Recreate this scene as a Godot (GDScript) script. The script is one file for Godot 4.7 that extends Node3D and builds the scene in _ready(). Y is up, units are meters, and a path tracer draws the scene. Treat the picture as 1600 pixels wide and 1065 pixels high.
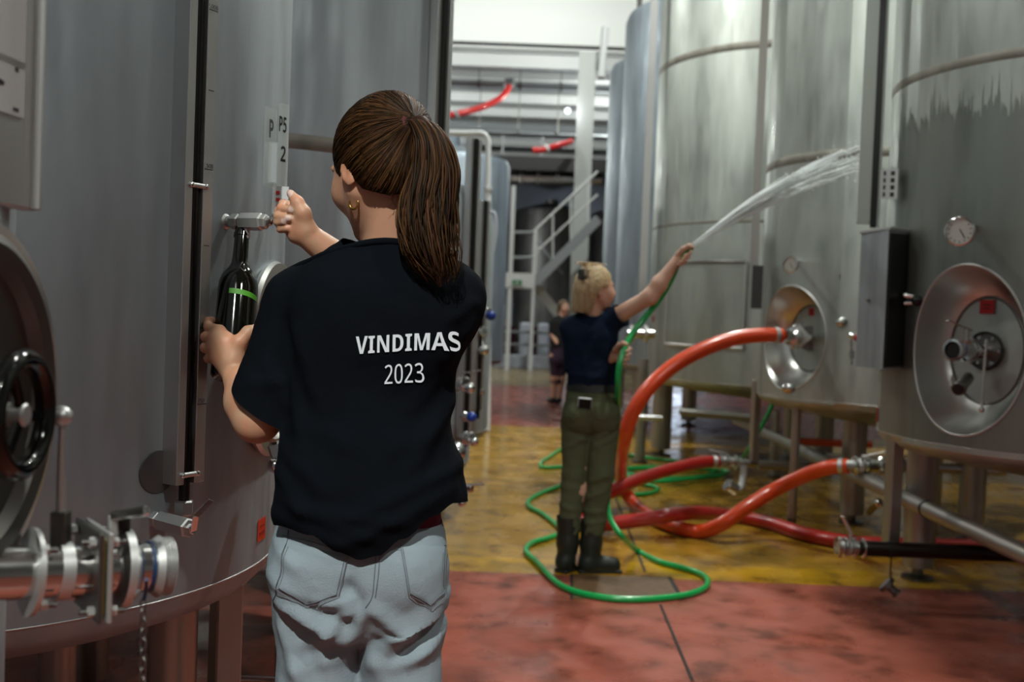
extends Node3D
# A winery hall: steel tanks on both sides of a painted wet floor, one worker drawing wine into a bottle, one hosing a tank.

const FOCAL := 1556.0                      # pixels, for the 1600x1065 frame
const EYE := Vector3(0, 1.37, 0)
var cam_basis := Basis(Vector3.RIGHT, deg_to_rad(-1.447)) * Basis(Vector3.BACK, deg_to_rad(2.2))
var M := {}
var rng := RandomNumberGenerator.new()

func _ready() -> void:
	rng.seed = 20231
	# camera
	var cam := Camera3D.new()
	cam.name = "camera"
	cam.transform = Transform3D(cam_basis, EYE)
	cam.near = 0.05
	cam.far = 200.0
	var lens := CameraAttributesPhysical.new()
	lens.frustum_focal_length = 35.0
	lens.frustum_focus_distance = 1.85
	lens.exposure_aperture = 4.0
	cam.attributes = lens
	add_child(cam)
	cam.fov = rad_to_deg(2.0 * atan(532.5 / FOCAL))
	cam.current = true
	# surroundings: the hall is closed, the sky only stands outside
	var we := WorldEnvironment.new()
	we.name = "surroundings"
	var e := Environment.new()
	e.background_mode = Environment.BG_COLOR
	e.background_color = Color(0.5, 0.55, 0.6)
	e.tonemap_mode = Environment.TONE_MAPPER_LINEAR
	e.tonemap_exposure = EXPOSURE
	e.sdfgi_enabled = true
	e.ssao_enabled = true
	e.ssil_enabled = true
	we.environment = e
	add_child(we)
	make_materials()
	# high-bay lamps under the roof
	for p in LAMPS:
		high_bay(p[0], p[1], p[2], p[3], p[4], p[5])
	build_room()
	build_near_tanks()
	build_side_tanks()
	build_far_end()
	build_floor_pipes()
	build_bottle()
	build_woman_at_valve()
	build_woman_with_hose()
	build_far_woman()

const EXPOSURE := 0.42
# where a lamp hangs, its energy, its label, where its reflector points (none: an open lamp), half angle of the beam, softness
const LAMPS := [
	[Vector3(-0.5, 6.6, 3.6), 170.0, "deep narrow beam lamp over the aisle, behind the photographer", Vector3(-0.42, 1.15, -1.85), 16.0, 1.0],
	[Vector3(-2.6, 5.6, 2.9), 20.0, "round high bay lamp close to the wall behind the photographer", null, 0.0, 0.0],
	[Vector3(3.9, 7.6, 2.8), 50.0, "round high bay lamp beyond the tank beside the photographer", Vector3(2.9, 0, 1.2), 76.0, 0.6],
	[Vector3(2.0, 8.2, -5.2), 70.0, "round high bay lamp above the aisle edge by the tank with the grey cabinet", Vector3(2.0, 0, -5.2), 76.0, 0.6],
	[Vector3(-4.6, 8.2, -5.0), 40.0, "round high bay lamp behind the short row, near its middle", Vector3(-4.0, 0, -5.0), 76.0, 0.6],
	[Vector3(2.1, 8.4, -11.1), 110.0, "round high bay lamp above the gap past the wide hatch tank", Vector3(1.6, 0, -11.1), 76.0, 0.6],
	[Vector3(-4.4, 8.2, -13.5), 70.0, "round high bay lamp above the free standing tank past the short row", Vector3(-3.8, 0, -13.5), 76.0, 0.6],
	[Vector3(-2.6, 8.9, -7.6), 105.0, "floodlight aimed across the aisle at the tall hatch and orange hose tanks", Vector3(2.3, 4.6, -8.2), 22.0, 0.9],
	[Vector3(-2.6, 8.9, -2.4), 80.0, "floodlight aimed across the aisle at the top of the cabinet tank", Vector3(2.3, 4.0, -4.9), 15.0, 0.9],
	[Vector3(1.0, 9.2, -22.0), 66.0, "round high bay lamp tilted at the white wall over the mezzanine mouth", Vector3(0.5, 6.0, -26.9), 80.0, 0.5],
	[Vector3(-4.0, 9.2, -22.0), 56.0, "round high bay lamp tilted at the white wall, away from the tall tanks", Vector3(-3.0, 6.0, -26.9), 80.0, 0.5],
	[Vector3(3.6, 7.3, -28.8), 90.0, "round high bay lamp under the low ceiling, above the mezzanine edge", null, 0.0, 0.0],
	[Vector3(-5.6, 7.3, -29.0), 90.0, "round high bay lamp under the low ceiling, past the stair", null, 0.0, 0.0],
	[Vector3(-2.4, 4.7, -27.6), 16.0, "round high bay lamp under the mezzanine, over the caged containers", null, 0.0, 0.0],
]
# ---------------------------------------------------------------- helpers: where things stand
func at(px: float, py: float, depth: float) -> Vector3:   # the point seen at a pixel of the 1600x1065 photograph, at a depth along -Z
	var r: Vector3 = cam_basis * Vector3(px - 800.0, 532.5 - py, -FOCAL)
	return EYE + r * (depth / -r.z)

func on_floor(px: float, py: float, h := 0.0) -> Vector3:
	var r: Vector3 = cam_basis * Vector3(px - 800.0, 532.5 - py, -FOCAL)
	return EYE + r * ((EYE.y - h) / -r.y)

func along(a: Vector3, b: Vector3, hint := Vector3.UP) -> Transform3D:   # origin a, local Y towards b
	var y := (b - a).normalized()
	if absf(y.dot(hint)) > 0.98:
		hint = Vector3.BACK
	var x := hint.cross(y).normalized()
	return Transform3D(Basis(x, y, x.cross(y)), a)

func smooth_path(pts: Array, per := 6, closed := false) -> Array:
	var out := []
	var n := pts.size()
	for i in (n if closed else n - 1):
		var p0: Vector3 = pts[(i - 1 + n) % n] if closed or i > 0 else pts[0] * 2.0 - pts[1]
		var p1: Vector3 = pts[i]
		var p2: Vector3 = pts[(i + 1) % n]
		var p3: Vector3 = pts[(i + 2) % n] if closed or i < n - 2 else pts[n - 1] * 2.0 - pts[n - 2]
		for k in per:
			out.append(p1.cubic_interpolate(p2, p0, p3, float(k) / per))
	if not closed:
		out.append(pts[n - 1])
	return out

# ---------------------------------------------------------------- helpers: nodes, names, metas
var used := {}
func numbered(called: String) -> String:
	var k: int = used.get(called, 0)
	used[called] = k + 1
	return called if k == 0 else "%s_%03d" % [called, k]

func thing(called: String, label: String, category: String, where := Vector3.ZERO, group := "") -> Node3D:
	var o := Node3D.new()
	o.name = numbered(called)
	add_child(o)
	o.position = where
	tag(o, label, category, group)
	return o

func tag(o: Node, label: String, category := "", group := "", kind := "") -> Node:
	o.set_meta("label", label)
	if category: o.set_meta("category", category)
	if group: o.set_meta("group", group)
	if kind: o.set_meta("kind", kind)
	return o

# A mesh given in world coordinates becomes a named child of its thing.
func part(called: String, shape, m: Material, parent: Node = self, label := "") -> MeshInstance3D:
	var o := MeshInstance3D.new()
	o.name = called if parent != self else numbered(called)
	o.mesh = shape.mesh() if shape is MB else shape
	o.material_override = m
	o.cast_shadow = GeometryInstance3D.SHADOW_CASTING_SETTING_ON
	parent.add_child(o, true)
	if parent != self and parent is Node3D:
		o.position = -world_of(parent)
	if label: o.set_meta("label", label)
	return o

func world_of(n: Node) -> Vector3:
	var p := Vector3.ZERO
	while n is Node3D and n != self:
		p += n.position
		n = n.get_parent()
	return p

func struct(called: String, shape, m: Material, label := "") -> MeshInstance3D:
	var o := part(called, shape, m)
	o.set_meta("kind", "structure")
	if label: o.set_meta("label", label)
	return o

# ---------------------------------------------------------------- helpers: shapes
class MB:
	var v := PackedVector3Array()
	var n := PackedVector3Array()
	var c := PackedColorArray()
	var t := PackedVector2Array()
	var ix := PackedInt32Array()
	var col := Color.WHITE
	var colored := false

	func vert(p: Vector3, nn: Vector3, uv := Vector2.ZERO) -> int:
		v.append(p); n.append(nn); c.append(col); t.append(uv)
		return v.size() - 1

	func tri(a: int, b: int, d: int) -> void:
		if (v[d] - v[a]).cross(v[b] - v[a]).dot(n[a] + n[b] + n[d]) < 0.0:
			ix.append(a); ix.append(d); ix.append(b)
		else:
			ix.append(a); ix.append(b); ix.append(d)

	func quad(a: int, b: int, d: int, e: int) -> void:
		tri(a, b, d); tri(a, d, e)

	func flat(pts: Array, nn: Vector3) -> MB:   # convex polygon
		var k := v.size()
		for p in pts: vert(p, nn)
		for i in range(1, pts.size() - 1): tri(k, k + i, k + i + 1)
		return self

	func box(x: Transform3D, s: Vector3, b := 0.0) -> MB:
		var h := s * 0.5
		b = minf(b, minf(h.x, minf(h.y, h.z)) * 0.9)
		var g := func(p: Vector3) -> Vector3: return x * p
		for ax in 3:
			for sg in [-1.0, 1.0]:
				var u := (ax + 1) % 3
				var w := (ax + 2) % 3
				var nn := Vector3.ZERO
				nn[ax] = sg
				var pts := []
				for q in [[-1, -1], [1, -1], [1, 1], [-1, 1]]:
					var p := Vector3.ZERO
					p[ax] = sg * h[ax]; p[u] = q[0] * (h[u] - b); p[w] = q[1] * (h[w] - b)
					pts.append(g.call(p))
				flat(pts, (x.basis * nn).normalized())
				if b > 0.0:
					for s2 in [-1.0, 1.0]:   # the chamfer shared with face (u, s2), made once
						var e := []
						for q in [[0, -1], [1, -1], [1, 1], [0, 1]]:
							var p := Vector3.ZERO
							p[ax] = sg * (h[ax] - (b if q[0] == 1 else 0.0)); p[u] = s2 * (h[u] - (b if q[0] == 0 else 0.0)); p[w] = q[1] * (h[w] - b)
							e.append(g.call(p))
						var m := Vector3.ZERO
						m[ax] = sg; m[u] = s2
						flat(e, (x.basis * m).normalized())
		if b > 0.0:
			for sx in [-1.0, 1.0]:
				for sy in [-1.0, 1.0]:
					for sz in [-1.0, 1.0]:
						var k := Vector3(sx, sy, sz)
						flat([g.call(k * Vector3(h.x, h.y - b, h.z - b)), g.call(k * Vector3(h.x - b, h.y, h.z - b)), g.call(k * Vector3(h.x - b, h.y - b, h.z))], (x.basis * k).normalized())
		return self

	func bar(a: Vector3, b: Vector3, w: float, d: float, bev := 0.0, hint := Vector3.UP) -> MB:   # a box from a to b
		var y := (b - a).normalized()
		if absf(y.dot(hint)) > 0.98: hint = Vector3.BACK
		var xx := hint.cross(y).normalized()
		return box(Transform3D(Basis(xx, y, xx.cross(y)), (a + b) * 0.5), Vector3(w, a.distance_to(b), d), bev)

	func tube(pts: Array, radius, sides := 10, caps := true, closed := false) -> MB:
		var m := pts.size()
		var rings := []
		var tan0: Vector3 = ((pts[1] as Vector3) - (pts[0] as Vector3)).normalized()
		var u := tan0.cross(Vector3.UP if absf(tan0.y) < 0.9 else Vector3.RIGHT).normalized()
		var run := 0.0
		for i in (m + 1 if closed else m):
			var k := i % m
			var p: Vector3 = pts[k]
			var pa: Vector3 = pts[(k - 1 + m) % m] if closed or k > 0 else pts[k]
			var pb: Vector3 = pts[(k + 1) % m] if closed or k < m - 1 else pts[k]
			var tg := (pb - pa).normalized()
			u = (u - tg * u.dot(tg)).normalized()
			var w := tg.cross(u)
			var r: float = radius if radius is float else radius[k]
			if i > 0: run += p.distance_to(pts[(i - 1) % m])
			var ring := []
			for j in sides + 1:
				var a := TAU * j / sides
				var d := u * cos(a) + w * sin(a)
				ring.append(vert(p + d * r, d, Vector2(float(j) / sides, run)))
			rings.append(ring)
			if caps and not closed and (i == 0 or i == m - 1):
				var e := []
				for j in sides: e.append(v[ring[j]])
				flat(e, -tg if i == 0 else tg)
		for i in rings.size() - 1:
			for j in sides: quad(rings[i][j], rings[i][j + 1], rings[i + 1][j + 1], rings[i + 1][j])
		return self

	# Profile points (radius, height) go round with the solid on their left, so an outer wall is listed upwards.
	func lathe(x: Transform3D, prof: Array, segs := 32, from := 0.0, to := TAU, sharp := 0.75) -> MB:
		var m := prof.size()
		var whole := absf(to - from - TAU) < 0.001
		for i in m - 1:
			var p: Vector2 = prof[i]
			var q: Vector2 = prof[i + 1]
			if p.distance_to(q) < 1e-6: continue
			var nn := Vector2((q - p).y, -(q - p).x).normalized()
			var na := nn
			var nb := nn
			if i > 0:
				var d: Vector2 = p - prof[i - 1]
				var k := Vector2(d.y, -d.x).normalized()
				if k.dot(nn) > sharp: na = (k + nn).normalized()
			if i < m - 2:
				var d2: Vector2 = prof[i + 2] - q
				var k2 := Vector2(d2.y, -d2.x).normalized()
				if k2.dot(nn) > sharp: nb = (k2 + nn).normalized()
			var r0 := []
			var r1 := []
			for j in segs + 1:
				var a := from + (to - from) * j / segs
				var cs := cos(a)
				var sn := sin(a)
				var f := float(j) / segs
				r0.append(vert(x * Vector3(p.x * cs, p.y, p.x * sn), (x.basis * Vector3(na.x * cs, na.y, na.x * sn)).normalized(), Vector2(f, float(i) / m)))
				r1.append(vert(x * Vector3(q.x * cs, q.y, q.x * sn), (x.basis * Vector3(nb.x * cs, nb.y, nb.x * sn)).normalized(), Vector2(f, float(i + 1) / m)))
			for j in segs:
				if q.x < 1e-6: tri(r0[j], r0[j + 1], r1[j])
				elif p.x < 1e-6: tri(r0[j], r1[j + 1], r1[j])
				else: quad(r0[j], r0[j + 1], r1[j + 1], r1[j])
		return self

	func rod(a: Vector3, b: Vector3, r: float, sides := 16, bev := 0.0) -> MB:
		var h := a.distance_to(b)
		var y := (b - a).normalized()
		var hint := Vector3.UP if absf(y.y) < 0.98 else Vector3.BACK
		var xx := hint.cross(y).normalized()
		var x := Transform3D(Basis(xx, y, xx.cross(y)), a)
		if bev > 0.0:
			return lathe(x, [Vector2(0, 0), Vector2(r - bev, 0), Vector2(r, bev), Vector2(r, h - bev), Vector2(r - bev, h), Vector2(0, h)], sides)
		return lathe(x, [Vector2(0, 0), Vector2(r, 0), Vector2(r, h), Vector2(0, h)], sides)

	func hexa(a: Vector3, b: Vector3, r: float, bev := 0.0015) -> MB:   # a hexagonal bar or nut with flat sides
		var h := a.distance_to(b)
		var y := (b - a).normalized()
		var hint := Vector3.UP if absf(y.y) < 0.98 else Vector3.BACK
		var xx := hint.cross(y).normalized()
		var bs := Basis(xx, y, xx.cross(y))
		var p := func(k: int, rr: float, hh: float) -> Vector3: return a + bs * Vector3(rr * cos(TAU * k / 6 + 0.3), hh, rr * sin(TAU * k / 6 + 0.3))
		var top := []
		var bot := []
		for k in 6:
			top.append(p.call(k, r - bev, h)); bot.append(p.call(k, r - bev, 0.0))
			var nn := bs * Vector3(cos(TAU * (k + 0.5) / 6 + 0.3), 0, sin(TAU * (k + 0.5) / 6 + 0.3))
			flat([p.call(k, r, bev), p.call(k + 1, r, bev), p.call(k + 1, r, h - bev), p.call(k, r, h - bev)], nn)
			flat([p.call(k, r, h - bev), p.call(k + 1, r, h - bev), p.call(k + 1, r - bev, h), p.call(k, r - bev, h)], (nn + y).normalized())
			flat([p.call(k, r, bev), p.call(k + 1, r, bev), p.call(k + 1, r - bev, 0.0), p.call(k, r - bev, 0.0)], (nn - y).normalized())
		flat(top, y); flat(bot, -y)
		return self

	func torus(x: Transform3D, big: float, small: float, segs := 40, sides := 12) -> MB:
		var rings := []
		for i in segs + 1:
			var a := TAU * i / segs
			var o := Vector3(cos(a), 0, sin(a))
			var ring := []
			for j in sides + 1:
				var b := TAU * j / sides
				var d := o * cos(b) + Vector3.UP * sin(b)
				ring.append(vert(x * (o * big + d * small), (x.basis * d).normalized(), Vector2(float(i) / segs, float(j) / sides)))
			rings.append(ring)
		for i in segs:
			for j in sides: quad(rings[i][j], rings[i][j + 1], rings[i + 1][j + 1], rings[i + 1][j])
		return self

	func ball(x: Transform3D, r: Vector3, segs := 20, rings_n := 12) -> MB:
		var rows := []
		for i in rings_n + 1:
			var b := PI * i / rings_n
			var row := []
			for j in segs + 1:
				var a := TAU * j / segs
				var d := Vector3(sin(b) * cos(a), cos(b), sin(b) * sin(a))
				row.append(vert(x * (d * r), (x.basis * (d / r)).normalized(), Vector2(float(j) / segs, float(i) / rings_n)))
			rows.append(row)
		for i in rings_n:
			for j in segs:
				if i > 0: tri(rows[i][j], rows[i][j + 1], rows[i + 1][j])
				if i < rings_n - 1: tri(rows[i][j + 1], rows[i + 1][j + 1], rows[i + 1][j])
		return self

	# A sheet of points rows[i][j]; normals point to the side of `out`.
	func sheet(rows: Array, out: Vector3, wrap := false) -> MB:
		var base := []
		var R := rows.size()
		var C: int = rows[0].size()
		for i in R:
			var b := []
			for j in C:
				var p: Vector3 = rows[i][j]
				var ju: Vector3 = rows[i][(j + 1) % C if wrap else mini(j + 1, C - 1)]
				var jd: Vector3 = rows[i][(j - 1 + C) % C if wrap else maxi(j - 1, 0)]
				var iu: Vector3 = rows[mini(i + 1, R - 1)][j]
				var id: Vector3 = rows[maxi(i - 1, 0)][j]
				var nn := (ju - jd).cross(iu - id).normalized()
				if out != Vector3.ZERO and nn.dot(out) < 0: nn = -nn
				b.append(vert(p, nn, Vector2(float(j) / (C - 1), float(i) / (R - 1))))
			base.append(b)
		for i in R - 1:
			for j in (C if wrap else C - 1):
				quad(base[i][j], base[i][(j + 1) % C], base[i + 1][(j + 1) % C], base[i + 1][j])
		return self

	# Welded triangles (surface nets): normals gathered from the faces.
	func welded(vs: PackedVector3Array, idx: PackedInt32Array, cols := PackedColorArray()) -> MB:
		var k := v.size()
		var nn := PackedVector3Array()
		nn.resize(vs.size())
		for i in range(0, idx.size(), 3):
			var a := idx[i]
			var b := idx[i + 1]
			var d := idx[i + 2]
			var g := (vs[d] - vs[a]).cross(vs[b] - vs[a])
			nn[a] += g; nn[b] += g; nn[d] += g
		for i in vs.size():
			v.append(vs[i]); n.append(nn[i].normalized()); t.append(Vector2.ZERO)
			c.append(cols[i] if cols.size() else col)
		for i in idx: ix.append(i + k)
		return self

	func mesh() -> ArrayMesh:
		var a := []
		a.resize(Mesh.ARRAY_MAX)
		a[Mesh.ARRAY_VERTEX] = v
		a[Mesh.ARRAY_NORMAL] = n
		a[Mesh.ARRAY_TEX_UV] = t
		if colored: a[Mesh.ARRAY_COLOR] = c
		a[Mesh.ARRAY_INDEX] = ix
		var m := ArrayMesh.new()
		m.add_surface_from_arrays(Mesh.PRIMITIVE_TRIANGLES, a)
		return m

func mb() -> MB: return MB.new()

# ---------------------------------------------------------------- helpers: lettering
func letters(s: String, height: float, bold := false, deep := 0.001, narrow := 1.0) -> Array:   # triangles of a word, centred, in the XY plane
	var f := SystemFont.new()
	f.font_names = PackedStringArray(["Droid Sans"])
	f.font_weight = 700 if bold else 400
	var tm := TextMesh.new()
	tm.font = f
	tm.text = s
	tm.font_size = 64
	tm.depth = 0.0
	tm.curve_step = 2.0
	tm.pixel_size = 0.01
	var a := tm.get_mesh_arrays()
	var pts: PackedVector3Array = a[Mesh.ARRAY_VERTEX]
	var idx: PackedInt32Array = a[Mesh.ARRAY_INDEX] if a[Mesh.ARRAY_INDEX] != null else PackedInt32Array(range(pts.size()))
	var lo := Vector3.INF
	var hi := -Vector3.INF
	for p in pts:
		lo = lo.min(p); hi = hi.max(p)
	var k := height / (hi.y - lo.y)
	var out := []
	for i in range(0, idx.size(), 3):
		for j in 3:
			var p: Vector3 = (pts[idx[i + j]] - (lo + hi) * 0.5) * k
			out.append(Vector2(p.x * narrow, p.y))
	return out

# Flat print set on a frame: x.basis.x reads rightwards, y up, z out of the surface.
func print_on(b: MB, x: Transform3D, s: String, height: float, bold := false, narrow := 1.0) -> MB:
	var l := letters(s, height, bold, 0.0, narrow)
	for i in range(0, l.size(), 3):
		b.flat([x * Vector3(l[i].x, l[i].y, 0), x * Vector3(l[i + 1].x, l[i + 1].y, 0), x * Vector3(l[i + 2].x, l[i + 2].y, 0)], x.basis.z.normalized())
	return b

# ---------------------------------------------------------------- helpers: bodies as smooth fields
class Field:
	var kind := PackedInt32Array()
	var pa := PackedVector3Array()     # start of the cone, or centre of the ball
	var pb := PackedVector3Array()     # its axis after squashing, or radii
	var pr := PackedVector4Array()     # radius, change of radius, 1 / length squared, blend
	var sq := PackedVector3Array()     # squash axis times nothing; factor kept apart
	var sf := PackedFloat32Array()
	var bs := []
	var mid := PackedVector3Array()    # bounding spheres
	var rad := PackedFloat32Array()
	var k := 0.02

	func cone(a: Vector3, b: Vector3, ra: float, rb: float, axis := Vector3.ZERO, flat := 1.0, blend := -1.0) -> Field:
		var ba := b - a
		var s := axis.normalized()
		if axis != Vector3.ZERO: ba += s * (ba.dot(s) * (1.0 / flat - 1.0))
		kind.append(0); pa.append(a); pb.append(ba)
		pr.append(Vector4(ra, rb - ra, 1.0 / maxf(ba.length_squared(), 1e-9), k if blend < 0 else blend))
		sq.append(s); sf.append(flat); bs.append(null)
		mid.append((a + b) * 0.5); rad.append(a.distance_to(b) * 0.5 + maxf(ra, rb) * maxf(1.0, flat))
		return self

	func blob(at_: Vector3, radii: Vector3, basis := Basis.IDENTITY, blend := -1.0, carve := false) -> Field:
		kind.append(2 if carve else 1); pa.append(at_); pb.append(radii)
		pr.append(Vector4(0, 0, 0, k if blend < 0 else blend))
		sq.append(Vector3.ZERO); sf.append(1.0); bs.append(basis.transposed())
		mid.append(at_); rad.append(maxf(radii.x, maxf(radii.y, radii.z)))
		return self

	func chain(pts: Array, rs: Array, blend := -1.0) -> Field:
		for i in pts.size() - 1: cone(pts[i], pts[i + 1], rs[i], rs[i + 1], Vector3.ZERO, 1.0, blend)
		return self

	func d(p: Vector3) -> float:
		var best := 10.0
		for i in kind.size():
			var w := pr[i]
			var q := p - pa[i]
			if kind[i] == 0:
				if p.distance_to(mid[i]) - rad[i] > best + w.w: continue
				var g := sf[i]
				if g != 1.0: q += sq[i] * (q.dot(sq[i]) * (1.0 / g - 1.0))
				var h := clampf(q.dot(pb[i]) * w.z, 0.0, 1.0)
				var e := (q - pb[i] * h).length() - (w.x + w.y * h)
				if g < 1.0: e *= g + (1.0 - g) * 0.35
				var x := maxf(w.w - absf(best - e), 0.0)
				best = minf(best, e) - x * x * 0.25 / maxf(w.w, 1e-6)
			else:
				if kind[i] == 1 and p.distance_to(mid[i]) - rad[i] > best + w.w: continue
				q = bs[i] * q
				var s := q / pb[i]
				var k0 := s.length()
				var k1 := (s / pb[i]).length()
				var e := k0 * (k0 - 1.0) / maxf(k1, 1e-6)
				if kind[i] == 1:
					var x := maxf(w.w - absf(best - e), 0.0)
					best = minf(best, e) - x * x * 0.25 / maxf(w.w, 1e-6)
				else:
					var x := maxf(w.w - absf(best + e), 0.0)
					best = maxf(best, -e) + x * x * 0.25 / maxf(w.w, 1e-6)
		return best

	func grad(p: Vector3, e := 0.002) -> Vector3:
		return Vector3(d(p + Vector3(e, 0, 0)) - d(p - Vector3(e, 0, 0)), d(p + Vector3(0, e, 0)) - d(p - Vector3(0, e, 0)), d(p + Vector3(0, 0, e)) - d(p - Vector3(0, 0, e))).normalized()

	func shoot(o: Vector3, dir: Vector3, far := 2.0) -> Vector3:   # where a line first meets the surface
		var s := 0.0
		for i in 160:
			var e := d(o + dir * s)
			if e < 0.0004: break
			s += e * 0.75
			if s > far: break
		return o + dir * s

	# Surface nets over a box: one vertex per crossed cell, one quad per crossed edge. Only blocks near the surface are looked at.
	func nets(from: Vector3, to: Vector3, h: float) -> Array:
		var B := 4
		var lo := from.min(to)
		var hi := from.max(to)
		var sz := ((hi - lo) / (h * B)).ceil() * B
		var nx := int(sz.x) + 1
		var ny := int(sz.y) + 1
		var nz := int(sz.z) + 1
		var val := PackedFloat32Array()
		val.resize(nx * ny * nz)
		val.fill(99.0)
		var cell := PackedInt32Array()
		cell.resize(nx * ny * nz)
		cell.fill(-1)
		var reach := B * h * 0.88 * 1.25 + k * 0.3
		var blocks := []
		for bz in range(0, nz - 1, B):
			for by in range(0, ny - 1, B):
				for bx in range(0, nx - 1, B):
					if absf(d(lo + Vector3(bx + 2, by + 2, bz + 2) * h)) > reach: continue
					blocks.append(Vector3i(bx, by, bz))
					for z in range(bz, bz + B + 1):
						for y in range(by, by + B + 1):
							var o := (z * ny + y) * nx
							for x in range(bx, bx + B + 1):
								if val[o + x] > 98.0: val[o + x] = d(lo + Vector3(x, y, z) * h)
		var vs := PackedVector3Array()
		var idx := PackedInt32Array()
		var sy := nx
		var szz := nx * ny
		for b in blocks:
			for z in range(b.z, b.z + B):
				for y in range(b.y, b.y + B):
					for x in range(b.x, b.x + B):
						var o: int = (z * ny + y) * nx + x
						var v0 := val[o]
						var v1 := val[o + 1]
						var v2 := val[o + sy]
						var v3 := val[o + sy + 1]
						var v4 := val[o + szz]
						var v5 := val[o + szz + 1]
						var v6 := val[o + szz + sy]
						var v7 := val[o + szz + sy + 1]
						var lowest := minf(minf(minf(v0, v1), minf(v2, v3)), minf(minf(v4, v5), minf(v6, v7)))
						var most := maxf(maxf(maxf(v0, v1), maxf(v2, v3)), maxf(maxf(v4, v5), maxf(v6, v7)))
						if lowest >= 0.0 or most < 0.0: continue
						var s := Vector3.ZERO
						var m := 0
						if (v0 < 0) != (v1 < 0): s += Vector3(v0 / (v0 - v1), 0, 0); m += 1
						if (v2 < 0) != (v3 < 0): s += Vector3(v2 / (v2 - v3), 1, 0); m += 1
						if (v4 < 0) != (v5 < 0): s += Vector3(v4 / (v4 - v5), 0, 1); m += 1
						if (v6 < 0) != (v7 < 0): s += Vector3(v6 / (v6 - v7), 1, 1); m += 1
						if (v0 < 0) != (v2 < 0): s += Vector3(0, v0 / (v0 - v2), 0); m += 1
						if (v1 < 0) != (v3 < 0): s += Vector3(1, v1 / (v1 - v3), 0); m += 1
						if (v4 < 0) != (v6 < 0): s += Vector3(0, v4 / (v4 - v6), 1); m += 1
						if (v5 < 0) != (v7 < 0): s += Vector3(1, v5 / (v5 - v7), 1); m += 1
						if (v0 < 0) != (v4 < 0): s += Vector3(0, 0, v0 / (v0 - v4)); m += 1
						if (v1 < 0) != (v5 < 0): s += Vector3(1, 0, v1 / (v1 - v5)); m += 1
						if (v2 < 0) != (v6 < 0): s += Vector3(0, 1, v2 / (v2 - v6)); m += 1
						if (v3 < 0) != (v7 < 0): s += Vector3(1, 1, v3 / (v3 - v7)); m += 1
						cell[o] = vs.size()
						vs.append(lo + (Vector3(x, y, z) + s / m) * h)
		for b in blocks:
			for z in range(b.z, b.z + B):
				for y in range(b.y, b.y + B):
					for x in range(b.x, b.x + B):
						var o: int = (z * ny + y) * nx + x
						var inside := val[o] < 0
						if y > 0 and z > 0 and val[o + 1] < 98.0 and inside != (val[o + 1] < 0):
							_face(idx, cell[o - sy - szz], cell[o - szz], cell[o], cell[o - sy], inside)
						if x > 0 and z > 0 and val[o + sy] < 98.0 and inside != (val[o + sy] < 0):
							_face(idx, cell[o - 1 - szz], cell[o - 1], cell[o], cell[o - szz], inside)
						if x > 0 and y > 0 and val[o + szz] < 98.0 and inside != (val[o + szz] < 0):
							_face(idx, cell[o - 1 - sy], cell[o - sy], cell[o], cell[o - 1], inside)
		return [vs, idx]

	func _face(idx: PackedInt32Array, a: int, b: int, e: int, f: int, inside: bool) -> void:
		if a < 0 or b < 0 or e < 0 or f < 0: return
		if inside:
			idx.append(a); idx.append(f); idx.append(e); idx.append(a); idx.append(e); idx.append(b)
		else:
			idx.append(a); idx.append(e); idx.append(f); idx.append(a); idx.append(b); idx.append(e)

# Cuts a net where g(p) falls below zero; corners past the cut are drawn back onto it, so the edge is clean.
func clipped(net: Array, g: Callable) -> Array:
	var vs: PackedVector3Array = net[0]
	var idx: PackedInt32Array = net[1]
	var val := PackedFloat32Array()
	val.resize(vs.size())
	for i in vs.size(): val[i] = float(g.call(vs[i]))
	var out := PackedInt32Array()
	var map := PackedInt32Array()
	map.resize(vs.size())
	map.fill(-1)
	var nv := PackedVector3Array()
	for i in range(0, idx.size(), 3):
		var inner := -1
		for j in 3:
			if val[idx[i + j]] > 0.0: inner = idx[i + j]
		if inner < 0: continue
		for j in 3:
			var o := idx[i + j]
			if map[o] < 0:
				map[o] = nv.size()
				var p := vs[o]
				if val[o] <= 0.0:
					var a := vs[inner]
					var b := p
					for k in 7:
						var m := (a + b) * 0.5
						if float(g.call(m)) > 0.0: a = m
						else: b = m
					p = a
				nv.append(p)
			out.append(map[o])
	return [nv, out]

# A crease or a bulge along a line: height * bell(distance / width), tapering to both ends.
class Folds:
	var a := PackedVector3Array()
	var b := PackedVector3Array()
	var hw := PackedVector2Array()
	func add(p: Vector3, q: Vector3, height: float, width: float) -> void:
		a.append(p); b.append(q); hw.append(Vector2(height, width))
	func at(p: Vector3) -> float:
		var s := 0.0
		for i in a.size():
			var ba := b[i] - a[i]
			var t := (p - a[i]).dot(ba) / ba.length_squared()
			if t < -0.3 or t > 1.3: continue
			var h := clampf(t, 0.0, 1.0)
			var d2 := (p - a[i] - ba * h).length_squared() / (hw[i].y * hw[i].y)
			if d2 > 6.0: continue
			s += hw[i].x * exp(-d2) * clampf(minf(t + 0.3, 1.3 - t) * 2.0, 0.0, 1.0)
		return s

func displaced(net: Array, f: Callable) -> Array:   # f(point, normal) -> push along the normal
	var vs: PackedVector3Array = net[0]
	var idx: PackedInt32Array = net[1]
	var nn := PackedVector3Array()
	nn.resize(vs.size())
	for i in range(0, idx.size(), 3):
		var g := (vs[idx[i + 2]] - vs[idx[i]]).cross(vs[idx[i + 1]] - vs[idx[i]])
		nn[idx[i]] += g; nn[idx[i + 1]] += g; nn[idx[i + 2]] += g
	var out := PackedVector3Array()
	out.resize(vs.size())
	for i in vs.size():
		var m := nn[i].normalized()
		out[i] = vs[i] + m * float(f.call(vs[i], m))
	return [out, idx]
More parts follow.
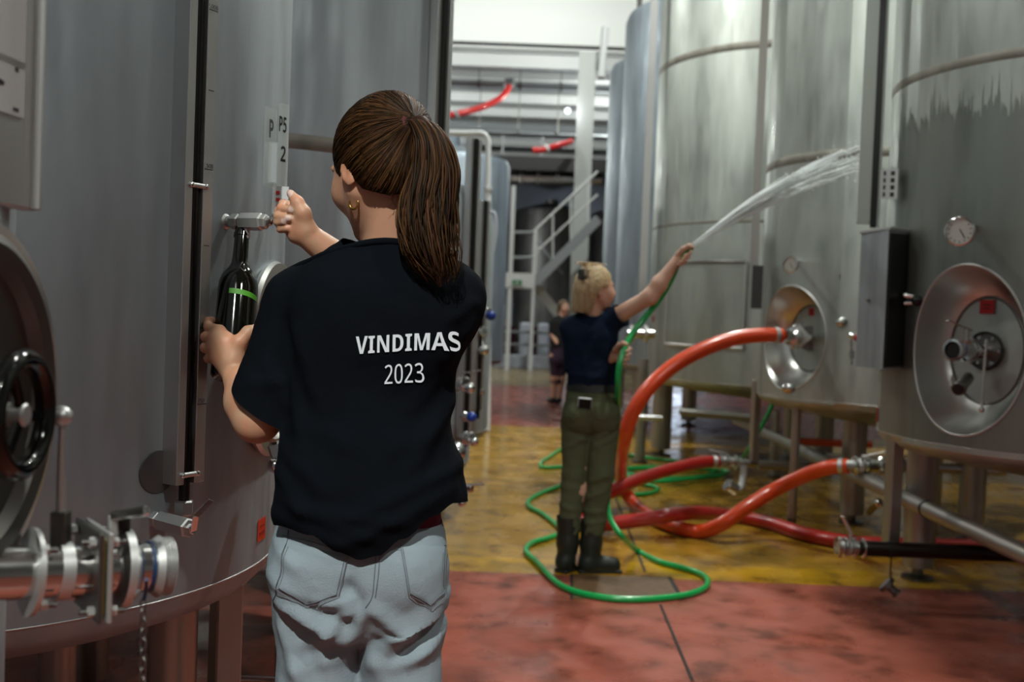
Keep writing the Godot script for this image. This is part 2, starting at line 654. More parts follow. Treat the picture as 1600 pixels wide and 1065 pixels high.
# ---------------------------------------------------------------- materials
func noise_tex(freq: float, ramp: Array, kind := FastNoiseLite.TYPE_SIMPLEX_SMOOTH, octaves := 4, size := 512, seed_ := 1, normal := 0.0) -> NoiseTexture2D:
	var f := FastNoiseLite.new()
	f.noise_type = kind
	f.frequency = freq
	f.fractal_octaves = octaves
	f.seed = seed_
	var t := NoiseTexture2D.new()
	t.width = size
	t.height = size
	t.seamless = true
	t.noise = f
	if normal > 0.0:
		t.as_normal_map = true
		t.bump_strength = normal
	elif ramp.size():
		var g := Gradient.new()
		var o := PackedFloat32Array()
		var cc := PackedColorArray()
		for r in ramp:
			o.append(r[0]); cc.append(r[1])
		g.offsets = o
		g.colors = cc
		t.color_ramp = g
	return t

func gray(a: float) -> Color: return Color(a, a, a)

func mat(called: String, color: Color, rough := 0.5, metal := 0.0) -> StandardMaterial3D:
	var m := StandardMaterial3D.new()
	m.resource_name = called
	m.albedo_color = color
	m.roughness = rough
	m.metallic = metal
	m.cull_mode = BaseMaterial3D.CULL_DISABLED
	M[called] = m
	return m

func world_map(m: StandardMaterial3D, scale: Vector3) -> void:
	m.uv1_triplanar = true
	m.uv1_world_triplanar = true
	m.uv1_scale = scale

func make_materials() -> void:
	# brushed sheet steel: streaks run up and down, so the noise is stretched along y
	var streak := noise_tex(0.02, [[0.0, gray(0.40)], [0.45, gray(0.62)], [1.0, gray(0.80)]], FastNoiseLite.TYPE_SIMPLEX_SMOOTH, 5, 512, 3)
	var blot := noise_tex(0.006, [[0.0, gray(0.78)], [0.5, gray(0.95)], [1.0, gray(1.0)]], FastNoiseLite.TYPE_SIMPLEX_SMOOTH, 5, 512, 8)
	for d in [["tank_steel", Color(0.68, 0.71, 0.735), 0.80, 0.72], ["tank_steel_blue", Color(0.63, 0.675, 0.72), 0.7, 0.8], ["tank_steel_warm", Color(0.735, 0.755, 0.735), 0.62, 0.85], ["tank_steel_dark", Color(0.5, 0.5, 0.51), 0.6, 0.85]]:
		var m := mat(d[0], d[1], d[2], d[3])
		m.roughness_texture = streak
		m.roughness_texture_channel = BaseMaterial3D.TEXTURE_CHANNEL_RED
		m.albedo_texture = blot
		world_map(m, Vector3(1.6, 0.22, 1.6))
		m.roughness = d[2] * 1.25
	var band := mat("weld_band", Color(0.57, 0.555, 0.52), 0.6, 0.7)
	band.albedo_texture = blot
	world_map(band, Vector3(2.5, 0.7, 2.5))
	var ring := mat("polished_ring", Color(0.80, 0.80, 0.79), 0.24, 1.0)
	ring.roughness = 0.30
	mat("polished", Color(0.82, 0.82, 0.82), 0.16, 1.0)
	mat("satin", Color(0.78, 0.78, 0.78), 0.42, 0.85)
	mat("satin_dark", Color(0.45, 0.44, 0.43), 0.4, 1.0)
	mat("pipe_steel", Color(0.66, 0.65, 0.63), 0.38, 0.9)
	mat("dark_pipe", Color(0.20, 0.17, 0.16), 0.32, 0.7)
	mat("black_gloss", Color(0.03, 0.03, 0.032), 0.12)
	mat("black_tube", Color(0.015, 0.015, 0.018), 0.3)
	mat("black_rubber", Color(0.03, 0.03, 0.03), 0.6)
	mat("brass", Color(0.62, 0.55, 0.30), 0.4, 0.8)
	mat("blue_plastic", Color(0.05, 0.20, 0.55), 0.4)
	mat("blue_strap", Color(0.03, 0.16, 0.30), 0.5)
	mat("white_paper", Color(0.72, 0.73, 0.74), 0.7)
	mat("print_ink", Color(0.05, 0.05, 0.06), 0.7)
	mat("grey_ink", Color(0.22, 0.22, 0.23), 0.7)
	mat("red_ink", Color(0.75, 0.14, 0.10), 0.7)
	mat("red_label", Color(0.62, 0.05, 0.06), 0.5)
	mat("orange_label", Color(0.85, 0.22, 0.06), 0.5)
	mat("gauge_face", Color(0.80, 0.82, 0.80), 0.4)
	mat("white_paint", Color(0.80, 0.81, 0.82), 0.45)
	mat("column_paint", Color(0.70, 0.72, 0.72), 0.5)
	mat("grey_paint", Color(0.55, 0.57, 0.59), 0.5)
	mat("dark_grey_paint", Color(0.18, 0.18, 0.19), 0.6)
	mat("green_sign", Color(0.03, 0.45, 0.22), 0.5)
	mat("white_plastic", Color(0.72, 0.74, 0.80), 0.5)
	mat("purple_plastic", Color(0.26, 0.08, 0.16), 0.5)
	mat("wall_paint", Color(0.55, 0.56, 0.56), 0.7)
	mat("light_steel", Color(0.66, 0.69, 0.67), 0.42, 0.35)
	mat("ceiling_panel", Color(0.80, 0.81, 0.81), 0.6)
	mat("far_white", Color(0.93, 0.94, 0.94), 0.7)
	var lamp := mat("lamp_glow", Color(0.9, 0.95, 1.0), 0.4)
	lamp.emission_enabled = true
	lamp.emission = Color(0.93, 0.97, 1.0)
	lamp.emission_energy_multiplier = 6.0
	mat("lamp_housing", Color(0.25, 0.25, 0.26), 0.5)
	var pane := mat("acrylic", Color(0.85, 0.88, 0.87, 0.12), 0.12)
	pane.transparency = BaseMaterial3D.TRANSPARENCY_ALPHA
	# painted floor: worn resin with damp film (low roughness) and dry scuffs
	var wear := noise_tex(0.012, [[0.0, gray(0.66)], [0.3, gray(0.88)], [0.55, gray(0.96)], [1.0, gray(1.0)]], FastNoiseLite.TYPE_SIMPLEX_SMOOTH, 6, 1024, 21)
	var wet := noise_tex(0.007, [[0.0, gray(0.22)], [0.4, gray(0.34)], [0.6, gray(0.5)], [1.0, gray(0.8)]], FastNoiseLite.TYPE_SIMPLEX_SMOOTH, 5, 1024, 33)
	var grit := noise_tex(0.05, [], FastNoiseLite.TYPE_SIMPLEX_SMOOTH, 3, 512, 5, 2.0)
	var dirt := noise_tex(0.011, [[0.0, Color(0.5, 0.45, 0.4)], [0.18, Color(0.74, 0.70, 0.65)], [0.34, Color(0.95, 0.94, 0.92)], [1.0, Color.WHITE]], FastNoiseLite.TYPE_SIMPLEX_SMOOTH, 7, 1024, 52)
	for d in [["floor_red", Color(0.63, 0.345, 0.29), 0.85], ["floor_yellow", Color(0.68, 0.52, 0.17), 0.55], ["floor_yellow_fresh", Color(0.76, 0.58, 0.10), 0.6], ["floor_concrete", Color(0.56, 0.50, 0.38), 0.7], ["floor_far_red", Color(0.62, 0.33, 0.28), 0.6]]:
		var m := mat(d[0], d[1], d[2])
		m.albedo_texture = wear
		m.roughness_texture = wet
		m.roughness_texture_channel = BaseMaterial3D.TEXTURE_CHANNEL_RED
		m.normal_enabled = true
		m.normal_texture = grit
		m.normal_scale = 0.05
		m.metallic_specular = 0.34 if d[0] == "floor_red" else 0.5
		world_map(m, Vector3(0.31, 0.31, 0.31))
		m.detail_enabled = true
		m.detail_blend_mode = BaseMaterial3D.BLEND_MODE_MUL
		m.detail_uv_layer = BaseMaterial3D.DETAIL_UV_2
		m.detail_albedo = dirt
		m.uv2_triplanar = true
		m.uv2_world_triplanar = true
		m.uv2_scale = Vector3(0.17, 0.17, 0.17)
	mat("joint", Color(0.10, 0.08, 0.07), 0.8)
	var slab := mat("patch_concrete", Color(0.40, 0.30, 0.20), 0.4)
	slab.albedo_texture = wear
	world_map(slab, Vector3(1.3, 1.3, 1.3))
	for d in [["hose_orange", Color(0.84, 0.27, 0.11), 0.3], ["hose_red", Color(0.66, 0.12, 0.10), 0.3], ["hose_bright_red", Color(0.80, 0.09, 0.10), 0.4], ["hose_green", Color(0.0, 0.60, 0.29), 0.28]]:
		var m := mat(d[0], d[1], d[2])
		m.clearcoat_enabled = true
		m.clearcoat = 0.4
		m.clearcoat_roughness = 0.15

# ---------------------------------------------------------------- lamps
func high_bay(p: Vector3, energy: float, label: String, aim, half: float, soft: float) -> void:
	var o := thing("ceiling_lamp", label, "lamp", p, "high bay lamps")
	var x := Transform3D(Basis.IDENTITY, p)
	part("lamp_housing", mb().lathe(x, [Vector2(0.19, 0.0), Vector2(0.21, 0.0), Vector2(0.22, 0.05), Vector2(0.14, 0.12), Vector2(0.12, 0.22), Vector2(0.0, 0.24)], 28), M.lamp_housing, o)
	part("lamp_lens", mb().lathe(x, [Vector2(0.0, -0.012), Vector2(0.17, -0.008), Vector2(0.19, 0.004), Vector2(0.0, 0.012)], 28), M.lamp_glow, o)
	part("hanger", mb().rod(p + Vector3(0, 0.22, 0), p + Vector3(0, (ROOF if p.z > BULKHEAD else (LOW_ROOF if p.y > 5.5 else 5.35)) - p.y, 0), 0.012, 8), M.satin_dark, o)
	var l: Light3D = OmniLight3D.new() if aim == null else SpotLight3D.new()
	l.name = "light"
	l.position = Vector3(0, -0.05, 0)
	l.light_energy = energy
	l.light_color = Color(0.985, 1.0, 0.965)
	l.light_size = 0.17 if half != 16.0 else 0.12
	l.shadow_enabled = true
	if l is OmniLight3D:
		l.omni_range = 45.0
		l.omni_attenuation = 2.0
	else:   # its reflector sends the light one way
		l.spot_range = 45.0
		l.spot_attenuation = 2.0
		l.spot_angle = half
		l.spot_angle_attenuation = soft
		l.basis = Basis.looking_at((aim as Vector3) - p, Vector3.UP if absf((aim as Vector3).x - p.x) + absf((aim as Vector3).z - p.z) > 0.3 else Vector3.BACK)
	o.add_child(l)

# ---------------------------------------------------------------- the hall
const ROOF := 10.6
const LOW_ROOF := 8.4
const BULKHEAD := -27.0
const X0 := -7.0
const X1 := 9.0
const Z0 := 6.0
const Z1 := -48.0

func slab(a: Vector3, b: Vector3) -> MB:
	return mb().box(Transform3D(Basis.IDENTITY, (a + b) * 0.5), (b - a).abs())

func build_room() -> void:
	var fl := Node3D.new()
	fl.name = "floor"
	fl.set_meta("kind", "structure")
	fl.set_meta("label", "wet resin floor painted in bands of brick red and ochre yellow")
	add_child(fl)
	part("floor_base", slab(Vector3(X0, -0.2, Z1), Vector3(X1, -0.02, Z0)), M.floor_concrete, fl)
	var zones := [[Z0, -5.28, "floor_red", "brick red painted band"], [-5.28, -5.62, "floor_yellow_fresh", "fresher yellow strip of paint"], [-5.62, -12.4, "floor_yellow", "ochre yellow painted band"], [-12.4, -19.5, "floor_far_red", "faded red painted band"], [-19.5, Z1, "floor_concrete", "bare buff concrete band"]]
	for z in zones:
		part("painted_band", slab(Vector3(X0, -0.02, z[1]), Vector3(X1, 0.0, z[0])), M[z[2]], fl, z[3])
	# saw-cut joints and the drain slab by the boots
	for g in [[on_floor(1032, 945), on_floor(1082, 1064)], [on_floor(955, 760), on_floor(1008, 893)]]:
		var a: Vector3 = g[0]
		var b: Vector3 = g[1]
		part("floor_joint", slab_between(a, b, 0.012), M.joint, fl)
	var c := [on_floor(893, 897), on_floor(1046, 902), on_floor(1066, 937), on_floor(893, 936)]
	var patch := mb()
	for i in c.size(): c[i].y = 0.003
	patch.flat(c, Vector3.UP)
	for i in 4:
		var p: Vector3 = c[i]
		var q: Vector3 = c[(i + 1) % 4]
		patch.flat([p, q, Vector3(q.x, -0.01, q.z), Vector3(p.x, -0.01, p.z)], (q - p).cross(Vector3.DOWN).normalized())
	part("drain_slab", patch, M.patch_concrete, fl, "brown wet concrete slab set in the floor")
	for i in [1]:
		part("floor_joint", slab_between(c[1], c[2], 0.022), M.joint, fl)
		part("floor_joint", slab_between(c[0] , c[3], 0.014), M.joint, fl)
	# shell
	struct("wall_left", slab(Vector3(X0 - 0.2, 0, Z1), Vector3(X0, ROOF, Z0)), M.wall_paint, "pale grey side wall behind the short tanks")
	struct("wall_right", slab(Vector3(X1, 0, Z1), Vector3(X1 + 0.2, ROOF, Z0)), M.wall_paint, "pale grey side wall behind the tall tanks")
	struct("wall_front", slab(Vector3(X0, 0, Z0), Vector3(X1, ROOF, Z0 + 0.2)), M.wall_paint, "pale grey wall behind the photographer")
	struct("wall_back", slab(Vector3(X0, 0, Z1 - 0.2), Vector3(X1, LOW_ROOF, Z1)), M.wall_paint, "pale wall at the far end below the low ceiling")
	struct("wall_upper", slab(Vector3(X0, LOW_ROOF + 0.05, BULKHEAD - 0.15), Vector3(X1, ROOF + 3.0, BULKHEAD)), M.far_white, "bright white upper wall above the mezzanine mouth")
	struct("ceiling", slab(Vector3(X0, ROOF, BULKHEAD), Vector3(X1, ROOF + 0.2, Z0)), M.ceiling_panel, "white ceiling high over the tanks")
	var lc := struct("ceiling", slab(Vector3(X0, LOW_ROOF, Z1), Vector3(X1, LOW_ROOF + 0.15, BULKHEAD - 0.15)), M.ceiling_panel, "lower white ceiling with joists past the white wall")
	var k := 0
	for z in [-28.6, -30.2, -32.0, -34.2, -36.8, -39.8, -43.2]:
		part("joist", slab(Vector3(X0, LOW_ROOF - 0.26, z - 0.14), Vector3(X1, LOW_ROOF, z + 0.14)), M.grey_paint if k % 3 == 1 else M.white_paint, lc)
		k += 1

func slab_between(a: Vector3, b: Vector3, w: float) -> MB:
	var s := (b - a).cross(Vector3.UP).normalized() * w * 0.5
	var up := Vector3(0, 0.004, 0)
	var m := mb()
	a.y = 0.0; b.y = 0.0
	m.flat([a - s + up, a + s + up, b + s + up, b - s + up], Vector3.UP)
	m.flat([a - s + up, b - s + up, b - s, a - s], -s.normalized())
	m.flat([a + s + up, b + s + up, b + s, a + s], s.normalized())
	return m
# ---------------------------------------------------------------- tanks
func hit_tank(c: Vector2, r: float, px: float, py: float) -> Vector3:   # where the line of sight meets a tank's wall
	var d: Vector3 = (cam_basis * Vector3(px - 800.0, 532.5 - py, -FOCAL))
	d /= -d.z
	var q := Vector2(d.x, d.z)
	var a := q.length_squared()
	var bq := q.dot(c)
	var disc := bq * bq - a * (c.length_squared() - r * r)
	var s := (bq - sqrt(maxf(disc, 0.0))) / a
	return EYE + d * s

func round_from(c: Vector2, p: Vector3) -> Vector3:   # outward direction of a tank's wall at p
	return Vector3(p.x - c.x, 0, p.z - c.y).normalized()

func wall_frame(c: Vector2, p: Vector3) -> Transform3D:   # x rightwards along the wall, y up, z outwards
	var z := round_from(c, p)
	return Transform3D(Basis(Vector3.UP.cross(z), Vector3.UP, z), p)

func tank(label: String, c: Vector2, r: float, yb: float, yt: float, m: Material, seams := [], legs := [], group := "") -> Node3D:
	var o := thing("steel_tank", label, "tank", Vector3(c.x, 0, c.y), group)
	var x := Transform3D(Basis.IDENTITY, Vector3(c.x, 0, c.y))
	part("tank_shell", mb().lathe(x, [Vector2(r, yb + 0.05), Vector2(r, yt - 0.08), Vector2(r - 0.03, yt)], 128), m, o)
	part("tank_bottom", mb().lathe(x, [Vector2(0, yb - 0.16), Vector2(r * 0.55, yb - 0.085), Vector2(r * 0.86, yb - 0.034), Vector2(r * 0.95, yb - 0.008), Vector2(r - 0.012, yb + 0.02), Vector2(r, yb + 0.05)], 128), m, o)
	part("tank_lid", mb().lathe(x, [Vector2(r - 0.03, yt), Vector2(r * 0.4, yt + r * 0.18), Vector2(0.2, yt + r * 0.22), Vector2(0.2, yt + r * 0.22 + 0.12), Vector2(0, yt + r * 0.22 + 0.12)], 64), m, o)
	for s in seams:   # [height, half height]
		part("weld_band", mb().lathe(x, [Vector2(r, s[0] - s[1]), Vector2(r + 0.0015, s[0] - s[1] + 0.002), Vector2(r + 0.0015, s[0] + s[1] - 0.002), Vector2(r, s[0] + s[1])], 128), M.weld_band, o)
	part("rim_weld", mb().torus(x.translated(Vector3(0, yb + 0.05, 0)), r, 0.002, 128, 6), M.satin, o)
	for l in legs:   # [x, z, radius]
		var p := Vector3(l[0], 0, l[1])
		var lg := part("leg", mb().rod(p + Vector3(0, 0.07, 0), p + Vector3(0, yb + 0.02, 0), l[2], 28), M.pipe_steel, o)
		part("levelling_foot", mb().lathe(Transform3D(Basis.IDENTITY, p), [Vector2(0, 0), Vector2(l[2] * 1.05, 0), Vector2(l[2] * 1.05, 0.012), Vector2(0.03, 0.024), Vector2(0.03, 0.07), Vector2(0, 0.07)], 24), M.satin_dark, lg)
	return o

func bolt(b: MB, p: Vector3, dir: Vector3, r: float, h: float) -> MB:
	return b.hexa(p, p + dir * h, r, r * 0.15)

# A ball valve: hexagonal body between end nuts along a -> b, with a lever.
func ball_valve(o: Node3D, a: Vector3, b: Vector3, r: float, stem: Vector3, lever: Array) -> void:
	var d := (b - a).normalized()
	var h := a.distance_to(b)
	part("valve_body", mb().hexa(a + d * h * 0.26, b - d * h * 0.22, r, r * 0.14), M.satin, o)
	part("end_nut", mb().hexa(a + d * h * 0.1, a + d * h * 0.26, r * 0.84, r * 0.12), M.satin, o)
	part("end_nut", mb().hexa(b - d * h * 0.22, b - d * h * 0.02, r * 0.84, r * 0.12), M.satin, o)
	part("pipe_stub", mb().rod(a, a + d * h * 0.12, r * 0.5, 16), M.satin, o)
	var c := (a + b) * 0.5
	part("stem", mb().rod(c + stem * r * 0.7, c + stem * r * 1.45, r * 0.36, 12), M.satin, o)
	part("lever_nut", mb().hexa(c + stem * r * 1.35, c + stem * r * 1.75, r * 0.42), M.polished, o)
	var lv := mb()
	for i in lever.size() - 1: lv.bar(lever[i], lever[i + 1], r * 0.62, 0.0028, 0.0006, stem)
	part("lever", lv, M.polished, o)

const TANK_ONE := Vector2(-1.291, -2.329)
const R_ONE := 0.734
const TANK_TWO := Vector2(-0.989, -3.80)
const TANK_ZERO := Vector2(-1.167, -0.954)
const R_ZERO := 0.616

func build_near_tanks() -> void:
	build_tank_zero()
	build_tank_one()
	build_tank_two()
	# a second row stands behind the first; only legs and bottoms show under the tanks
	for q in [[-3.0, -1.9, "steel tank of the second row, behind the tank being drawn from"], [-2.9, -3.9, "steel tank of the second row, behind the worker"], [-2.8, -5.9, "steel tank of the second row, behind the low tanks"]]:
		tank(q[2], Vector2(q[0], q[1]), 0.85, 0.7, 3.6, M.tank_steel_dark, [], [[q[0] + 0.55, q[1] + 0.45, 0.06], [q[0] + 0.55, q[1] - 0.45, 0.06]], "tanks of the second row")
	var fr := thing("floor_channel", "dark steel channel lying under the short tanks", "channel", Vector3(-1.3, 0, -2.6))
	for z in [0.0, 0.16]:
		part("channel_web", slab(Vector3(-2.3, 0.02, -2.72 - z), Vector3(-0.62, 0.16, -2.70 - z)), M.dark_pipe, fr)
	part("channel_flange", slab(Vector3(-2.3, 0.14, -2.88), Vector3(-0.62, 0.16, -2.70)), M.dark_pipe, fr)

# ---------------------------------------------------------------- the tank at the frame's edge
func build_tank_zero() -> void:
	var c := TANK_ZERO
	var o := tank("short steel tank at the frame's edge with a black handwheel on its manway door", c, R_ZERO, 0.80, 3.2, M.tank_steel, [], [[-1.45, -0.5, 0.05], [-0.95, -1.3, 0.05], [-1.5, -1.35, 0.05]], "short tanks in the near row")
	var m := Vector3(0.999, 0, -0.035).normalized()
	var dc := at(-62, 634, 0.975)
	var x := along(dc - m * 0.12, dc)
	# oval-looking manway: neck, flanged rim, dished door
	part("manway_neck", mb().lathe(x, [Vector2(0.178, 0), Vector2(0.178, 0.11), Vector2(0.188, 0.115), Vector2(0.192, 0.125), Vector2(0.188, 0.135), Vector2(0.176, 0.137)], 72), M.polished_ring, o)
	var door := part("manway_door", mb().lathe(x, [Vector2(0.176, 0.137), Vector2(0.165, 0.143), Vector2(0.150, 0.139), Vector2(0.145, 0.125), Vector2(0.06, 0.118), Vector2(0, 0.118)], 72), M.satin_dark, o)
	var hub := at(33, 648, 0.985)
	var wheel := part("handwheel", mb().torus(along(hub, hub + m), 0.0555, 0.0105, 56, 18), M.black_gloss, door)
	part("wheel_spindle", mb().rod(hub - m * 0.07, hub + m * 0.006, 0.012, 20, 0.002), M.satin, door)
	var sp := mb()
	for k in 3:
		var a := 0.4 + TAU * k / 3.0
		var dirn := Vector3.UP * cos(a) + m.cross(Vector3.UP) * sin(a)
		sp.bar(hub, hub + dirn * 0.055, 0.011, 0.008, 0.002, m)
	part("wheel_spoke", sp, M.black_gloss, door)
	wheel.set_meta("label", "glossy black handwheel")
	# upright sleeve with papers
	var gp := hit_tank(c, R_ZERO, 12, 200)
	var f := wall_frame(c, gp)
	for q in [[-40, 58]]:
		var a0 := at(-60, 100, 1.02)
		var b0 := at(66, 100, 1.16)
		var tdir := (b0 - a0).normalized()
		tdir.y = 0
		tdir = tdir.normalized()
		var nz := tdir.cross(Vector3.UP) 
		if nz.z < 0: nz = -nz
		var mid := (a0 + b0) * 0.5
		var w := a0.distance_to(b0)
		var fx := Transform3D(Basis(tdir, Vector3.UP, nz), Vector3(mid.x, 1.95, mid.z) - nz * 0.012)
		part("gauge_channel", mb().box(fx, Vector3(w, 0.96, 0.02), 0.003), M.satin, o, "flat steel channel cover beside the papers")
		var edge := fx * Transform3D(Basis.IDENTITY, Vector3(w * 0.5 - 0.012, 0, 0.014))
		part("channel_lip", mb().box(edge, Vector3(0.008, 0.96, 0.012), 0.002), M.satin, o)
		for s in [[at(10, 35, 1.09), 0.075, 0.086, "white paper sheet taped high on the steel cover above the handwheel tank's door", "white_paper", 2], [at(8, 130, 1.09), 0.076, 0.062, "printed paper slip under the upper sheet on the steel cover", "white_paper", 3]]:
			var pos: Vector3 = s[0]
			var fr := Transform3D(Basis(tdir, Vector3.UP, nz), mid + tdir * (pos - mid).dot(tdir) + Vector3(0, pos.y - mid.y, 0))
			fr.origin -= nz * 0.0005
			var sheet := thing("paper_sheet", s[3], "paper", fr.origin, "papers on the steel cover")
			part("sheet", mb().box(fr, Vector3(s[1], s[2], 0.0012)), M[s[4]], sheet)
			if s[5] == 3:
				var ink := mb()
				for r_ in [[-0.018, 0.0, 0.03, 0.006], [-0.006, 0.0, 0.012, 0.004], [0.022, 0.02, 0.006, 0.005], [0.022, -0.024, 0.010, 0.004]]:
					ink.box(fr * Transform3D(Basis.IDENTITY, Vector3(r_[0], r_[1], 0.0008)), Vector3(r_[2], r_[3], 0.0006))
				part("print_line", ink, M.grey_ink, sheet)
	build_outlet(m)

func build_outlet(_m: Vector3) -> void:
	var o := thing("outlet_valve", "butterfly valve assembly with square flanges and ball topped lever, sticking out of the handwheel tank", "valve", at(160, 890, 1.09))
	var P := func(px: float, dy := 0.0) -> Vector3: return at(px, 893.0 + dy - (px - 50) * 0.045, 1.10 + (px - 150) * 0.00042)
	var ax: Vector3 = ((P.call(260) as Vector3) - (P.call(50) as Vector3)).normalized()
	var k := 1.10 / FOCAL
	var run := func(p0: float, p1: float, r0: float, r1: float) -> MB:
		var a: Vector3 = P.call(p0)
		var b: Vector3 = P.call(p1)
		var x := along(a, b)
		var h := a.distance_to(b)
		return mb().lathe(x, [Vector2(0, 0), Vector2(r0 * k, 0), Vector2(r1 * k, h), Vector2(0, h)], 40)
	part("pipe", run.call(-40, 240, 40, 39), M.polished, o)
	# round-cornered bolted flange by the tank
	var fl := mb()
	var fb := mb()
	part("flange", run.call(44, 52, 66, 66), M.satin, o)
	for a in 4:
		var an := TAU * (a + 0.5) / 4
		var c0: Vector3 = P.call(52) + (Vector3.UP * cos(an) + ax.cross(Vector3.UP) * sin(an)) * 58 * k
		part("flange_bolt", bolt(mb(), c0, ax, 9 * k, 12 * k), M.satin, o)
		part("flange_bolt", mb().rod(c0, c0 + ax * 24 * k, 4.5 * k, 10), M.satin_dark, o)
	# disc housing with stem, lever rod and ball
	part("valve_ring", run.call(86, 106, 45, 45), M.satin, o)
	var s0: Vector3 = P.call(94)
	var up: Vector3 = (at(92, 660, 1.10) - at(90, 850, 1.10)).normalized()
	part("stem_block", mb().bar(s0 + up * 38 * k, s0 + up * 92 * k, 24 * k, 24 * k, 2 * k, Vector3.BACK), M.satin_dark, o)
	var lever := part("lever", mb().tube([s0 + up * 85 * k, s0 + up * 150 * k, s0 + up * 232 * k], [7.5 * k, 6.5 * k, 4.5 * k], 18), M.satin, o)
	part("lever_ball", mb().ball(Transform3D(Basis.IDENTITY, s0 + up * 238 * k), Vector3.ONE * 16 * k, 28, 16), M.satin, lever)
	# square flange pair with a gasket
	var sq := Basis(ax, Vector3.UP, ax.cross(Vector3.UP)).rotated(ax, 0.0)
	for q in [[138, 7.0, "satin_dark"], [145, 5.0, "brass"], [153, 7.0, "satin"]]:
		var c0: Vector3 = P.call(q[0])
		part("square_flange" if q[2] != "brass" else "gasket", mb().box(Transform3D(sq, c0), Vector3(q[1] * k, (138 if q[2] != "brass" else 118) * k, (138 if q[2] != "brass" else 118) * k), 1.5 * k), M[q[2]], o)
	for a in 4:
		var off: Vector3 = Vector3.UP * (53 if a < 2 else -53) * k + ax.cross(Vector3.UP) * (53 if a % 2 else -53) * k
		var c0: Vector3 = P.call(157)
		part("flange_bolt", bolt(mb(), c0 + off, ax, 8.5 * k, 11 * k), M.satin, o)
		var c1: Vector3 = P.call(134)
		part("flange_bolt", bolt(mb(), c1 + off, -ax, 8.5 * k, 11 * k), M.satin, o)
		part("bolt_shank", mb().rod(c0 + off, c0 + off + ax * 22 * k, 4.4 * k, 10), M.satin_dark, o)
		part("bolt_shank", mb().rod(c1 + off - ax * 22 * k, c1 + off, 4.4 * k, 10), M.satin_dark, o)
	# clamp with a wing handle on top
	part("clamp_ring", run.call(180, 186, 52, 62), M.satin_dark, o)
	part("clamp_ring", run.call(186, 199, 62, 62), M.satin, o)
	part("clamp_ring", run.call(199, 212, 60, 46), M.polished, o)
	var t0: Vector3 = P.call(188)
	part("clamp_screw", mb().bar(t0 + Vector3.UP * 55 * k, t0 + Vector3.UP * 92 * k, 26 * k, 22 * k, 4 * k, ax), M.black_rubber, o)
	part("clamp_wing", mb().bar(at(174, 806, 1.10), at(232, 797, 1.085), 14 * k, 16 * k, 4 * k), M.polished, o)
	part("clamp_wing", mb().bar(at(176, 803, 1.10), at(178, 838, 1.10), 10 * k, 14 * k, 3 * k, ax), M.satin, o)
	# blue strap and the threaded end
	part("strap", run.call(228, 234, 41, 41), M.blue_strap, o, "dark blue strap")
	part("thread_collar", run.call(236, 246, 43, 50), M.satin, o)
	var th := []
	var a0: Vector3 = P.call(244)
	var b0: Vector3 = P.call(266)
	var L: float = a0.distance_to(b0)
	th.append(Vector2(0, 0))
	for i in 5:
		var y0 := L * i / 5.0
		th.append(Vector2(42 * k, y0)); th.append(Vector2(47 * k, y0 + L * 0.06)); th.append(Vector2(47 * k, y0 + L * 0.12)); th.append(Vector2(42 * k, y0 + L * 0.18))
	th.append(Vector2(40 * k, L)); th.append(Vector2(35 * k, L)); th.append(Vector2(34 * k, L - 0.03)); th.append(Vector2(0, L - 0.03))
	part("thread", mb().lathe(along(a0, b0), th, 44, 0, TAU, 0.95), M.satin, o)
	# chain hanging from the strap
	var ch := thing("chain", "thin steel chain hanging from the blue strap on the outlet pipe", "chain", at(224, 930, 1.09))
	var tie := part("chain_tie", mb().tube(smooth_path([at(229, 905, 1.065), at(228, 922, 1.08), at(225, 936, 1.09)], 4), 0.0022, 8), M.blue_strap, ch)
	for i in 16:
		var cy := 944.0 + i * 15.5
		var cc := at(224 - i * 0.2, cy, 1.09)
		var pts := []
		var side := Vector3(1, 0, 0.3).normalized() if i % 2 == 0 else Vector3(0.3, 0, -1).normalized()
		for j in 14:
			var a := TAU * j / 14
			pts.append(cc + Vector3.UP * sin(a) * 0.0066 + side * cos(a) * 0.0036)
		part("chain_link", mb().tube(pts, 0.0011, 6, false, true), M.satin_dark, ch)

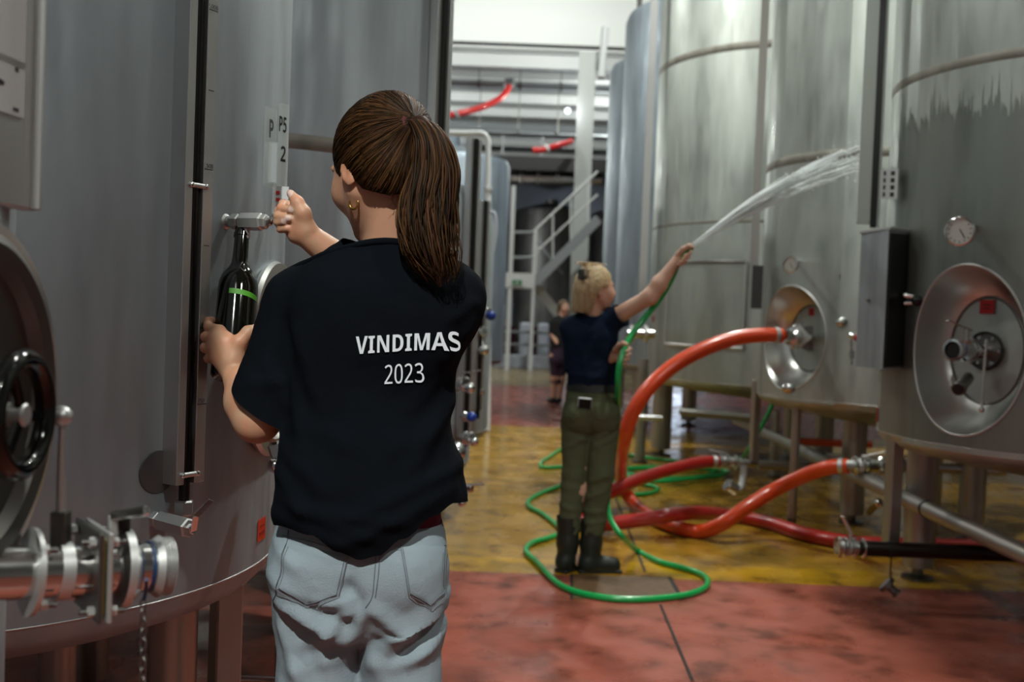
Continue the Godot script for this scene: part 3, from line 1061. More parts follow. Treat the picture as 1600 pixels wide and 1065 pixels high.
# ---------------------------------------------------------------- the tank being drawn from
func build_tank_one() -> void:
	var c := TANK_ONE
	var r := R_ONE
	var o := tank("steel tank with black sight tube and litre scale, being drawn from into the bottle", c, r, 0.735, 3.4, M.tank_steel, [], [], "short tanks in the near row")
	for q in [[270, 1000, 2.15, 0.052, 0], [352, 1000, 2.25, 0.030, 1], [90, 1000, 2.7, 0.05, 0]]:
		var p := at(q[0], q[1], q[2])
		p.y = 0
		if q[4] == 0:
			part("leg", mb().rod(p, p + Vector3(0, 0.74, 0), q[3], 28), M.pipe_steel, o)
		else:
			part("leg", mb().box(Transform3D(Basis(Vector3.UP, 0.6), p + Vector3(0, 0.37, 0)), Vector3(q[3] * 2, 0.74, q[3] * 2), 0.004), M.pipe_steel, o)
	# level gauge: channel, black tube, graduated strip, two clips
	var top := at(292, -120, 1.96).y
	var bot := at(268, 752, 1.96).y
	var gp := hit_tank(c, r, 284, 380)
	var f := wall_frame(c, gp)
	var h := top - bot
	var my := (top + bot) * 0.5
	var strip := func(x0: float, x1: float, z0: float, z1: float, bev := 0.001) -> MB:
		return mb().box(f * Transform3D(Basis.IDENTITY, Vector3((x0 + x1) * 0.5, my - gp.y, (z0 + z1) * 0.5)), Vector3(x1 - x0, h, z1 - z0), bev)
	var chn := part("gauge_channel", strip.call(-0.032, -0.029, -0.002, 0.040), M.satin, o)
	part("channel_lip", strip.call(-0.032, -0.013, 0.038, 0.041), M.satin, chn)
	part("channel_wall", strip.call(-0.014, -0.012, 0.012, 0.040), M.satin, chn)
	part("channel_wall", strip.call(0.012, 0.014, 0.012, 0.042), M.satin, chn)
	part("scale_strip", strip.call(0.012, 0.042, 0.034, 0.037), M.satin, chn)
	part("channel_wall", strip.call(0.040, 0.042, 0.0, 0.036), M.satin_dark, chn)
	var tb := f * Vector3(0, 0, 0.028)
	part("sight_tube", mb().rod(Vector3(tb.x, bot - 0.035, tb.z), Vector3(tb.x, top, tb.z), 0.0105, 20), M.black_tube, o, "black sight tube")
	for py in [291, 738]:
		var y := at(285, py, 1.96).y
		var w := f * Transform3D(Basis.IDENTITY, Vector3(0, y - gp.y, 0.041))
		var clip := part("tube_clip", mb().rod(w * Vector3(-0.017, 0, 0), w * Vector3(0.018, 0, 0), 0.0052, 12, 0.001), M.satin, o)
		part("clip_screw", mb().ball(w * Transform3D(Basis.IDENTITY, Vector3(-0.018, 0, 0.001)), Vector3.ONE * 0.0062, 12, 8), M.polished, clip)
		part("clip_screw", mb().ball(w * Transform3D(Basis.IDENTITY, Vector3(0.019, 0, 0.001)), Vector3.ONE * 0.0062, 12, 8), M.polished, clip)
	# graduations: 500 litres are 248 pixels of tube here
	var gl := mb()
	var z := 0.0375
	for g in [["2.000", 13.0, 1], ["", 139.0, 0], ["1.500", 263.0, 1], ["", 383.0, 0], ["1.000", 512.0, 1], ["750", 632.0, 1]]:
		var y := at(318, g[1], 1.955).y
		var w := f * Transform3D(Basis.IDENTITY, Vector3(0.027, y - gp.y, z))
		gl.box(w * Transform3D(Basis.IDENTITY, Vector3(0 if g[2] else 0.002, 0, 0)), Vector3(0.027 if g[2] else 0.014, 0.0014, 0.0004))
		if g[0]: print_on(gl, w * Transform3D(Basis.IDENTITY, Vector3(0.0, 0.0068, 0.0003)), g[0], 0.0080)
	part("scale_mark", gl, M.print_ink, chn, "black litre marks and figures")
	# valve at the foot of the sight tube
	var v := thing("ball_valve", "steel ball valve at the foot of the black sight tube, its lever cocked up", "valve", Vector3(tb.x, bot - 0.1, tb.z))
	var tn := Vector3(tb.x, bot - 0.035, tb.z)
	part("union_nut", mb().hexa(tn + Vector3(0, -0.028, 0), tn + Vector3(0, 0.002, 0), 0.019, 0.003), M.satin, v)
	part("union_neck", mb().rod(tn + Vector3(0, -0.055, 0), tn + Vector3(0, -0.02, 0), 0.010, 16), M.satin, v)
	var vc := tn + Vector3(0, -0.066, 0)
	var out := (f.basis.z * 0.85 + f.basis.x * 0.35).normalized()
	var va := at(237, 809, 1.93)
	var vb := at(296, 825, 1.865)
	out = (vb - va).normalized()
	part("valve_body", mb().hexa(va + (vb - va) * 0.24, vb, 0.0195, 0.003), M.satin, v)
	part("end_nut", mb().hexa(va, va + (vb - va) * 0.22, 0.0165, 0.003), M.satin, v)
	part("pipe_stub", mb().rod(vc - out * 0.14 + Vector3(0, 0.01, 0), va, 0.012, 16), M.satin, v)
	part("lever_nut", mb().hexa(vb, vb + out * 0.012, 0.010), M.polished, v)
	part("lever", mb().bar(vb + out * 0.012 + Vector3(0, -0.004, 0), at(306, 806, 1.845), 0.014, 0.002, 0.0005, out).bar(at(306, 806, 1.845), at(330, 781, 1.845), 0.014, 0.002, 0.0005, out), M.polished, v)
	part("boss_plate", mb().lathe(along(hit_tank(c, r, 246, 737), hit_tank(c, r, 246, 737) + round_from(c, hit_tank(c, r, 246, 737))), [Vector2(0.042, 0), Vector2(0.041, 0.003), Vector2(0, 0.004)], 36), M.tank_steel_dark, o)
	# sample valve that the bottle hangs under
	var sp := hit_tank(c, r, 354, 346)
	var n := round_from(c, sp)
	var s := thing("sample_valve", "small hexagonal sample valve high on the tank, wine running from it into the bottle", "valve", sp)
	part("weld_boss", mb().lathe(along(sp, sp + n), [Vector2(0.022, -0.004), Vector2(0.012, 0.003), Vector2(0.011, 0.014), Vector2(0, 0.014)], 20), M.satin, s)
	part("end_nut", mb().hexa(sp + n * 0.012, sp + n * 0.032, 0.0165, 0.0025), M.satin, s)
	part("valve_body", mb().hexa(sp + n * 0.034, sp + n * 0.088, 0.0185, 0.003), M.satin, s)
	part("end_cap", mb().hexa(sp + n * 0.086, sp + n * 0.099, 0.0155, 0.002), M.satin, s)
	part("spout", mb().rod(sp + n * 0.05 + Vector3(0, -0.034, 0), sp + n * 0.05 + Vector3(0, -0.012, 0), 0.0075, 14), M.satin, s)
	part("lever_nut", mb().hexa(sp + n * 0.099, sp + n * 0.109, 0.0085), M.polished, s)
	part("lever", mb().bar(sp + n * 0.104, at(425, 337, 2.045), 0.013, 0.0026, 0.0006).bar(at(425, 337, 2.045), at(470, 342, 2.045), 0.014, 0.0026, 0.0006), M.polished, s)
	# manway at the side
	var m := Vector3(1.0, 0, 0.017).normalized()
	var q0 := Vector3(c.x, at(416, 562, 2.25).y, c.y) + m * (r - 0.085)
	var x := along(q0, q0 + m)
	part("manway_neck", mb().lathe(x, [Vector2(0.205, 0), Vector2(0.205, 0.075), Vector2(0.222, 0.08), Vector2(0.226, 0.09), Vector2(0.222, 0.1), Vector2(0.196, 0.1), Vector2(0.19, 0.09), Vector2(0.19, 0.0)], 72), M.polished_ring, o)
	part("manway_door", mb().lathe(x, [Vector2(0.196, 0.1), Vector2(0.186, 0.106), Vector2(0.176, 0.09), Vector2(0.10, 0.10), Vector2(0, 0.105)], 64), M.satin_dark, o)
	part("door_clamp", mb().bar(at(428, 690, 2.2), at(438, 722, 2.2), 0.03, 0.03, 0.006).ball(Transform3D(Basis.IDENTITY, at(430, 727, 2.18)), Vector3.ONE * 0.017), M.polished, o)
	# plates and papers on the wall's far side
	var pl := thing("number_plate", "clear tank number plate reading P and P5 over the raised hand", "sign", hit_tank(c, r, 432, 225))
	for q in [[415, 433, 165, 290, 2.17, 2.22], [436, 452, 160, 300, 2.30, 2.33]]:
		var a0 := at(q[0], q[2], q[4])
		var b0 := at(q[1], q[2], q[5])
		var tx := b0 - a0
		tx.y = 0
		var w := tx.length()
		tx = tx.normalized()
		var nz := tx.cross(Vector3.UP)
		if nz.z < 0: nz = -nz
		var y0 := at(q[0], q[3], q[4]).y
		var fr := Transform3D(Basis(tx, Vector3.UP, nz), (a0 + b0) * 0.5)
		fr.origin.y = (a0.y + y0) * 0.5
		part("plate", mb().box(fr, Vector3(w, a0.y - y0, 0.002), 0.0005), M.acrylic, pl)
		var ink := mb()
		var up := (a0.y - y0) * 0.5
		var fz := func(dx: float, dy: float) -> Transform3D: return fr * Transform3D(Basis.IDENTITY, Vector3(dx, dy, 0.002))
		if q[0] == 415:
			print_on(ink, fz.call(0.0, up - 0.045), "P", 0.040, true, 0.7)
			part("figure", ink, M.grey_ink, pl)
		else:
			print_on(ink, fz.call(-0.004, up - 0.048), "P5", 0.036, true, 0.5)
			part("figure", ink, M.print_ink, pl)
			part("figure", print_on(mb(), fz.call(0.0, up - 0.115), "2", 0.036, true, 0.7), M.print_ink, pl)
	var sl := thing("document_sleeve", "narrow clear plastic sleeve under the number plate", "sleeve", at(427, 255, 2.28))
	part("sleeve", mb().bar(at(425, 287, 2.19), at(427, 222, 2.19), 0.020, 0.010, 0.003), M.acrylic, sl)
	part("insert", mb().bar(at(427, 285, 2.195), at(429, 224, 2.195), 0.012, 0.002), M.grey_paint, sl)
	var wl := thing("warning_label", "white label with red lines beside the raised thumb", "label", at(438, 310, 2.3))
	part("sheet", mb().bar(at(437, 334, 2.25), at(439, 291, 2.25), 0.036, 0.0015), M.white_paper, wl)
	var rd := mb()
	for q in [[432, 300, 6], [432, 311, 6], [441, 313, 6], [434, 322, 9]]:
		rd.bar(at(q[0] + 2, q[1] + 3, 2.247), at(q[0] + 2, q[1] - 2, 2.247), q[2] * 0.0014, 0.001)
	part("red_line", rd, M.red_ink, wl)
	var ol := thing("orange_label", "small orange label low on the tank by the jeans", "label", hit_tank(c, r, 408, 826))
	var of := wall_frame(c, hit_tank(c, r, 408, 826))
	of.origin += of.basis.z * 0.0015
	part("sheet", mb().box(of, Vector3(0.05, 0.05, 0.001)), M.orange_label, ol)
	part("print_line", mb().box(of * Transform3D(Basis.IDENTITY, Vector3(0, 0.008, 0.001)), Vector3(0.03, 0.004, 0.0006)).box(of * Transform3D(Basis.IDENTITY, Vector3(0, -0.008, 0.001)), Vector3(0.036, 0.008, 0.0006)), M.red_label, ol)
	# rail on the floor behind the legs
	var rl := thing("floor_rail", "low bright steel rail standing behind the short tank's legs", "rail", on_floor(400, 1050))
	var ra := at(360, 1060, 2.75)
	var rb := at(560, 1066, 2.75)
	part("rail", mb().rod(ra, rb, 0.011, 14), M.polished, rl)
	for p in [ra, rb]: part("post", mb().rod(Vector3(p.x, 0, p.z), p, 0.012, 12), M.satin, rl)

# ---------------------------------------------------------------- the next tank of the row
func build_tank_two() -> void:
	var c := TANK_TWO
	var y := at(480, 226, 3.2).y
	var o := tank("short steel tank behind the worker, its black tube standing at the edge", c, 0.72, 0.80, 3.4, M.tank_steel, [[y, 0.024]], [[-0.7, -3.3, 0.05], [-1.4, -3.4, 0.05], [-0.6, -4.3, 0.05], [-1.4, -4.3, 0.05]], "short tanks in the near row")
	edge_gauge(o, c, 0.72, 671, 3.4)

func edge_gauge(o: Node3D, c: Vector2, r: float, px: float, top: float, low := 1.0) -> void:   # sight tube in its channel at a tank's edge
	var gp := hit_tank(c, r, px, 300)
	var f := wall_frame(c, gp)
	var bar_ := func(x0: float, x1: float, z0: float, z1: float) -> MB:
		return mb().box(f * Transform3D(Basis.IDENTITY, Vector3((x0 + x1) * 0.5, (top + low) * 0.5 - gp.y, (z0 + z1) * 0.5)), Vector3(x1 - x0, top - low, z1 - z0), 0.001)
	part("gauge_channel", bar_.call(-0.045, -0.012, 0.0, 0.03), M.satin, o)
	var t := f * Vector3(0.0, 0, 0.035)
	part("sight_tube", mb().rod(Vector3(t.x, low - 0.05, t.z), Vector3(t.x, top, t.z), 0.013, 16), M.black_tube, o, "black sight tube")
	part("scale_strip", bar_.call(0.014, 0.04, 0.0, 0.05), M.satin, o)
# ---------------------------------------------------------------- tall tanks along the other side
const TANK_A := Vector2(2.74, -4.96)
const R_A := 0.85
const TANK_B := Vector2(2.627, -7.076)
const R_B := 0.85
const TANK_C := Vector2(2.55, -9.9)
const R_C := 1.187

# A tank wall with an oval opening: h = [angle, height, half width in metres along the wall, half height].
func holed_shell(c: Vector2, r: float, yb: float, yt: float, h: Array) -> MB:
	var b := mb()
	var a0: float = h[0]
	var yc: float = h[1]
	var W: float = h[2] * 1.25
	var H: float = h[3] * 1.2
	var x := Transform3D(Basis.IDENTITY, Vector3(c.x, 0, c.y))
	var wa := W / r
	b.lathe(x, [Vector2(r, yb + 0.05), Vector2(r, yt - 0.08), Vector2(r - 0.03, yt)], 104, a0 + wa, a0 - wa + TAU)
	for q in [[yb + 0.05, yc - H], [yc + H, yt - 0.08]]:
		b.lathe(x, [Vector2(r, q[0]), Vector2(r, q[1])], 24, a0 - wa, a0 + wa)
	b.lathe(x, [Vector2(r, yt - 0.08), Vector2(r - 0.03, yt)], 24, a0 - wa, a0 + wa)
	var n := 96
	var rows := []
	for i in 9:
		var s := i / 8.0
		var row := []
		for j in n + 1:
			var t := TAU * j / n
			var e := Vector2(cos(t) * h[2], sin(t) * h[3])
			var k := minf(W / maxf(absf(cos(t)), 1e-5), H / maxf(absf(sin(t)), 1e-5))
			var o := Vector2(cos(t), sin(t)) * k
			var p := e.lerp(o, s)
			var ang := a0 + p.x / r
			row.append(b.vert(Vector3(c.x + r * cos(ang), yc + p.y, c.y + r * sin(ang)), Vector3(cos(ang), 0, sin(ang))))
		rows.append(row)
	for i in 8:
		for j in n: b.quad(rows[i][j], rows[i][j + 1], rows[i + 1][j + 1], rows[i + 1][j])
	return b

func holed_tank(label: String, c: Vector2, r: float, yb: float, yt: float, h: Array, seams: Array, legs: Array, group: String) -> Node3D:
	var o := tank(label, c, r, yb, yt, M.tank_steel_warm, seams, legs, group)
	var sh: MeshInstance3D = o.get_node("tank_shell")
	sh.mesh = holed_shell(c, r, yb, yt, h).mesh()
	# dished recess and door
	var a0: float = h[0]
	var nrm := Vector3(cos(a0), 0, sin(a0))
	var side := Vector3(-sin(a0), 0, cos(a0))
	var dc: Vector3 = Vector3(c.x, h[1], c.y) + nrm * (r - float(h[4]))
	var rows := []
	var lip := []
	for i in 7:
		var s := i / 6.0
		var row := []
		for j in 97:
			var t := TAU * j / 96
			var ang: float = a0 + cos(t) * h[2] / r
			var p0 := Vector3(c.x + r * cos(ang), h[1] + sin(t) * h[3], c.y + r * sin(ang))
			var p1: Vector3 = dc + side * cos(t) * h[2] * h[5] + Vector3.UP * sin(t) * h[3] * h[5]
			var p := p0.lerp(p1, s)
			p += nrm * (0.03 * sin(PI * s) * -1.0)
			row.append(p)
			if i == 0: lip.append(p0 + nrm * 0.001)
		rows.append(row)
	var rec := mb()
	var bb := []
	for i in 7:
		var row := []
		for j in 97:
			var pu: Vector3 = rows[i][(j + 1) % 96]
			var pd: Vector3 = rows[i][(j + 95) % 96]
			var qu: Vector3 = rows[mini(i + 1, 6)][j]
			var qd: Vector3 = rows[maxi(i - 1, 0)][j]
			var nn := (pu - pd).cross(qu - qd).normalized()
			var p: Vector3 = rows[i][j]
			var inw: Vector3 = dc + nrm * float(h[4]) - p
			if nn.dot(inw) < 0: nn = -nn
			row.append(rec.vert(p, nn))
		bb.append(row)
	for i in 6:
		for j in 96: rec.quad(bb[i][j], bb[i][j + 1], bb[i + 1][j + 1], bb[i + 1][j])
	var mw := part("manway_recess", rec, M.polished_ring, o)
	part("manway_rim", mb().tube(lip.slice(0, 96), 0.006, 8, false, true), M.satin, mw)
	var dpts := []
	for j in 64:
		var t := TAU * j / 64
		dpts.append(dc + side * cos(t) * h[2] * h[5] + Vector3.UP * sin(t) * h[3] * h[5])
	var dr := part("manway_door", door_plate(dpts, nrm), M.tank_steel_warm, o)
	part("door_gasket", mb().tube(dpts, 0.007, 8, false, true), M.satin_dark, dr)
	return o

func door_plate(pts: Array, nrm: Vector3) -> MB:
	var b := mb()
	b.flat(pts, nrm)
	return b

func angle_of(c: Vector2, p: Vector3) -> float: return atan2(p.z - c.y, p.x - c.x)

func dial(o: Node3D, p: Vector3, facing: Vector3, r: float, stem_to: Vector3) -> void:
	var x := along(p, p + facing)
	part("dial_case", mb().lathe(x, [Vector2(0, -0.02), Vector2(r * 0.9, -0.02), Vector2(r, -0.012), Vector2(r, 0.008), Vector2(r * 0.9, 0.012), Vector2(r * 0.86, 0.004)], 32), M.polished, o)
	var fc := part("dial_face", mb().lathe(x, [Vector2(r * 0.87, 0.004), Vector2(0, 0.004)], 28), M.gauge_face, o, "white dial face")
	var tk := mb()
	for k in 11:
		var a := TAU * (k - 5) / 14.0
		var d := x.basis.z * cos(a) + x.basis.x * sin(a)
		tk.bar(p + facing * 0.0052 + d * r * 0.66, p + facing * 0.0052 + d * r * 0.8, r * 0.05, 0.0008, 0.0, facing)
	tk.bar(p + facing * 0.006 - x.basis.z * r * 0.15, p + facing * 0.006 + (x.basis.z + x.basis.x * 0.7).normalized() * r * 0.6, r * 0.06, 0.0008, 0.0, facing)
	part("dial_mark", tk, M.print_ink, fc)
	part("stem", mb().rod(p - facing * 0.01, stem_to, r * 0.3, 12), M.satin, o)

func build_side_tanks() -> void:
	# --- the tank with the grey cabinet
	var c := TANK_A
	var pl := hit_tank(c, R_A, 1429, 548)
	var pr := hit_tank(c, R_A, 1607, 548)
	var al := angle_of(c, pl)
	var ar := angle_of(c, pr)
	var pc := hit_tank(c, R_A, 1518, 548)
	var top := hit_tank(c, R_A, 1514, 413).y
	var low := hit_tank(c, R_A, 1522, 683).y
	var hw := absf(ar - al) * 0.5 * R_A
	var seam := hit_tank(c, R_A, 1474, 106).y
	var yb := at(1364, 676, 5.25).y - 0.02
	var h := [(al + ar) * 0.5, (top + low) * 0.5, hw, (top - low) * 0.5, 0.19, 0.64]
	var o := holed_tank("tall damp streaked steel tank with a grey cabinet at its edge", c, R_A, yb, 4.6, h, [[seam, 0.022]], [[2.30, -5.5, 0.083], [3.25, -4.6, 0.083], [3.2, -5.6, 0.083]], "tall tanks across the aisle")
	damp_patch(o, c, R_A, seam, [h[0], h[1], h[2], h[3], 0.0, yb + 0.052])
	var a0: float = h[0]
	var nrm := Vector3(cos(a0), 0, sin(a0))
	var dc := Vector3(c.x, h[1], c.y) + nrm * (R_A - 0.19)
	# valve on the door
	var v := thing("outlet_valve", "steel outlet valve with lever on the door of the dished manway beside the grey cabinet", "valve", dc)
	door_valve(v, dc + Vector3(0, 0.0, 0), nrm, 1.0)
	part("hanging_rod", mb().rod(at(1541, 530, 4.36), at(1534, 636, 4.36), 0.006, 10), M.satin, v)
	part("rod_end", mb().ball(Transform3D(Basis.IDENTITY, at(1534, 640, 4.36)), Vector3.ONE * 0.013), M.polished, v)
	var tp := thing("drain_tap", "small steel tap below the outlet valve, low in the dished manway of the cabinet tank", "tap", at(1503, 602, 4.5))
	part("tap_body", mb().rod(at(1512, 590, 4.56), at(1500, 605, 4.42), 0.028, 18, 0.005), M.satin_dark, tp)
	part("tap_mouth", mb().rod(at(1500, 605, 4.42), at(1497, 608, 4.40), 0.032, 18, 0.004), M.satin_dark, tp)
	part("tap_bore", mb().rod(at(1498, 607, 4.405), at(1496.6, 608.3, 4.394), 0.024, 18), M.black_rubber, tp)
	sticker("red_sticker", "large red square sticker on the manway door beside the outlet valve", dc + (at(1553, 478, 4.5) - at(1552, 548, 4.5)), nrm, 0.07, 0.064)
	var g := thing("thermometer", "larger round dial thermometer above the dished manway of the cabinet tank", "gauge", hit_tank(c, R_A, 1512, 358))
	dial(g, at(1500, 361, 4.22), (EYE - at(1500, 361, 4.3) + Vector3(-1.6, 0, 0)).normalized(), 0.062, hit_tank(c, R_A, 1516, 352))
	sticker("red_sticker", "narrow red sticker near the bottom rim of the cabinet tank", hit_tank(c, R_A, 1372, 648), round_from(c, hit_tank(c, R_A, 1372, 648)), 0.05, 0.07)
	# level gauge at its edge
	var gz := 5.12
	var gc := part("gauge_channel", upright(1357, 20, -60, 350, gz, 0.03), M.light_steel, o)
	part("sight_tube", upright(1372, 9, -60, 356, gz - 0.03, 0.02), M.black_tube, o, "dark sight tube")
	part("channel_lip", upright(1379, 5, -60, 356, gz - 0.02, 0.03), M.light_steel, gc)
	# cabinet
	var q := [at(1341, 470, 5.02), at(1384, 470, 4.76), at(1414, 470, 4.84), at(1372, 470, 5.24)]
	var yt := at(1384, 358, 4.76).y
	var ylo := at(1384, 577, 4.76).y
	var cab := thing("cabinet", "grey steel cabinet with a black side hung at the tank's edge", "cabinet", Vector3(q[1].x, ylo, q[1].z))
	part("cabinet_body", prism(q, ylo, yt, 0.004), M.tank_steel, cab)
	part("cabinet_cap", prism([q[0] + Vector3(-0.01, 0, 0), q[1] + Vector3(0, 0, 0.012), q[2] + Vector3(0.012, 0, 0), q[3]], yt, yt + 0.012, 0.002), M.satin, cab)
	var sd: Vector3 = (q[2] - q[1]).normalized()
	var sn := sd.cross(Vector3.UP)
	if sn.z < 0: sn = -sn
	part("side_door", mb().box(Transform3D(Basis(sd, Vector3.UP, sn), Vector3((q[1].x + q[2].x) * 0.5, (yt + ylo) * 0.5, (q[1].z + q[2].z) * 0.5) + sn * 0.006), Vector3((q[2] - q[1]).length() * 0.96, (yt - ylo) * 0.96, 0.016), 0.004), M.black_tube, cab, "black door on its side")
	var lk := at(1356, 468, 4.92)
	part("lock", mb().rod(lk + Vector3(0.01, 0, -0.02), lk + Vector3(-0.012, 0, 0.02), 0.009, 12, 0.002), M.polished, cab)
	var lb := thing("barcode_label", "white label with rows of black print above the grey cabinet", "label", at(1389, 287, 4.95))
	var lx := wall_frame(c, hit_tank(c, R_A, 1388, 287))
	lx.origin = at(1389, 287, 4.98)
	lx.basis = Basis((at(1402, 287, 4.9) - at(1376, 287, 5.05)).normalized(), Vector3.UP, (at(1402, 287, 4.9) - at(1376, 287, 5.05)).normalized().cross(Vector3.UP))
	part("sheet", mb().box(lx, Vector3(0.16, 0.15, 0.002)), M.white_paper, lb)
	var ink := mb()
	for i in 4:
		for j in 2:
			ink.box(lx * Transform3D(Basis.IDENTITY, Vector3(-0.04 + j * 0.075, 0.052 - i * 0.035, 0.0)), Vector3(0.036 if j else 0.02, 0.022, 0.0045))
	part("print_block", ink, M.print_ink, lb)
	var t2 := thing("sample_tap", "small sample tap with a black ball handle between cabinet and dished manway", "tap", at(1424, 467, 4.85))
	part("tap_body", mb().rod(at(1418, 467, 5.0), at(1432, 468, 4.72), 0.014, 14, 0.003).rod(at(1412, 461, 4.8), at(1428, 463, 4.78), 0.012, 12, 0.003).rod(at(1412, 474, 4.8), at(1426, 473, 4.78), 0.010, 12, 0.003), M.polished, t2)
	part("tap_handle", mb().ball(Transform3D(Basis.IDENTITY, at(1433, 469, 4.72)), Vector3.ONE * 0.027), M.black_gloss, t2)
	var rk := thing("red_tap", "small tap with a red knob beside the grey cabinet's lower part", "tap", at(1338, 527, 5.3))
	part("tap_body", mb().rod(at(1330, 523, 5.35), at(1338, 526, 5.3), 0.018, 12, 0.003).rod(at(1331, 547, 5.3), at(1331, 560, 5.3), 0.014, 12).rod(at(1330, 530, 5.3), at(1331, 570, 5.3), 0.006, 8), M.polished, rk)
	part("tap_knob", mb().ball(Transform3D(Basis.IDENTITY, at(1341, 528, 5.27)), Vector3(0.024, 0.022, 0.022)), M.red_label, rk)
	# --- the second one
	c = TANK_B
	pl = hit_tank(c, R_B, 1196, 528)
	pr = hit_tank(c, R_B, 1291, 528)
	al = angle_of(c, pl)
	ar = angle_of(c, pr)
	top = hit_tank(c, R_B, 1240, 446).y
	low = hit_tank(c, R_B, 1246, 611).y
	h = [(al + ar) * 0.5, (top + low) * 0.5, absf(ar - al) * 0.5 * R_B, (top - low) * 0.5, 0.19, 0.64]
	o = holed_tank("tall steel tank whose oval manway feeds the orange hose", c, R_B, at(1300, 634, 6.4).y - 0.03, 4.6, h, [[hit_tank(c, R_B, 1220, 254).y, 0.03]], [[2.44, -7.0, 0.083], [1.95, -6.75, 0.03], [3.2, -7.5, 0.083], [3.1, -6.6, 0.083]], "tall tanks across the aisle")
	a0 = h[0]
	nrm = Vector3(cos(a0), 0, sin(a0))
	dc = Vector3(c.x, h[1], c.y) + nrm * (R_B - 0.19)
	v = thing("outlet_valve", "steel coupling joining the orange hose to the tank's oval manway door", "valve", dc)
	door_coupling(v, dc, at(1222, 524, 6.25))
	sticker("red_sticker", "small red square sticker on the manway door above the orange hose coupling", dc + (at(1265, 487, 6.6) - at(1262, 530, 6.6)), nrm, 0.055, 0.055)
	g = thing("thermometer", "smaller round dial thermometer above the manway of the orange hose", "gauge", hit_tank(c, R_B, 1241, 410))
	dial(g, at(1235, 413, 6.25), (EYE - at(1235, 413, 6.3) + Vector3(-3.0, 0, 0)).normalized(), 0.052, hit_tank(c, R_B, 1243, 407))
	part("gauge_channel", upright(1187, 12, -60, 415, 7.05, 0.05), M.pipe_steel, o)
	var nb := part("side_box", upright(1183, 17, 415, 482, 6.95, 0.09), M.dark_grey_paint, o, "narrow dark box at the tank's edge")
	nb.name = "side_box"
	part("edge_rod", mb().rod(at(1343, -40, 6.45), at(1327, 430, 6.45), 0.012, 10), M.white_paint, o)
	part("rod_clamp", mb().rod(at(1318, 434, 6.42), at(1335, 434, 6.42), 0.014, 10, 0.003).rod(at(1320, 451, 6.42), at(1333, 451, 6.42), 0.014, 10, 0.003), M.polished, o)
	part("cover_disc", mb().ball(Transform3D(Basis.IDENTITY, hit_tank(c, R_B, 1316, 503)), Vector3(0.045, 0.034, 0.03)), M.polished, o, "shiny round cover")
	part("spray_ball", mb().ball(Transform3D(Basis.IDENTITY, at(1232, 606, 6.35)), Vector3(0.045, 0.035, 0.04)), M.polished, o)
	# --- the third one, wider, with a hatch
	c = TANK_C
	o = tank("wide tall steel tank with a square hatch behind the hose worker's raised arm", c, R_C, at(1100, 604, 8.9).y - 0.02, 5.1, M.tank_steel_warm, [[hit_tank(c, R_C, 1140, 74).y, 0.035], [hit_tank(c, R_C, 1100, 347).y, 0.012]], [[1.57, -10.2, 0.10], [2.85, -10.05, 0.07], [3.3, -10.4, 0.1], [2.6, -9.0, 0.03]], "tall tanks across the aisle")
	var hp := hit_tank(c, R_C, 1102, 475)
	var wf := wall_frame(c, hp)
	var hh := (hit_tank(c, R_C, 1102, 409).y - hit_tank(c, R_C, 1102, 541).y)
	var hl := angle_of(c, hit_tank(c, R_C, 1044, 475))
	var hr := angle_of(c, hit_tank(c, R_C, 1164, 475))
	var plate := mb()
	plate.lathe(Transform3D(Basis.IDENTITY, Vector3(c.x, 0, c.y)), [Vector2(R_C, hp.y - hh * 0.5), Vector2(R_C + 0.012, hp.y - hh * 0.5), Vector2(R_C + 0.012, hp.y + hh * 0.5), Vector2(R_C, hp.y + hh * 0.5)], 16, minf(hl, hr), maxf(hl, hr))
	var ht := part("hatch", plate, M.tank_steel_warm, o, "square hatch plate")
	for q2 in [[hl, 0], [hr, 0], [0, 1], [0, -1]]:
		var fr := mb()
		if q2[1] == 0:
			var p := Vector3(c.x + (R_C + 0.015) * cos(q2[0]), 0, c.y + (R_C + 0.015) * sin(q2[0]))
			fr.rod(p + Vector3(0, hp.y - hh * 0.5, 0), p + Vector3(0, hp.y + hh * 0.5, 0), 0.014, 8)
		else:
			var pts := []
			for k in 13:
				var a := lerpf(hl, hr, k / 12.0)
				pts.append(Vector3(c.x + (R_C + 0.015) * cos(a), hp.y + hh * 0.5 * q2[1], c.y + (R_C + 0.015) * sin(a)))
			fr.tube(pts, 0.014, 8)
		part("hatch_frame", fr, M.satin_dark if q2[1] == 1 else M.satin, ht)
	part("gauge_channel", upright(1013, 12, -60, 470, 9.75, 0.05), M.satin, o)
	var tv := thing("ball_valve", "bright steel valve on the hatch tank just behind the hose worker's elbow", "valve", at(995, 522, 9.5))
	part("valve_body", mb().rod(at(1024, 521, 9.3), at(978, 521, 9.3), 0.05, 14, 0.01), M.polished, tv)
	for px in [1012, 990]: part("flange", mb().rod(at(px, 521, 9.3), at(px - 6, 521, 9.3), 0.085, 18, 0.01), M.satin, tv)
	sticker("red_sticker", "tiny red sticker on the wide hatch tank beside the green hose", hit_tank(c, R_C, 1021, 498), round_from(c, hit_tank(c, R_C, 1021, 498)), 0.05, 0.06)
	# --- two more behind
	o = tank("tall bluish steel tank just past the hatch tank", Vector2(2.45, -12.33), 1.194, 0.8, 5.1, M.tank_steel_blue, [], [[1.6, -12.2, 0.1], [2.4, -13.3, 0.1]], "tall tanks across the aisle")
	part("edge_seam", upright(988, 8, -40, 560, 12.1, 0.04), M.satin_dark, o)
	o = tank("tall bluish steel tank at the end of the row, by the stair", Vector2(2.5, -14.86), 1.195, 0.8, 5.1, M.tank_steel_blue, [], [[1.6, -14.9, 0.1], [2.4, -15.8, 0.1]], "tall tanks across the aisle")
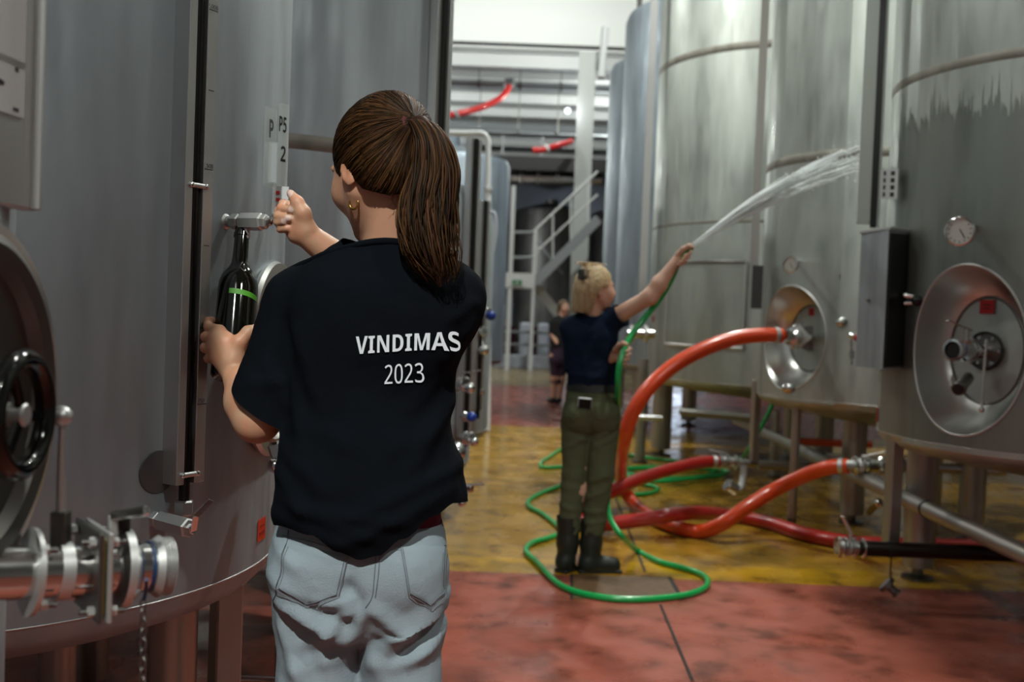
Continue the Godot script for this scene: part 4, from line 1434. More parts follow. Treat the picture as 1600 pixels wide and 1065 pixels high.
	part("vent_pipe", mb().rod(at(939, 122, 14.6), at(946, 42, 14.6), 0.055, 14, 0.01), M.white_paint, o, "white vent pipe on its top")
	for bk in [[5.6, -6.0, "steel tank of the back row, behind the cabinet tank"], [5.6, -8.6, "steel tank of the back row, behind the orange hose tank"], [5.7, -11.2, "steel tank of the back row, behind the hatch tank"]]:
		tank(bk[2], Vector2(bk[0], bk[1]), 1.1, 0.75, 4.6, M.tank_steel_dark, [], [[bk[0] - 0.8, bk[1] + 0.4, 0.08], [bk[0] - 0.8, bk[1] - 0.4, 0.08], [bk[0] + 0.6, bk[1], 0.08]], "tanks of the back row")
	tank("tall steel tank standing beside the photographer, short of the cabinet tank", Vector2(2.95, -2.75), 0.85, 0.84, 4.6, M.tank_steel_warm, [], [[2.6, -2.2, 0.083], [2.5, -3.2, 0.083], [3.5, -2.8, 0.083]], "tall tanks across the aisle")

func upright(px: float, w: float, y0: float, y1: float, depth: float, thick: float) -> MB:   # a plumb bar that runs past a stretch of the picture
	var m := at(px, (maxf(y0, 0) + y1) * 0.5, depth)
	var a := at(px, y1, depth).y
	var b := at(px, y0, depth).y
	return mb().box(Transform3D(Basis(Vector3.UP, -atan2(m.x, -m.z)), Vector3(m.x, (a + b) * 0.5, m.z)), Vector3(w * depth / FOCAL, b - a, thick), 0.002)

func prism(plan: Array, y0: float, y1: float, _b: float) -> MB:
	var b := mb()
	var n := plan.size()
	var mid := Vector3.ZERO
	for p in plan: mid += p / n
	var t := []
	var u := []
	for i in n:
		var p: Vector3 = plan[i]
		var q: Vector3 = plan[(i + 1) % n]
		var nn := (q - p).cross(Vector3.UP).normalized()
		if nn.dot(p - mid) < 0: nn = -nn
		b.flat([Vector3(p.x, y0, p.z), Vector3(q.x, y0, q.z), Vector3(q.x, y1, q.z), Vector3(p.x, y1, p.z)], nn)
		t.append(Vector3(p.x, y1, p.z)); u.append(Vector3(p.x, y0, p.z))
	b.flat(t, Vector3.UP); b.flat(u, Vector3.DOWN)
	return b

func sticker(called: String, label: String, p: Vector3, n: Vector3, w: float, h: float) -> void:
	var s := thing(called, label, "sticker", p)
	var f := Transform3D(Basis(Vector3.UP.cross(n), Vector3.UP, n), p + n * 0.004)
	part("sheet", mb().box(f, Vector3(w, h, 0.003), 0.0008), M.red_label, s)
	part("print_line", mb().box(f * Transform3D(Basis.IDENTITY, Vector3(0, h * 0.12, 0.0016)), Vector3(w * 0.6, h * 0.08, 0.001)).box(f * Transform3D(Basis.IDENTITY, Vector3(0, -h * 0.12, 0.0016)), Vector3(w * 0.5, h * 0.08, 0.001)), M.print_ink, s)

func door_valve(o: Node3D, dc: Vector3, n: Vector3, _s: float) -> void:
	var c0 := dc
	var x := along(c0, c0 + n)
	part("flange", mb().lathe(x, [Vector2(0.088, 0.0), Vector2(0.088, 0.014), Vector2(0.08, 0.016), Vector2(0.078, 0.006), Vector2(0, 0.006)], 36), M.satin_dark, o)
	part("flange_rim", mb().torus(x.translated(Vector3.ZERO) * Transform3D(Basis.IDENTITY, Vector3(0, 0.016, 0)), 0.084, 0.006, 40, 8), M.black_rubber, o)
	for k in 6:
		var a := TAU * k / 6
		var p := c0 + (x.basis.x * cos(a) + x.basis.z * sin(a)) * 0.066 + n * 0.006
		part("flange_bolt", bolt(mb(), p, n, 0.010, 0.012), M.polished, o)
	part("pipe", mb().rod(c0, c0 + n * 0.12, 0.036, 28), M.polished, o)
	part("valve_plate", mb().lathe(along(c0 + n * 0.12, c0 + n), [Vector2(0, 0), Vector2(0.06, 0), Vector2(0.06, 0.016), Vector2(0, 0.016)], 4), M.satin, o)
	part("valve_body", mb().lathe(along(c0 + n * 0.13, c0 + n), [Vector2(0.04, 0), Vector2(0.05, 0.012), Vector2(0.05, 0.06), Vector2(0.04, 0.072), Vector2(0.037, 0.1), Vector2(0.046, 0.105), Vector2(0.046, 0.115), Vector2(0.05, 0.118), Vector2(0.05, 0.14), Vector2(0.038, 0.142), Vector2(0.034, 0.12), Vector2(0.0, 0.10)], 32), M.polished, o)
	part("pipe_bore", mb().rod(c0 + n * 0.225, c0 + n * 0.262, 0.0345, 24), M.black_rubber, o, "dark open bore")
	part("blue_tag", mb().lathe(along(c0 + n * 0.215, c0 + n), [Vector2(0.0395, 0), Vector2(0.0395, 0.02)], 24), M.blue_plastic, o, "blue ring")
	var hs := c0 + n * 0.165 + Vector3(0, 0.045, 0)
	part("lever", mb().rod(hs, hs + Vector3(0, 0.05, 0), 0.012, 12).bar(hs + Vector3(0.02, 0.045, 0), hs + n * 0.12 + Vector3(-0.02, 0.085, 0), 0.02, 0.006, 0.001), M.polished, o)

func door_coupling(o: Node3D, dc: Vector3, e: Vector3) -> void:
	var n := (e - dc).normalized()
	var L := dc.distance_to(e)
	var x := along(dc, e)
	part("flange", mb().lathe(x, [Vector2(0.085, -0.01), Vector2(0.085, 0.016), Vector2(0.0, 0.016)], 32), M.satin_dark, o)
	part("pipe", mb().rod(dc, dc + n * L, 0.036, 24), M.polished, o)
	part("valve_plate", mb().lathe(along(dc + n * L * 0.42, e), [Vector2(0, 0), Vector2(0.085, 0), Vector2(0.085, 0.02), Vector2(0, 0.02)], 4), M.satin, o)
	part("coupling_nut", mb().lathe(along(dc + n * L * 0.55, e), [Vector2(0.036, 0), Vector2(0.056, 0.006), Vector2(0.056, 0.05), Vector2(0.048, 0.056), Vector2(0.048, 0.08), Vector2(0.055, 0.084), Vector2(0.055, 0.11), Vector2(0.036, 0.115)], 28), M.polished, o)
	for s in [-0.062, 0.062]: part("coupling_ear", mb().ball(Transform3D(Basis.IDENTITY, dc + n * (L * 0.55 + 0.03) + Vector3(0, s, 0)), Vector3(0.02, 0.02, 0.02)), M.polished, o)

# Damp runs: the wall is wet and darker below a ragged edge.
func damp_patch(o: Node3D, c: Vector2, r: float, seam: float, h: Array) -> void:
	var f := FastNoiseLite.new()
	f.seed = 77
	f.frequency = 0.9
	var f2 := FastNoiseLite.new()
	f2.seed = 12
	f2.frequency = 5.5
	var m := mat("damp_steel", Color(0.58, 0.595, 0.575), 0.42, 0.85)
	m.albedo_texture = M.tank_steel_warm.albedo_texture
	world_map(m, Vector3(1.6, 0.22, 1.6))
	var a0 := angle_of(c, hit_tank(c, r, 1396, 200))
	var a1 := a0 + 1.9 * signf(wrapf(angle_of(c, hit_tank(c, r, 1560, 200)) - a0, -PI, PI))
	var b := mb()
	var rows := [[], [], [], []]
	var n := 420
	var foot: float = h[5]
	for i in n + 1:
		var t := float(i) / n
		var a := lerpf(a0, a1, t)
		var drip := maxf(0.0, f2.get_noise_1d(t * 60.0) - 0.12)
		var y := seam - 0.20 - 0.10 * f.get_noise_1d(t * 14.0) + 0.34 * drip - 0.16 * absf(f2.get_noise_1d(t * 22.0 + 50.0))
		var d := Vector3(cos(a), 0, sin(a))
		var p := Vector3(c.x, 0, c.y) + d * (r + 0.0012)
		# the damp goes on round the manway, down to the rim
		var u: float = wrapf(a - float(h[0]), -PI, PI) * r / (float(h[2]) * 1.02)
		var gap: float = float(h[3]) * 1.02 * sqrt(maxf(0.0, 1.0 - u * u))
		rows[0].append(b.vert(p + Vector3(0, y, 0), d))
		rows[1].append(b.vert(p + Vector3(0, float(h[1]) + gap, 0), d))
		rows[2].append(b.vert(p + Vector3(0, float(h[1]) - gap, 0), d))
		rows[3].append(b.vert(p + Vector3(0, foot, 0), d))
	for i in n:
		b.quad(rows[0][i], rows[0][i + 1], rows[1][i + 1], rows[1][i])
		b.quad(rows[2][i], rows[2][i + 1], rows[3][i + 1], rows[3][i])
	part("damp_patch", b, m, o, "ragged darker damp below the seam")
# ---------------------------------------------------------------- far end of the hall and the rest of the short row
func build_far_end() -> void:
	# further tanks of the short row
	var o := tank("low steel tank beyond the worker's shoulder, with a black tube and shiny fittings", Vector2(-0.92, -5.29), 0.715, 0.55, 2.02, M.tank_steel, [], [[-0.5, -4.8, 0.05], [-0.5, -5.7, 0.05]], "short tanks in the near row")
	edge_gauge(o, Vector2(-0.92, -5.29), 0.715, 731, 2.25, 0.75)
	part("top_rail", mb().rod(at(698, 300, 5.0), at(742, 303, 5.2), 0.016, 10), M.satin, o)
	o = tank("low steel tank fourth in the short row, half hidden by shiny fittings", Vector2(-0.86, -6.78), 0.715, 0.55, 2.05, M.tank_steel, [], [[-0.5, -6.3, 0.05], [-0.5, -7.2, 0.05]], "short tanks in the near row")
	edge_gauge(o, Vector2(-0.86, -6.78), 0.715, 752, 2.1, 0.75)
	tank("tall blue grey steel tank standing apart past the short row", Vector2(-1.02, -14.0), 0.9, 0.7, 3.5, M.tank_steel_blue, [], [[-0.5, -13.5, 0.07], [-1.5, -13.5, 0.07]])
	tank("tall steel tank with a bright top behind the low tanks of the short row", Vector2(-1.75, -9.4), 0.8, 0.7, 2.9, M.tank_steel, [], [[-1.3, -9.0, 0.07]])
	var wp := thing("vent_pipe", "thin white pipe bent over the low tanks", "pipe", at(760, 400, 8.0))
	part("pipe", mb().tube(smooth_path([at(690, 207, 11.8), at(725, 208, 11.8), at(752, 208, 11.8), at(762, 217, 11.8), at(763, 240, 11.8), at(763, 330, 11.8), at(763, 560, 11.8), lies(762, 673, 0.01)], 5), 0.032, 10), M.white_paint, wp)
	part("pipe_clamp", mb().rod(at(763, 300, 11.8), at(763, 292, 11.8), 0.05, 12, 0.006), M.satin, wp)
	var bh := thing("cable", "pale cable hanging in a loop beside the low tanks", "cable", at(772, 420, 7.4))
	part("cable", mb().tube(smooth_path([at(757, 335, 7.0), at(772, 333, 7.0), at(775, 360, 7.0), at(768, 400, 7.0), at(758, 425, 7.0), at(752, 452, 7.0), at(757, 480, 7.0)], 6), 0.014, 8), M.white_plastic, bh)
	# shiny fittings between the tanks and the worker
	var fit := func(label: String, a: Vector3, b: Vector3, r: float, knob: Vector3, kr: float, km: Material) -> void:
		var t := thing("tank_valve", label, "valve", (a + b) * 0.5)
		var d := (b - a).normalized()
		part("valve_body", mb().rod(a, b, r, 16, r * 0.25), M.polished, t)
		part("flange", mb().rod(a.lerp(b, 0.28), a.lerp(b, 0.44), r * 1.5, 18, r * 0.2).rod(a.lerp(b, 0.8), b, r * 1.35, 18, r * 0.2), M.polished, t)
		part("stem", mb().rod(a.lerp(b, 0.6), knob, r * 0.35, 10), M.satin, t)
		part("knob", mb().ball(Transform3D(Basis.IDENTITY, knob), Vector3.ONE * kr), km, t)
	fit.call("valve with a blue knob beside the low tank, above the yellow floor", at(722, 650, 4.9), at(736, 652, 4.8), 0.016, at(737, 651, 4.75), 0.024, M.blue_plastic)
	fit.call("bright valve under the blue knob of the low tank", at(724, 684, 4.9), at(738, 684, 4.8), 0.022, at(741, 690, 4.75), 0.022, M.polished)
	fit.call("largest bright valve at the foot of the low tank, by the worker's hip", at(690, 703, 4.7), at(714, 704, 4.6), 0.030, at(712, 706, 4.55), 0.048, M.polished)
	fit.call("bright valve at waist height with a long flat lever, beside the worker's elbow", at(700, 601, 4.8), at(729, 600, 4.7), 0.026, at(734, 606, 4.7), 0.026, M.polished)
	fit.call("bright small valve with a blue knob higher on the low tanks", at(748, 486, 6.6), at(764, 487, 6.5), 0.022, at(767, 493, 6.45), 0.032, M.blue_plastic)
	fit.call("bright round valve on the low tank over the lever", at(742, 520, 6.5), at(757, 518, 6.4), 0.024, at(756, 547, 6.4), 0.034, M.polished)
	fit.call("bright valve low behind the worker's shirt hem", at(596, 742, 4.36), at(738, 763, 4.2), 0.014, at(722, 785, 4.2), 0.018, M.polished)
	fit.call("bright valve at knee height of the fourth low tank", at(735, 612, 6.6), at(748, 610, 6.5), 0.024, at(750, 611, 6.45), 0.03, M.polished)
	var lv := thing("long_lever", "long flat steel lever reaching from the low tank's valve", "lever", at(735, 580, 4.7))
	part("lever", mb().bar(at(712, 584, 4.7), at(752, 578, 4.7), 0.022, 0.006, 0.001), M.polished, lv)
	part("pivot", mb().rod(at(714, 584, 4.72), at(714, 598, 4.72), 0.012, 10), M.satin, lv)
	var l2 := thing("long_lever", "short bright lever low behind the worker's shirt hem", "lever", at(745, 757, 4.2))
	part("lever", mb().bar(at(730, 757, 4.2), at(757, 756, 4.2), 0.02, 0.006, 0.001), M.polished, l2)
	# column and overhead lines
	var col := thing("steel_column", "white steel column rising past the stair to the low ceiling", "column", on_floor(898, 577))
	var cp := on_floor(898, 577.2)
	var H := LOW_ROOF
	part("web", slab(Vector3(cp.x - 0.10, 0, cp.z - 0.012), Vector3(cp.x + 0.10, H, cp.z + 0.012)), M.grey_paint, col)
	for s in [-1, 1]:
		part("flange", slab(Vector3(cp.x + s * 0.18 - 0.012 - 0.06 * s, 0, cp.z - 0.14), Vector3(cp.x + s * 0.18 + 0.012 - 0.06 * s, H, cp.z + 0.14)), M.column_paint, col)
	part("face_plate", slab(Vector3(cp.x - 0.225, 0, cp.z + 0.14), Vector3(cp.x + 0.225, H, cp.z + 0.155)), M.column_paint, col)
	part("base_plate", slab(Vector3(cp.x - 0.28, 0, cp.z - 0.25), Vector3(cp.x + 0.28, 0.03, cp.z + 0.25)), M.grey_paint, col)
	var wl := thing("wall_lamp", "small bright round lamp on the white column's side", "lamp", at(887, 173, 26.2))
	part("lamp_globe", mb().ball(Transform3D(Basis.IDENTITY, at(887, 173, 26.2)), Vector3.ONE * 0.075, 16, 10), M.lamp_glow, wl)
	part("bracket", mb().rod(at(887, 173, 26.2), at(893, 173, 26.42), 0.02, 8), M.grey_paint, wl)
	var wo := OmniLight3D.new()
	wo.name = "light"
	wo.light_energy = 1.2
	wo.light_size = 0.07
	wo.omni_range = 30.0
	wo.omni_attenuation = 2.0
	wo.shadow_enabled = true
	wl.add_child(wo)
	var bm := thing("roof_beam", "pale steel beam under the white upper wall", "beam", Vector3(0, 8.1, BULKHEAD + 0.2))
	part("web", slab(Vector3(X0, 8.0, BULKHEAD + 0.1), Vector3(X1, 8.4, BULKHEAD + 0.14)), M.white_paint, bm)
	part("flange", slab(Vector3(X0, 8.38, BULKHEAD - 0.02), Vector3(X1, 8.4, BULKHEAD + 0.26)), M.white_paint, bm)
	part("flange", slab(Vector3(X0, 7.98, BULKHEAD - 0.02), Vector3(X1, 8.0, BULKHEAD + 0.26)), M.grey_paint, bm)
	var line := func(label: String, py: float, z: float, r: float, m: Material, x0 := X0, x1 := X1) -> Node3D:
		var y := at(800, py, -z).y
		var t := thing("overhead_pipe", label, "pipe", Vector3(0, y, z))
		part("pipe", mb().rod(Vector3(x0, y, z), Vector3(x1, y, z), r, 14), m, t)
		for k in (5 if py > 80.0 else 0):
			var hx := -3.5 + k * 1.15
			if hx > x0 and hx < x1: part("hanger", mb().rod(Vector3(hx, y, z), Vector3(hx, (ROOF if z > BULKHEAD else LOW_ROOF), z), 0.012, 6).rod(Vector3(hx - 0.03, y, z), Vector3(hx + 0.03, y, z), r * 1.5, 12), M.satin_dark, t)
		return t
	line.call("dark overhead pipe along the bottom of the white upper wall", 70, -26.6, 0.05, M.dark_grey_paint)
	line.call("thin dark overhead pipe under the pale beam", 107, -27.6, 0.04, M.dark_grey_paint)
	line.call("grey overhead pipe that the long red hose hangs from", 133, -28.0, 0.085, M.grey_paint)
	line.call("thin grey overhead pipe above the mezzanine rail", 207, -29.5, 0.035, M.grey_paint)
	var rh := thing("red_hose", "long bright red hose swooping down from the grey overhead pipe", "hose", at(795, 132, 28.0))
	part("hose", mb().tube(smooth_path([at(796, 132, 27.95), at(793, 141, 27.5), at(782, 153, 27.2), at(762, 164, 27.0), at(735, 173, 26.9), at(712, 178, 26.8), at(690, 183, 26.8)], 6), 0.085, 12), M.hose_bright_red, rh)
	part("coupling", mb().rod(at(788, 131, 27.85), at(803, 131, 27.85), 0.16, 16, 0.02).rod(at(716, 177, 26.75), at(711, 179, 26.75), 0.11, 14, 0.02), M.grey_paint, rh)
	rh = thing("red_hose", "short red hose drooping beside the white column", "hose", at(860, 230, 25.7))
	part("hose", mb().tube(smooth_path([at(893, 221, 26.40), at(884, 224, 26.1), at(866, 229, 25.8), at(848, 234, 25.7), at(832, 235, 25.7)], 5), 0.08, 12), M.hose_bright_red, rh)
	part("coupling", mb().rod(at(857, 231, 25.75), at(852, 233, 25.72), 0.11, 14, 0.02), M.white_paint, rh)
	# mezzanine with rail
	var dz := -26.7
	var top := at(800, 243, 26.7).y
	var mz := thing("mezzanine", "mezzanine floor with dark edge beam at the far end", "mezzanine", Vector3(0, top - 0.4, dz))
	part("deck", slab(Vector3(X0, top - 0.3, Z1), Vector3(X1, top - 0.05, dz - 0.1)), M.dark_grey_paint, mz)
	part("edge_beam", slab(Vector3(X0, top - 0.36, dz - 0.1), Vector3(X1, top, dz)), M.dark_grey_paint, mz)
	for py in [228, 216]:
		part("rail", mb().rod(Vector3(X0, at(800, py, 26.75).y, dz - 0.05), Vector3(X1, at(800, py, 26.75).y, dz - 0.05), 0.02, 8), M.grey_paint, mz)
	for k in 7: part("rail_post", mb().rod(Vector3(-3.6 + k * 1.05, top, dz - 0.05), Vector3(-3.6 + k * 1.05, at(800, 212, 26.75).y, dz - 0.05), 0.025, 8), M.grey_paint, mz)
	var du := thing("air_duct", "silver round duct under the mezzanine edge", "duct", at(840, 278, 27.3))
	part("duct", mb().rod(at(797, 276, 27.3), at(940, 280, 27.3), 0.16, 22), M.polished, du)
	for px in [812, 838, 868]: part("duct_band", mb().rod(at(px, 276.5, 27.3), at(px + 5, 276.6, 27.3), 0.172, 22, 0.01), M.satin, du)
	# tanks in the shade below it
	for q in [[-1.45, -32.0, 1.2, "dark steel tank under the mezzanine, behind the stair's tall post"], [1.1, -32.0, 1.15, "dark steel tank under the mezzanine, between stair and white column"], [3.6, -32.0, 1.2, "dark steel tank under the mezzanine, past the white column"]]:
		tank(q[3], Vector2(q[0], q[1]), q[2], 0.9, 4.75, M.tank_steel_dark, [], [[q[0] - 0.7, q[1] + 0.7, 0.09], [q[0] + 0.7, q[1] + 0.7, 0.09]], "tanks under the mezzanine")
	build_stair()
	build_far_clutter()

func build_stair() -> void:
	var z := -25.0
	var d := 25.0
	var o := thing("metal_stair", "grey metal stair with a landing climbing to the mezzanine", "stair", on_floor(812, 580))
	var P := func(px: float, py: float, dd := d) -> Vector3: return at(px, py, dd)
	var land: Vector3 = P.call(812, 437)
	for q in [[797, 290, 6.5], [834, 358, 4.5]]:
		for zz in [0.0, -0.8]:
			var p := at(q[0] - 6, 576, d - zz)
			var y1 := at(q[0], q[1], d).y
			var b: Vector3 = at(q[0], 440, d)
			part("post", slab(Vector3(b.x - q[2] * 0.5 * d / FOCAL, 0, z + zz - 0.05), Vector3(b.x + q[2] * 0.5 * d / FOCAL, y1, z + zz + 0.05)), M.white_paint, o)
	part("landing", slab(Vector3(at(786, 440, d).x, at(800, 449, d).y, z - 0.85), Vector3(at(836, 440, d).x, at(800, 426, d).y, z + 0.06)), M.white_paint, o)
	for py in [363, 402]:
		part("rail", mb().rod(at(799, py, d), at(836, py, d), 0.035, 10), M.grey_paint, o)
	# upper flight
	part("stringer", mb().bar(at(836, 441, d), at(934, 343, d), 0.05, 0.24), M.grey_paint, o)
	part("stringer", mb().bar(at(836, 441, d + 0.8), at(936, 341, d + 0.8), 0.05, 0.24), M.grey_paint, o)
	part("handrail", mb().tube([at(834, 362, d), at(840, 356, d), at(934, 268, d)], 0.032, 10), M.white_paint, o)
	part("rail", mb().rod(at(838, 394, d), at(934, 304, d), 0.025, 8), M.white_paint, o)
	for k in 3:
		var px := 864.0 + k * 28
		part("post", mb().rod(at(px, 441 - (px - 836), d), at(px, 358 - (px - 838) * 0.93, d), 0.025, 8), M.white_paint, o)
	for k in 9:
		var a := at(840 + k * 10.5, 438 - k * 10.5, d)
		part("tread", slab(a + Vector3(-0.12, -0.02, -0.8), a + Vector3(0.14, 0.02, 0.0)), M.grey_paint, o)
	# lower flight, doubling back behind
	part("stringer", mb().bar(at(836, 446, d + 0.9), at(880, 500, d + 0.9), 0.05, 0.24), M.white_paint, o)
	part("stringer", mb().bar(at(836, 446, d + 1.6), at(880, 500, d + 1.6), 0.05, 0.24), M.white_paint, o)
	part("handrail", mb().rod(at(840, 378, d + 0.9), at(880, 428, d + 0.9), 0.03, 8), M.grey_paint, o)
	for k in 5:
		var a := at(842 + k * 8.6, 452 + k * 10.5, d + 0.95)
		part("tread", slab(a + Vector3(-0.12, -0.02, -0.62), a + Vector3(0.14, 0.02, 0.0)), M.grey_paint, o)
	var s := thing("exit_sign", "small green exit sign with white arrow on the stair landing's edge", "sign", at(808, 442, d - 0.1))
	var f := Transform3D(Basis.IDENTITY, Vector3(at(808, 442, d - 0.1).x, at(808, 441, d - 0.1).y, z + 0.075))
	part("plate", mb().box(f, Vector3(0.34, 0.17, 0.02), 0.004), M.white_paint, s)
	part("green_panel", mb().box(f * Transform3D(Basis.IDENTITY, Vector3(0, 0, 0.011)), Vector3(0.24, 0.13, 0.006)), M.green_sign, s)
	part("arrow", mb().box(f * Transform3D(Basis.IDENTITY, Vector3(0.03, 0, 0.015)), Vector3(0.08, 0.02, 0.004)).flat([f * Vector3(-0.06, 0, 0.017), f * Vector3(0.0, 0.04, 0.017), f * Vector3(0.0, -0.04, 0.017)], Vector3.BACK), M.white_paint, s)

func build_far_clutter() -> void:
	var k := thing("kerb", "low pale concrete kerb along the far machinery", "kerb", Vector3(0, 0, -24.2))
	part("kerb", mb().box(Transform3D(Basis.IDENTITY, Vector3(-1.6, 0.17, -26.4)), Vector3(6.0, 0.34, 0.4), 0.02), M.white_plastic, k)
	part("rail", mb().rod(Vector3(-4.6, 0.62, -26.35), Vector3(1.4, 0.62, -26.35), 0.035, 8).rod(Vector3(-4.6, 0.95, -26.35), Vector3(1.4, 0.95, -26.35), 0.035, 8), M.grey_paint, k)
	var i := 0
	for px in [757, 779, 822, 850, 872]:
		var p := at(px, 500, 27.9)
		p.y = 0
		var t := thing("liquid_container", ["pale caged container beside the low tanks at the far end", "pale caged container just before the stair's tall post", "pale caged container under the stair landing", "pale caged container past the stair landing", "pale caged container behind the far worker"][i], "container", p, "caged containers at the far end")
		part("tank_body", mb().box(Transform3D(Basis.IDENTITY, p + Vector3(0, 0.72, 0)), Vector3(0.30, 0.95, 0.6), 0.05), M.white_plastic, t)
		part("pallet", mb().box(Transform3D(Basis.IDENTITY, p + Vector3(0, 0.12, 0)), Vector3(0.32, 0.16, 0.62), 0.01), M.dark_grey_paint, t)
		for s in [-0.165, 0.165]: part("cage_bar", mb().rod(p + Vector3(s, 0.05, 0.31), p + Vector3(s, 1.22, 0.31), 0.012, 6), M.grey_paint, t)
		i += 1
	i = 0
	for px in [768, 796, 838, 862]:
		var p := at(px, 500, 28.6)
		p.y = 0
		var t := thing("plastic_bin", ["dark purple bin beside the first caged container", "dark purple bin behind the stair's tall post", "dark purple bin between the containers past the landing", "dark purple bin close behind the far worker"][i], "bin", p, "purple bins at the far end")
		part("bin_body", mb().lathe(Transform3D(Basis.IDENTITY, p), [Vector2(0, 0), Vector2(0.16, 0), Vector2(0.19, 1.02), Vector2(0.205, 1.03), Vector2(0.205, 1.07), Vector2(0.17, 1.07), Vector2(0.15, 0.1), Vector2(0, 0.1)], 20), M.purple_plastic, t)
		i += 1
	# daylight at the back: bright panes in the far wall
	var glow := mat("window_daylight", Color(0.85, 0.9, 1.0), 0.3)
	glow.emission_enabled = true
	glow.emission = Color(0.86, 0.92, 1.0)
	glow.emission_energy_multiplier = 8.0
	var n := 1
	for q in [[-4.6, 0.6, 3.6, 1.7], [1.2, 0.6, 3.0, 1.7], [6.4, 0.9, 2.2, 2.6]]:
		var w := Node3D.new()
		w.name = "window_%d" % n
		w.set_meta("kind", "structure")
		w.set_meta("label", ["bright window low in the far wall behind the containers", "bright window low in the far wall beyond the white column", "tall bright window at the far end of the tall tanks"][n - 1])
		add_child(w)
		var cols := int(q[2] / 0.75)
		for a in cols:
			for b in 2:
				var cw: float = q[2] / cols
				var chh: float = q[3] / 2
				part("window_pane", slab(Vector3(q[0] + a * cw + 0.03, q[1] + b * chh + 0.03, Z1 + 0.01), Vector3(q[0] + (a + 1) * cw - 0.03, q[1] + (b + 1) * chh - 0.03, Z1 + 0.03)), glow, w)
		part("window_frame", slab(Vector3(q[0] - 0.08, q[1] - 0.08, Z1), Vector3(q[0] + q[2] + 0.08, q[1] + q[3] + 0.08, Z1 + 0.012)), M.dark_grey_paint, w)
		var al := AreaLight3D.new()
		al.name = "window_light"
		al.position = Vector3(q[0] + q[2] * 0.5, q[1] + q[3] * 0.5, Z1 + 0.08)
		al.rotation.y = PI
		al.area_size = Vector2(q[2], q[3])
		al.light_energy = 5.0
		al.light_color = Color(0.86, 0.92, 1.0)

		al.shadow_enabled = true
		w.add_child(al)
		n += 1
# ---------------------------------------------------------------- pipes, hoses and fittings on the floor
func pipe_run(label: String, a: Vector3, b: Vector3, r: float, m: Material, collars := []) -> Node3D:
	var o := thing("steel_pipe", label, "pipe", Vector3((a.x + b.x) * 0.5, minf(a.y, b.y), (a.z + b.z) * 0.5))
	part("pipe", mb().rod(a, b, r, 24, 0.003), m, o)
	var d := (b - a).normalized()
	for t in collars: part("collar", mb().rod(a.lerp(b, t) - d * 0.012, a.lerp(b, t) + d * 0.012, r * 1.06, 24, 0.002), M.black_rubber, o)
	return o

# Clamped pipe valve from a to b with hose tail, ferrules and a lever from l0 to l1.
func hose_valve(label: String, a: Vector3, b: Vector3, r: float, l0: Vector3, l1: Vector3) -> Node3D:
	var o := thing("hose_valve", label, "valve", (a + b) * 0.5)
	var x := along(a, b)
	var L := a.distance_to(b)
	part("hose_tail", mb().lathe(x, [Vector2(0, 0), Vector2(r * 0.8, 0), Vector2(r * 0.8, L * 0.2), Vector2(0, L * 0.2)], 24), M.satin, o)
	for t in [0.2, 0.5, 0.86]:
		part("clamp", mb().lathe(x.translated_local(Vector3(0, L * t, 0)), [Vector2(0, 0), Vector2(r * 1.15, 0), Vector2(r * 1.35, L * 0.035), Vector2(r * 1.35, L * 0.075), Vector2(r * 1.15, L * 0.11), Vector2(0, L * 0.11)], 28), M.polished, o)
	part("valve_body", mb().lathe(x.translated_local(Vector3(0, L * 0.3, 0)), [Vector2(0, 0), Vector2(r * 0.85, 0), Vector2(r * 1.1, L * 0.06), Vector2(r * 1.1, L * 0.15), Vector2(r * 0.85, L * 0.2), Vector2(0, L * 0.2)], 28), M.satin, o)
	part("pipe_end", mb().lathe(x.translated_local(Vector3(0, L * 0.6, 0)), [Vector2(0, 0), Vector2(r * 0.9, 0), Vector2(r * 0.9, L * 0.4), Vector2(0, L * 0.4)], 24), M.polished, o)
	part("stem", mb().rod(a.lerp(b, 0.4), l0, r * 0.25, 10), M.satin, o)
	part("lever", mb().bar(l0, l1, 0.022, 0.007, 0.0015), M.satin, o)
	return o

func hose(label: String, pts: Array, r: float, m: Material, rings := true, per := 8) -> Node3D:
	var o := thing("hose", label, "hose", Vector3((pts[0] as Vector3).x, 0, (pts[0] as Vector3).z))
	var path := smooth_path(pts, per)
	part("hose", mb().tube(path, r, 18), m, o)
	if rings:
		for k in [2, path.size() - 3]:
			var a: Vector3 = path[k]
			var b: Vector3 = path[k + (1 if k < 5 else -1)]
			part("hose_clamp", mb().rod(a, a + (b - a).normalized() * 0.03, r * 1.09, 20, 0.002), M.satin, o)
	return o

func lies(px: float, py: float, r: float) -> Vector3: return on_floor(px, py, r)

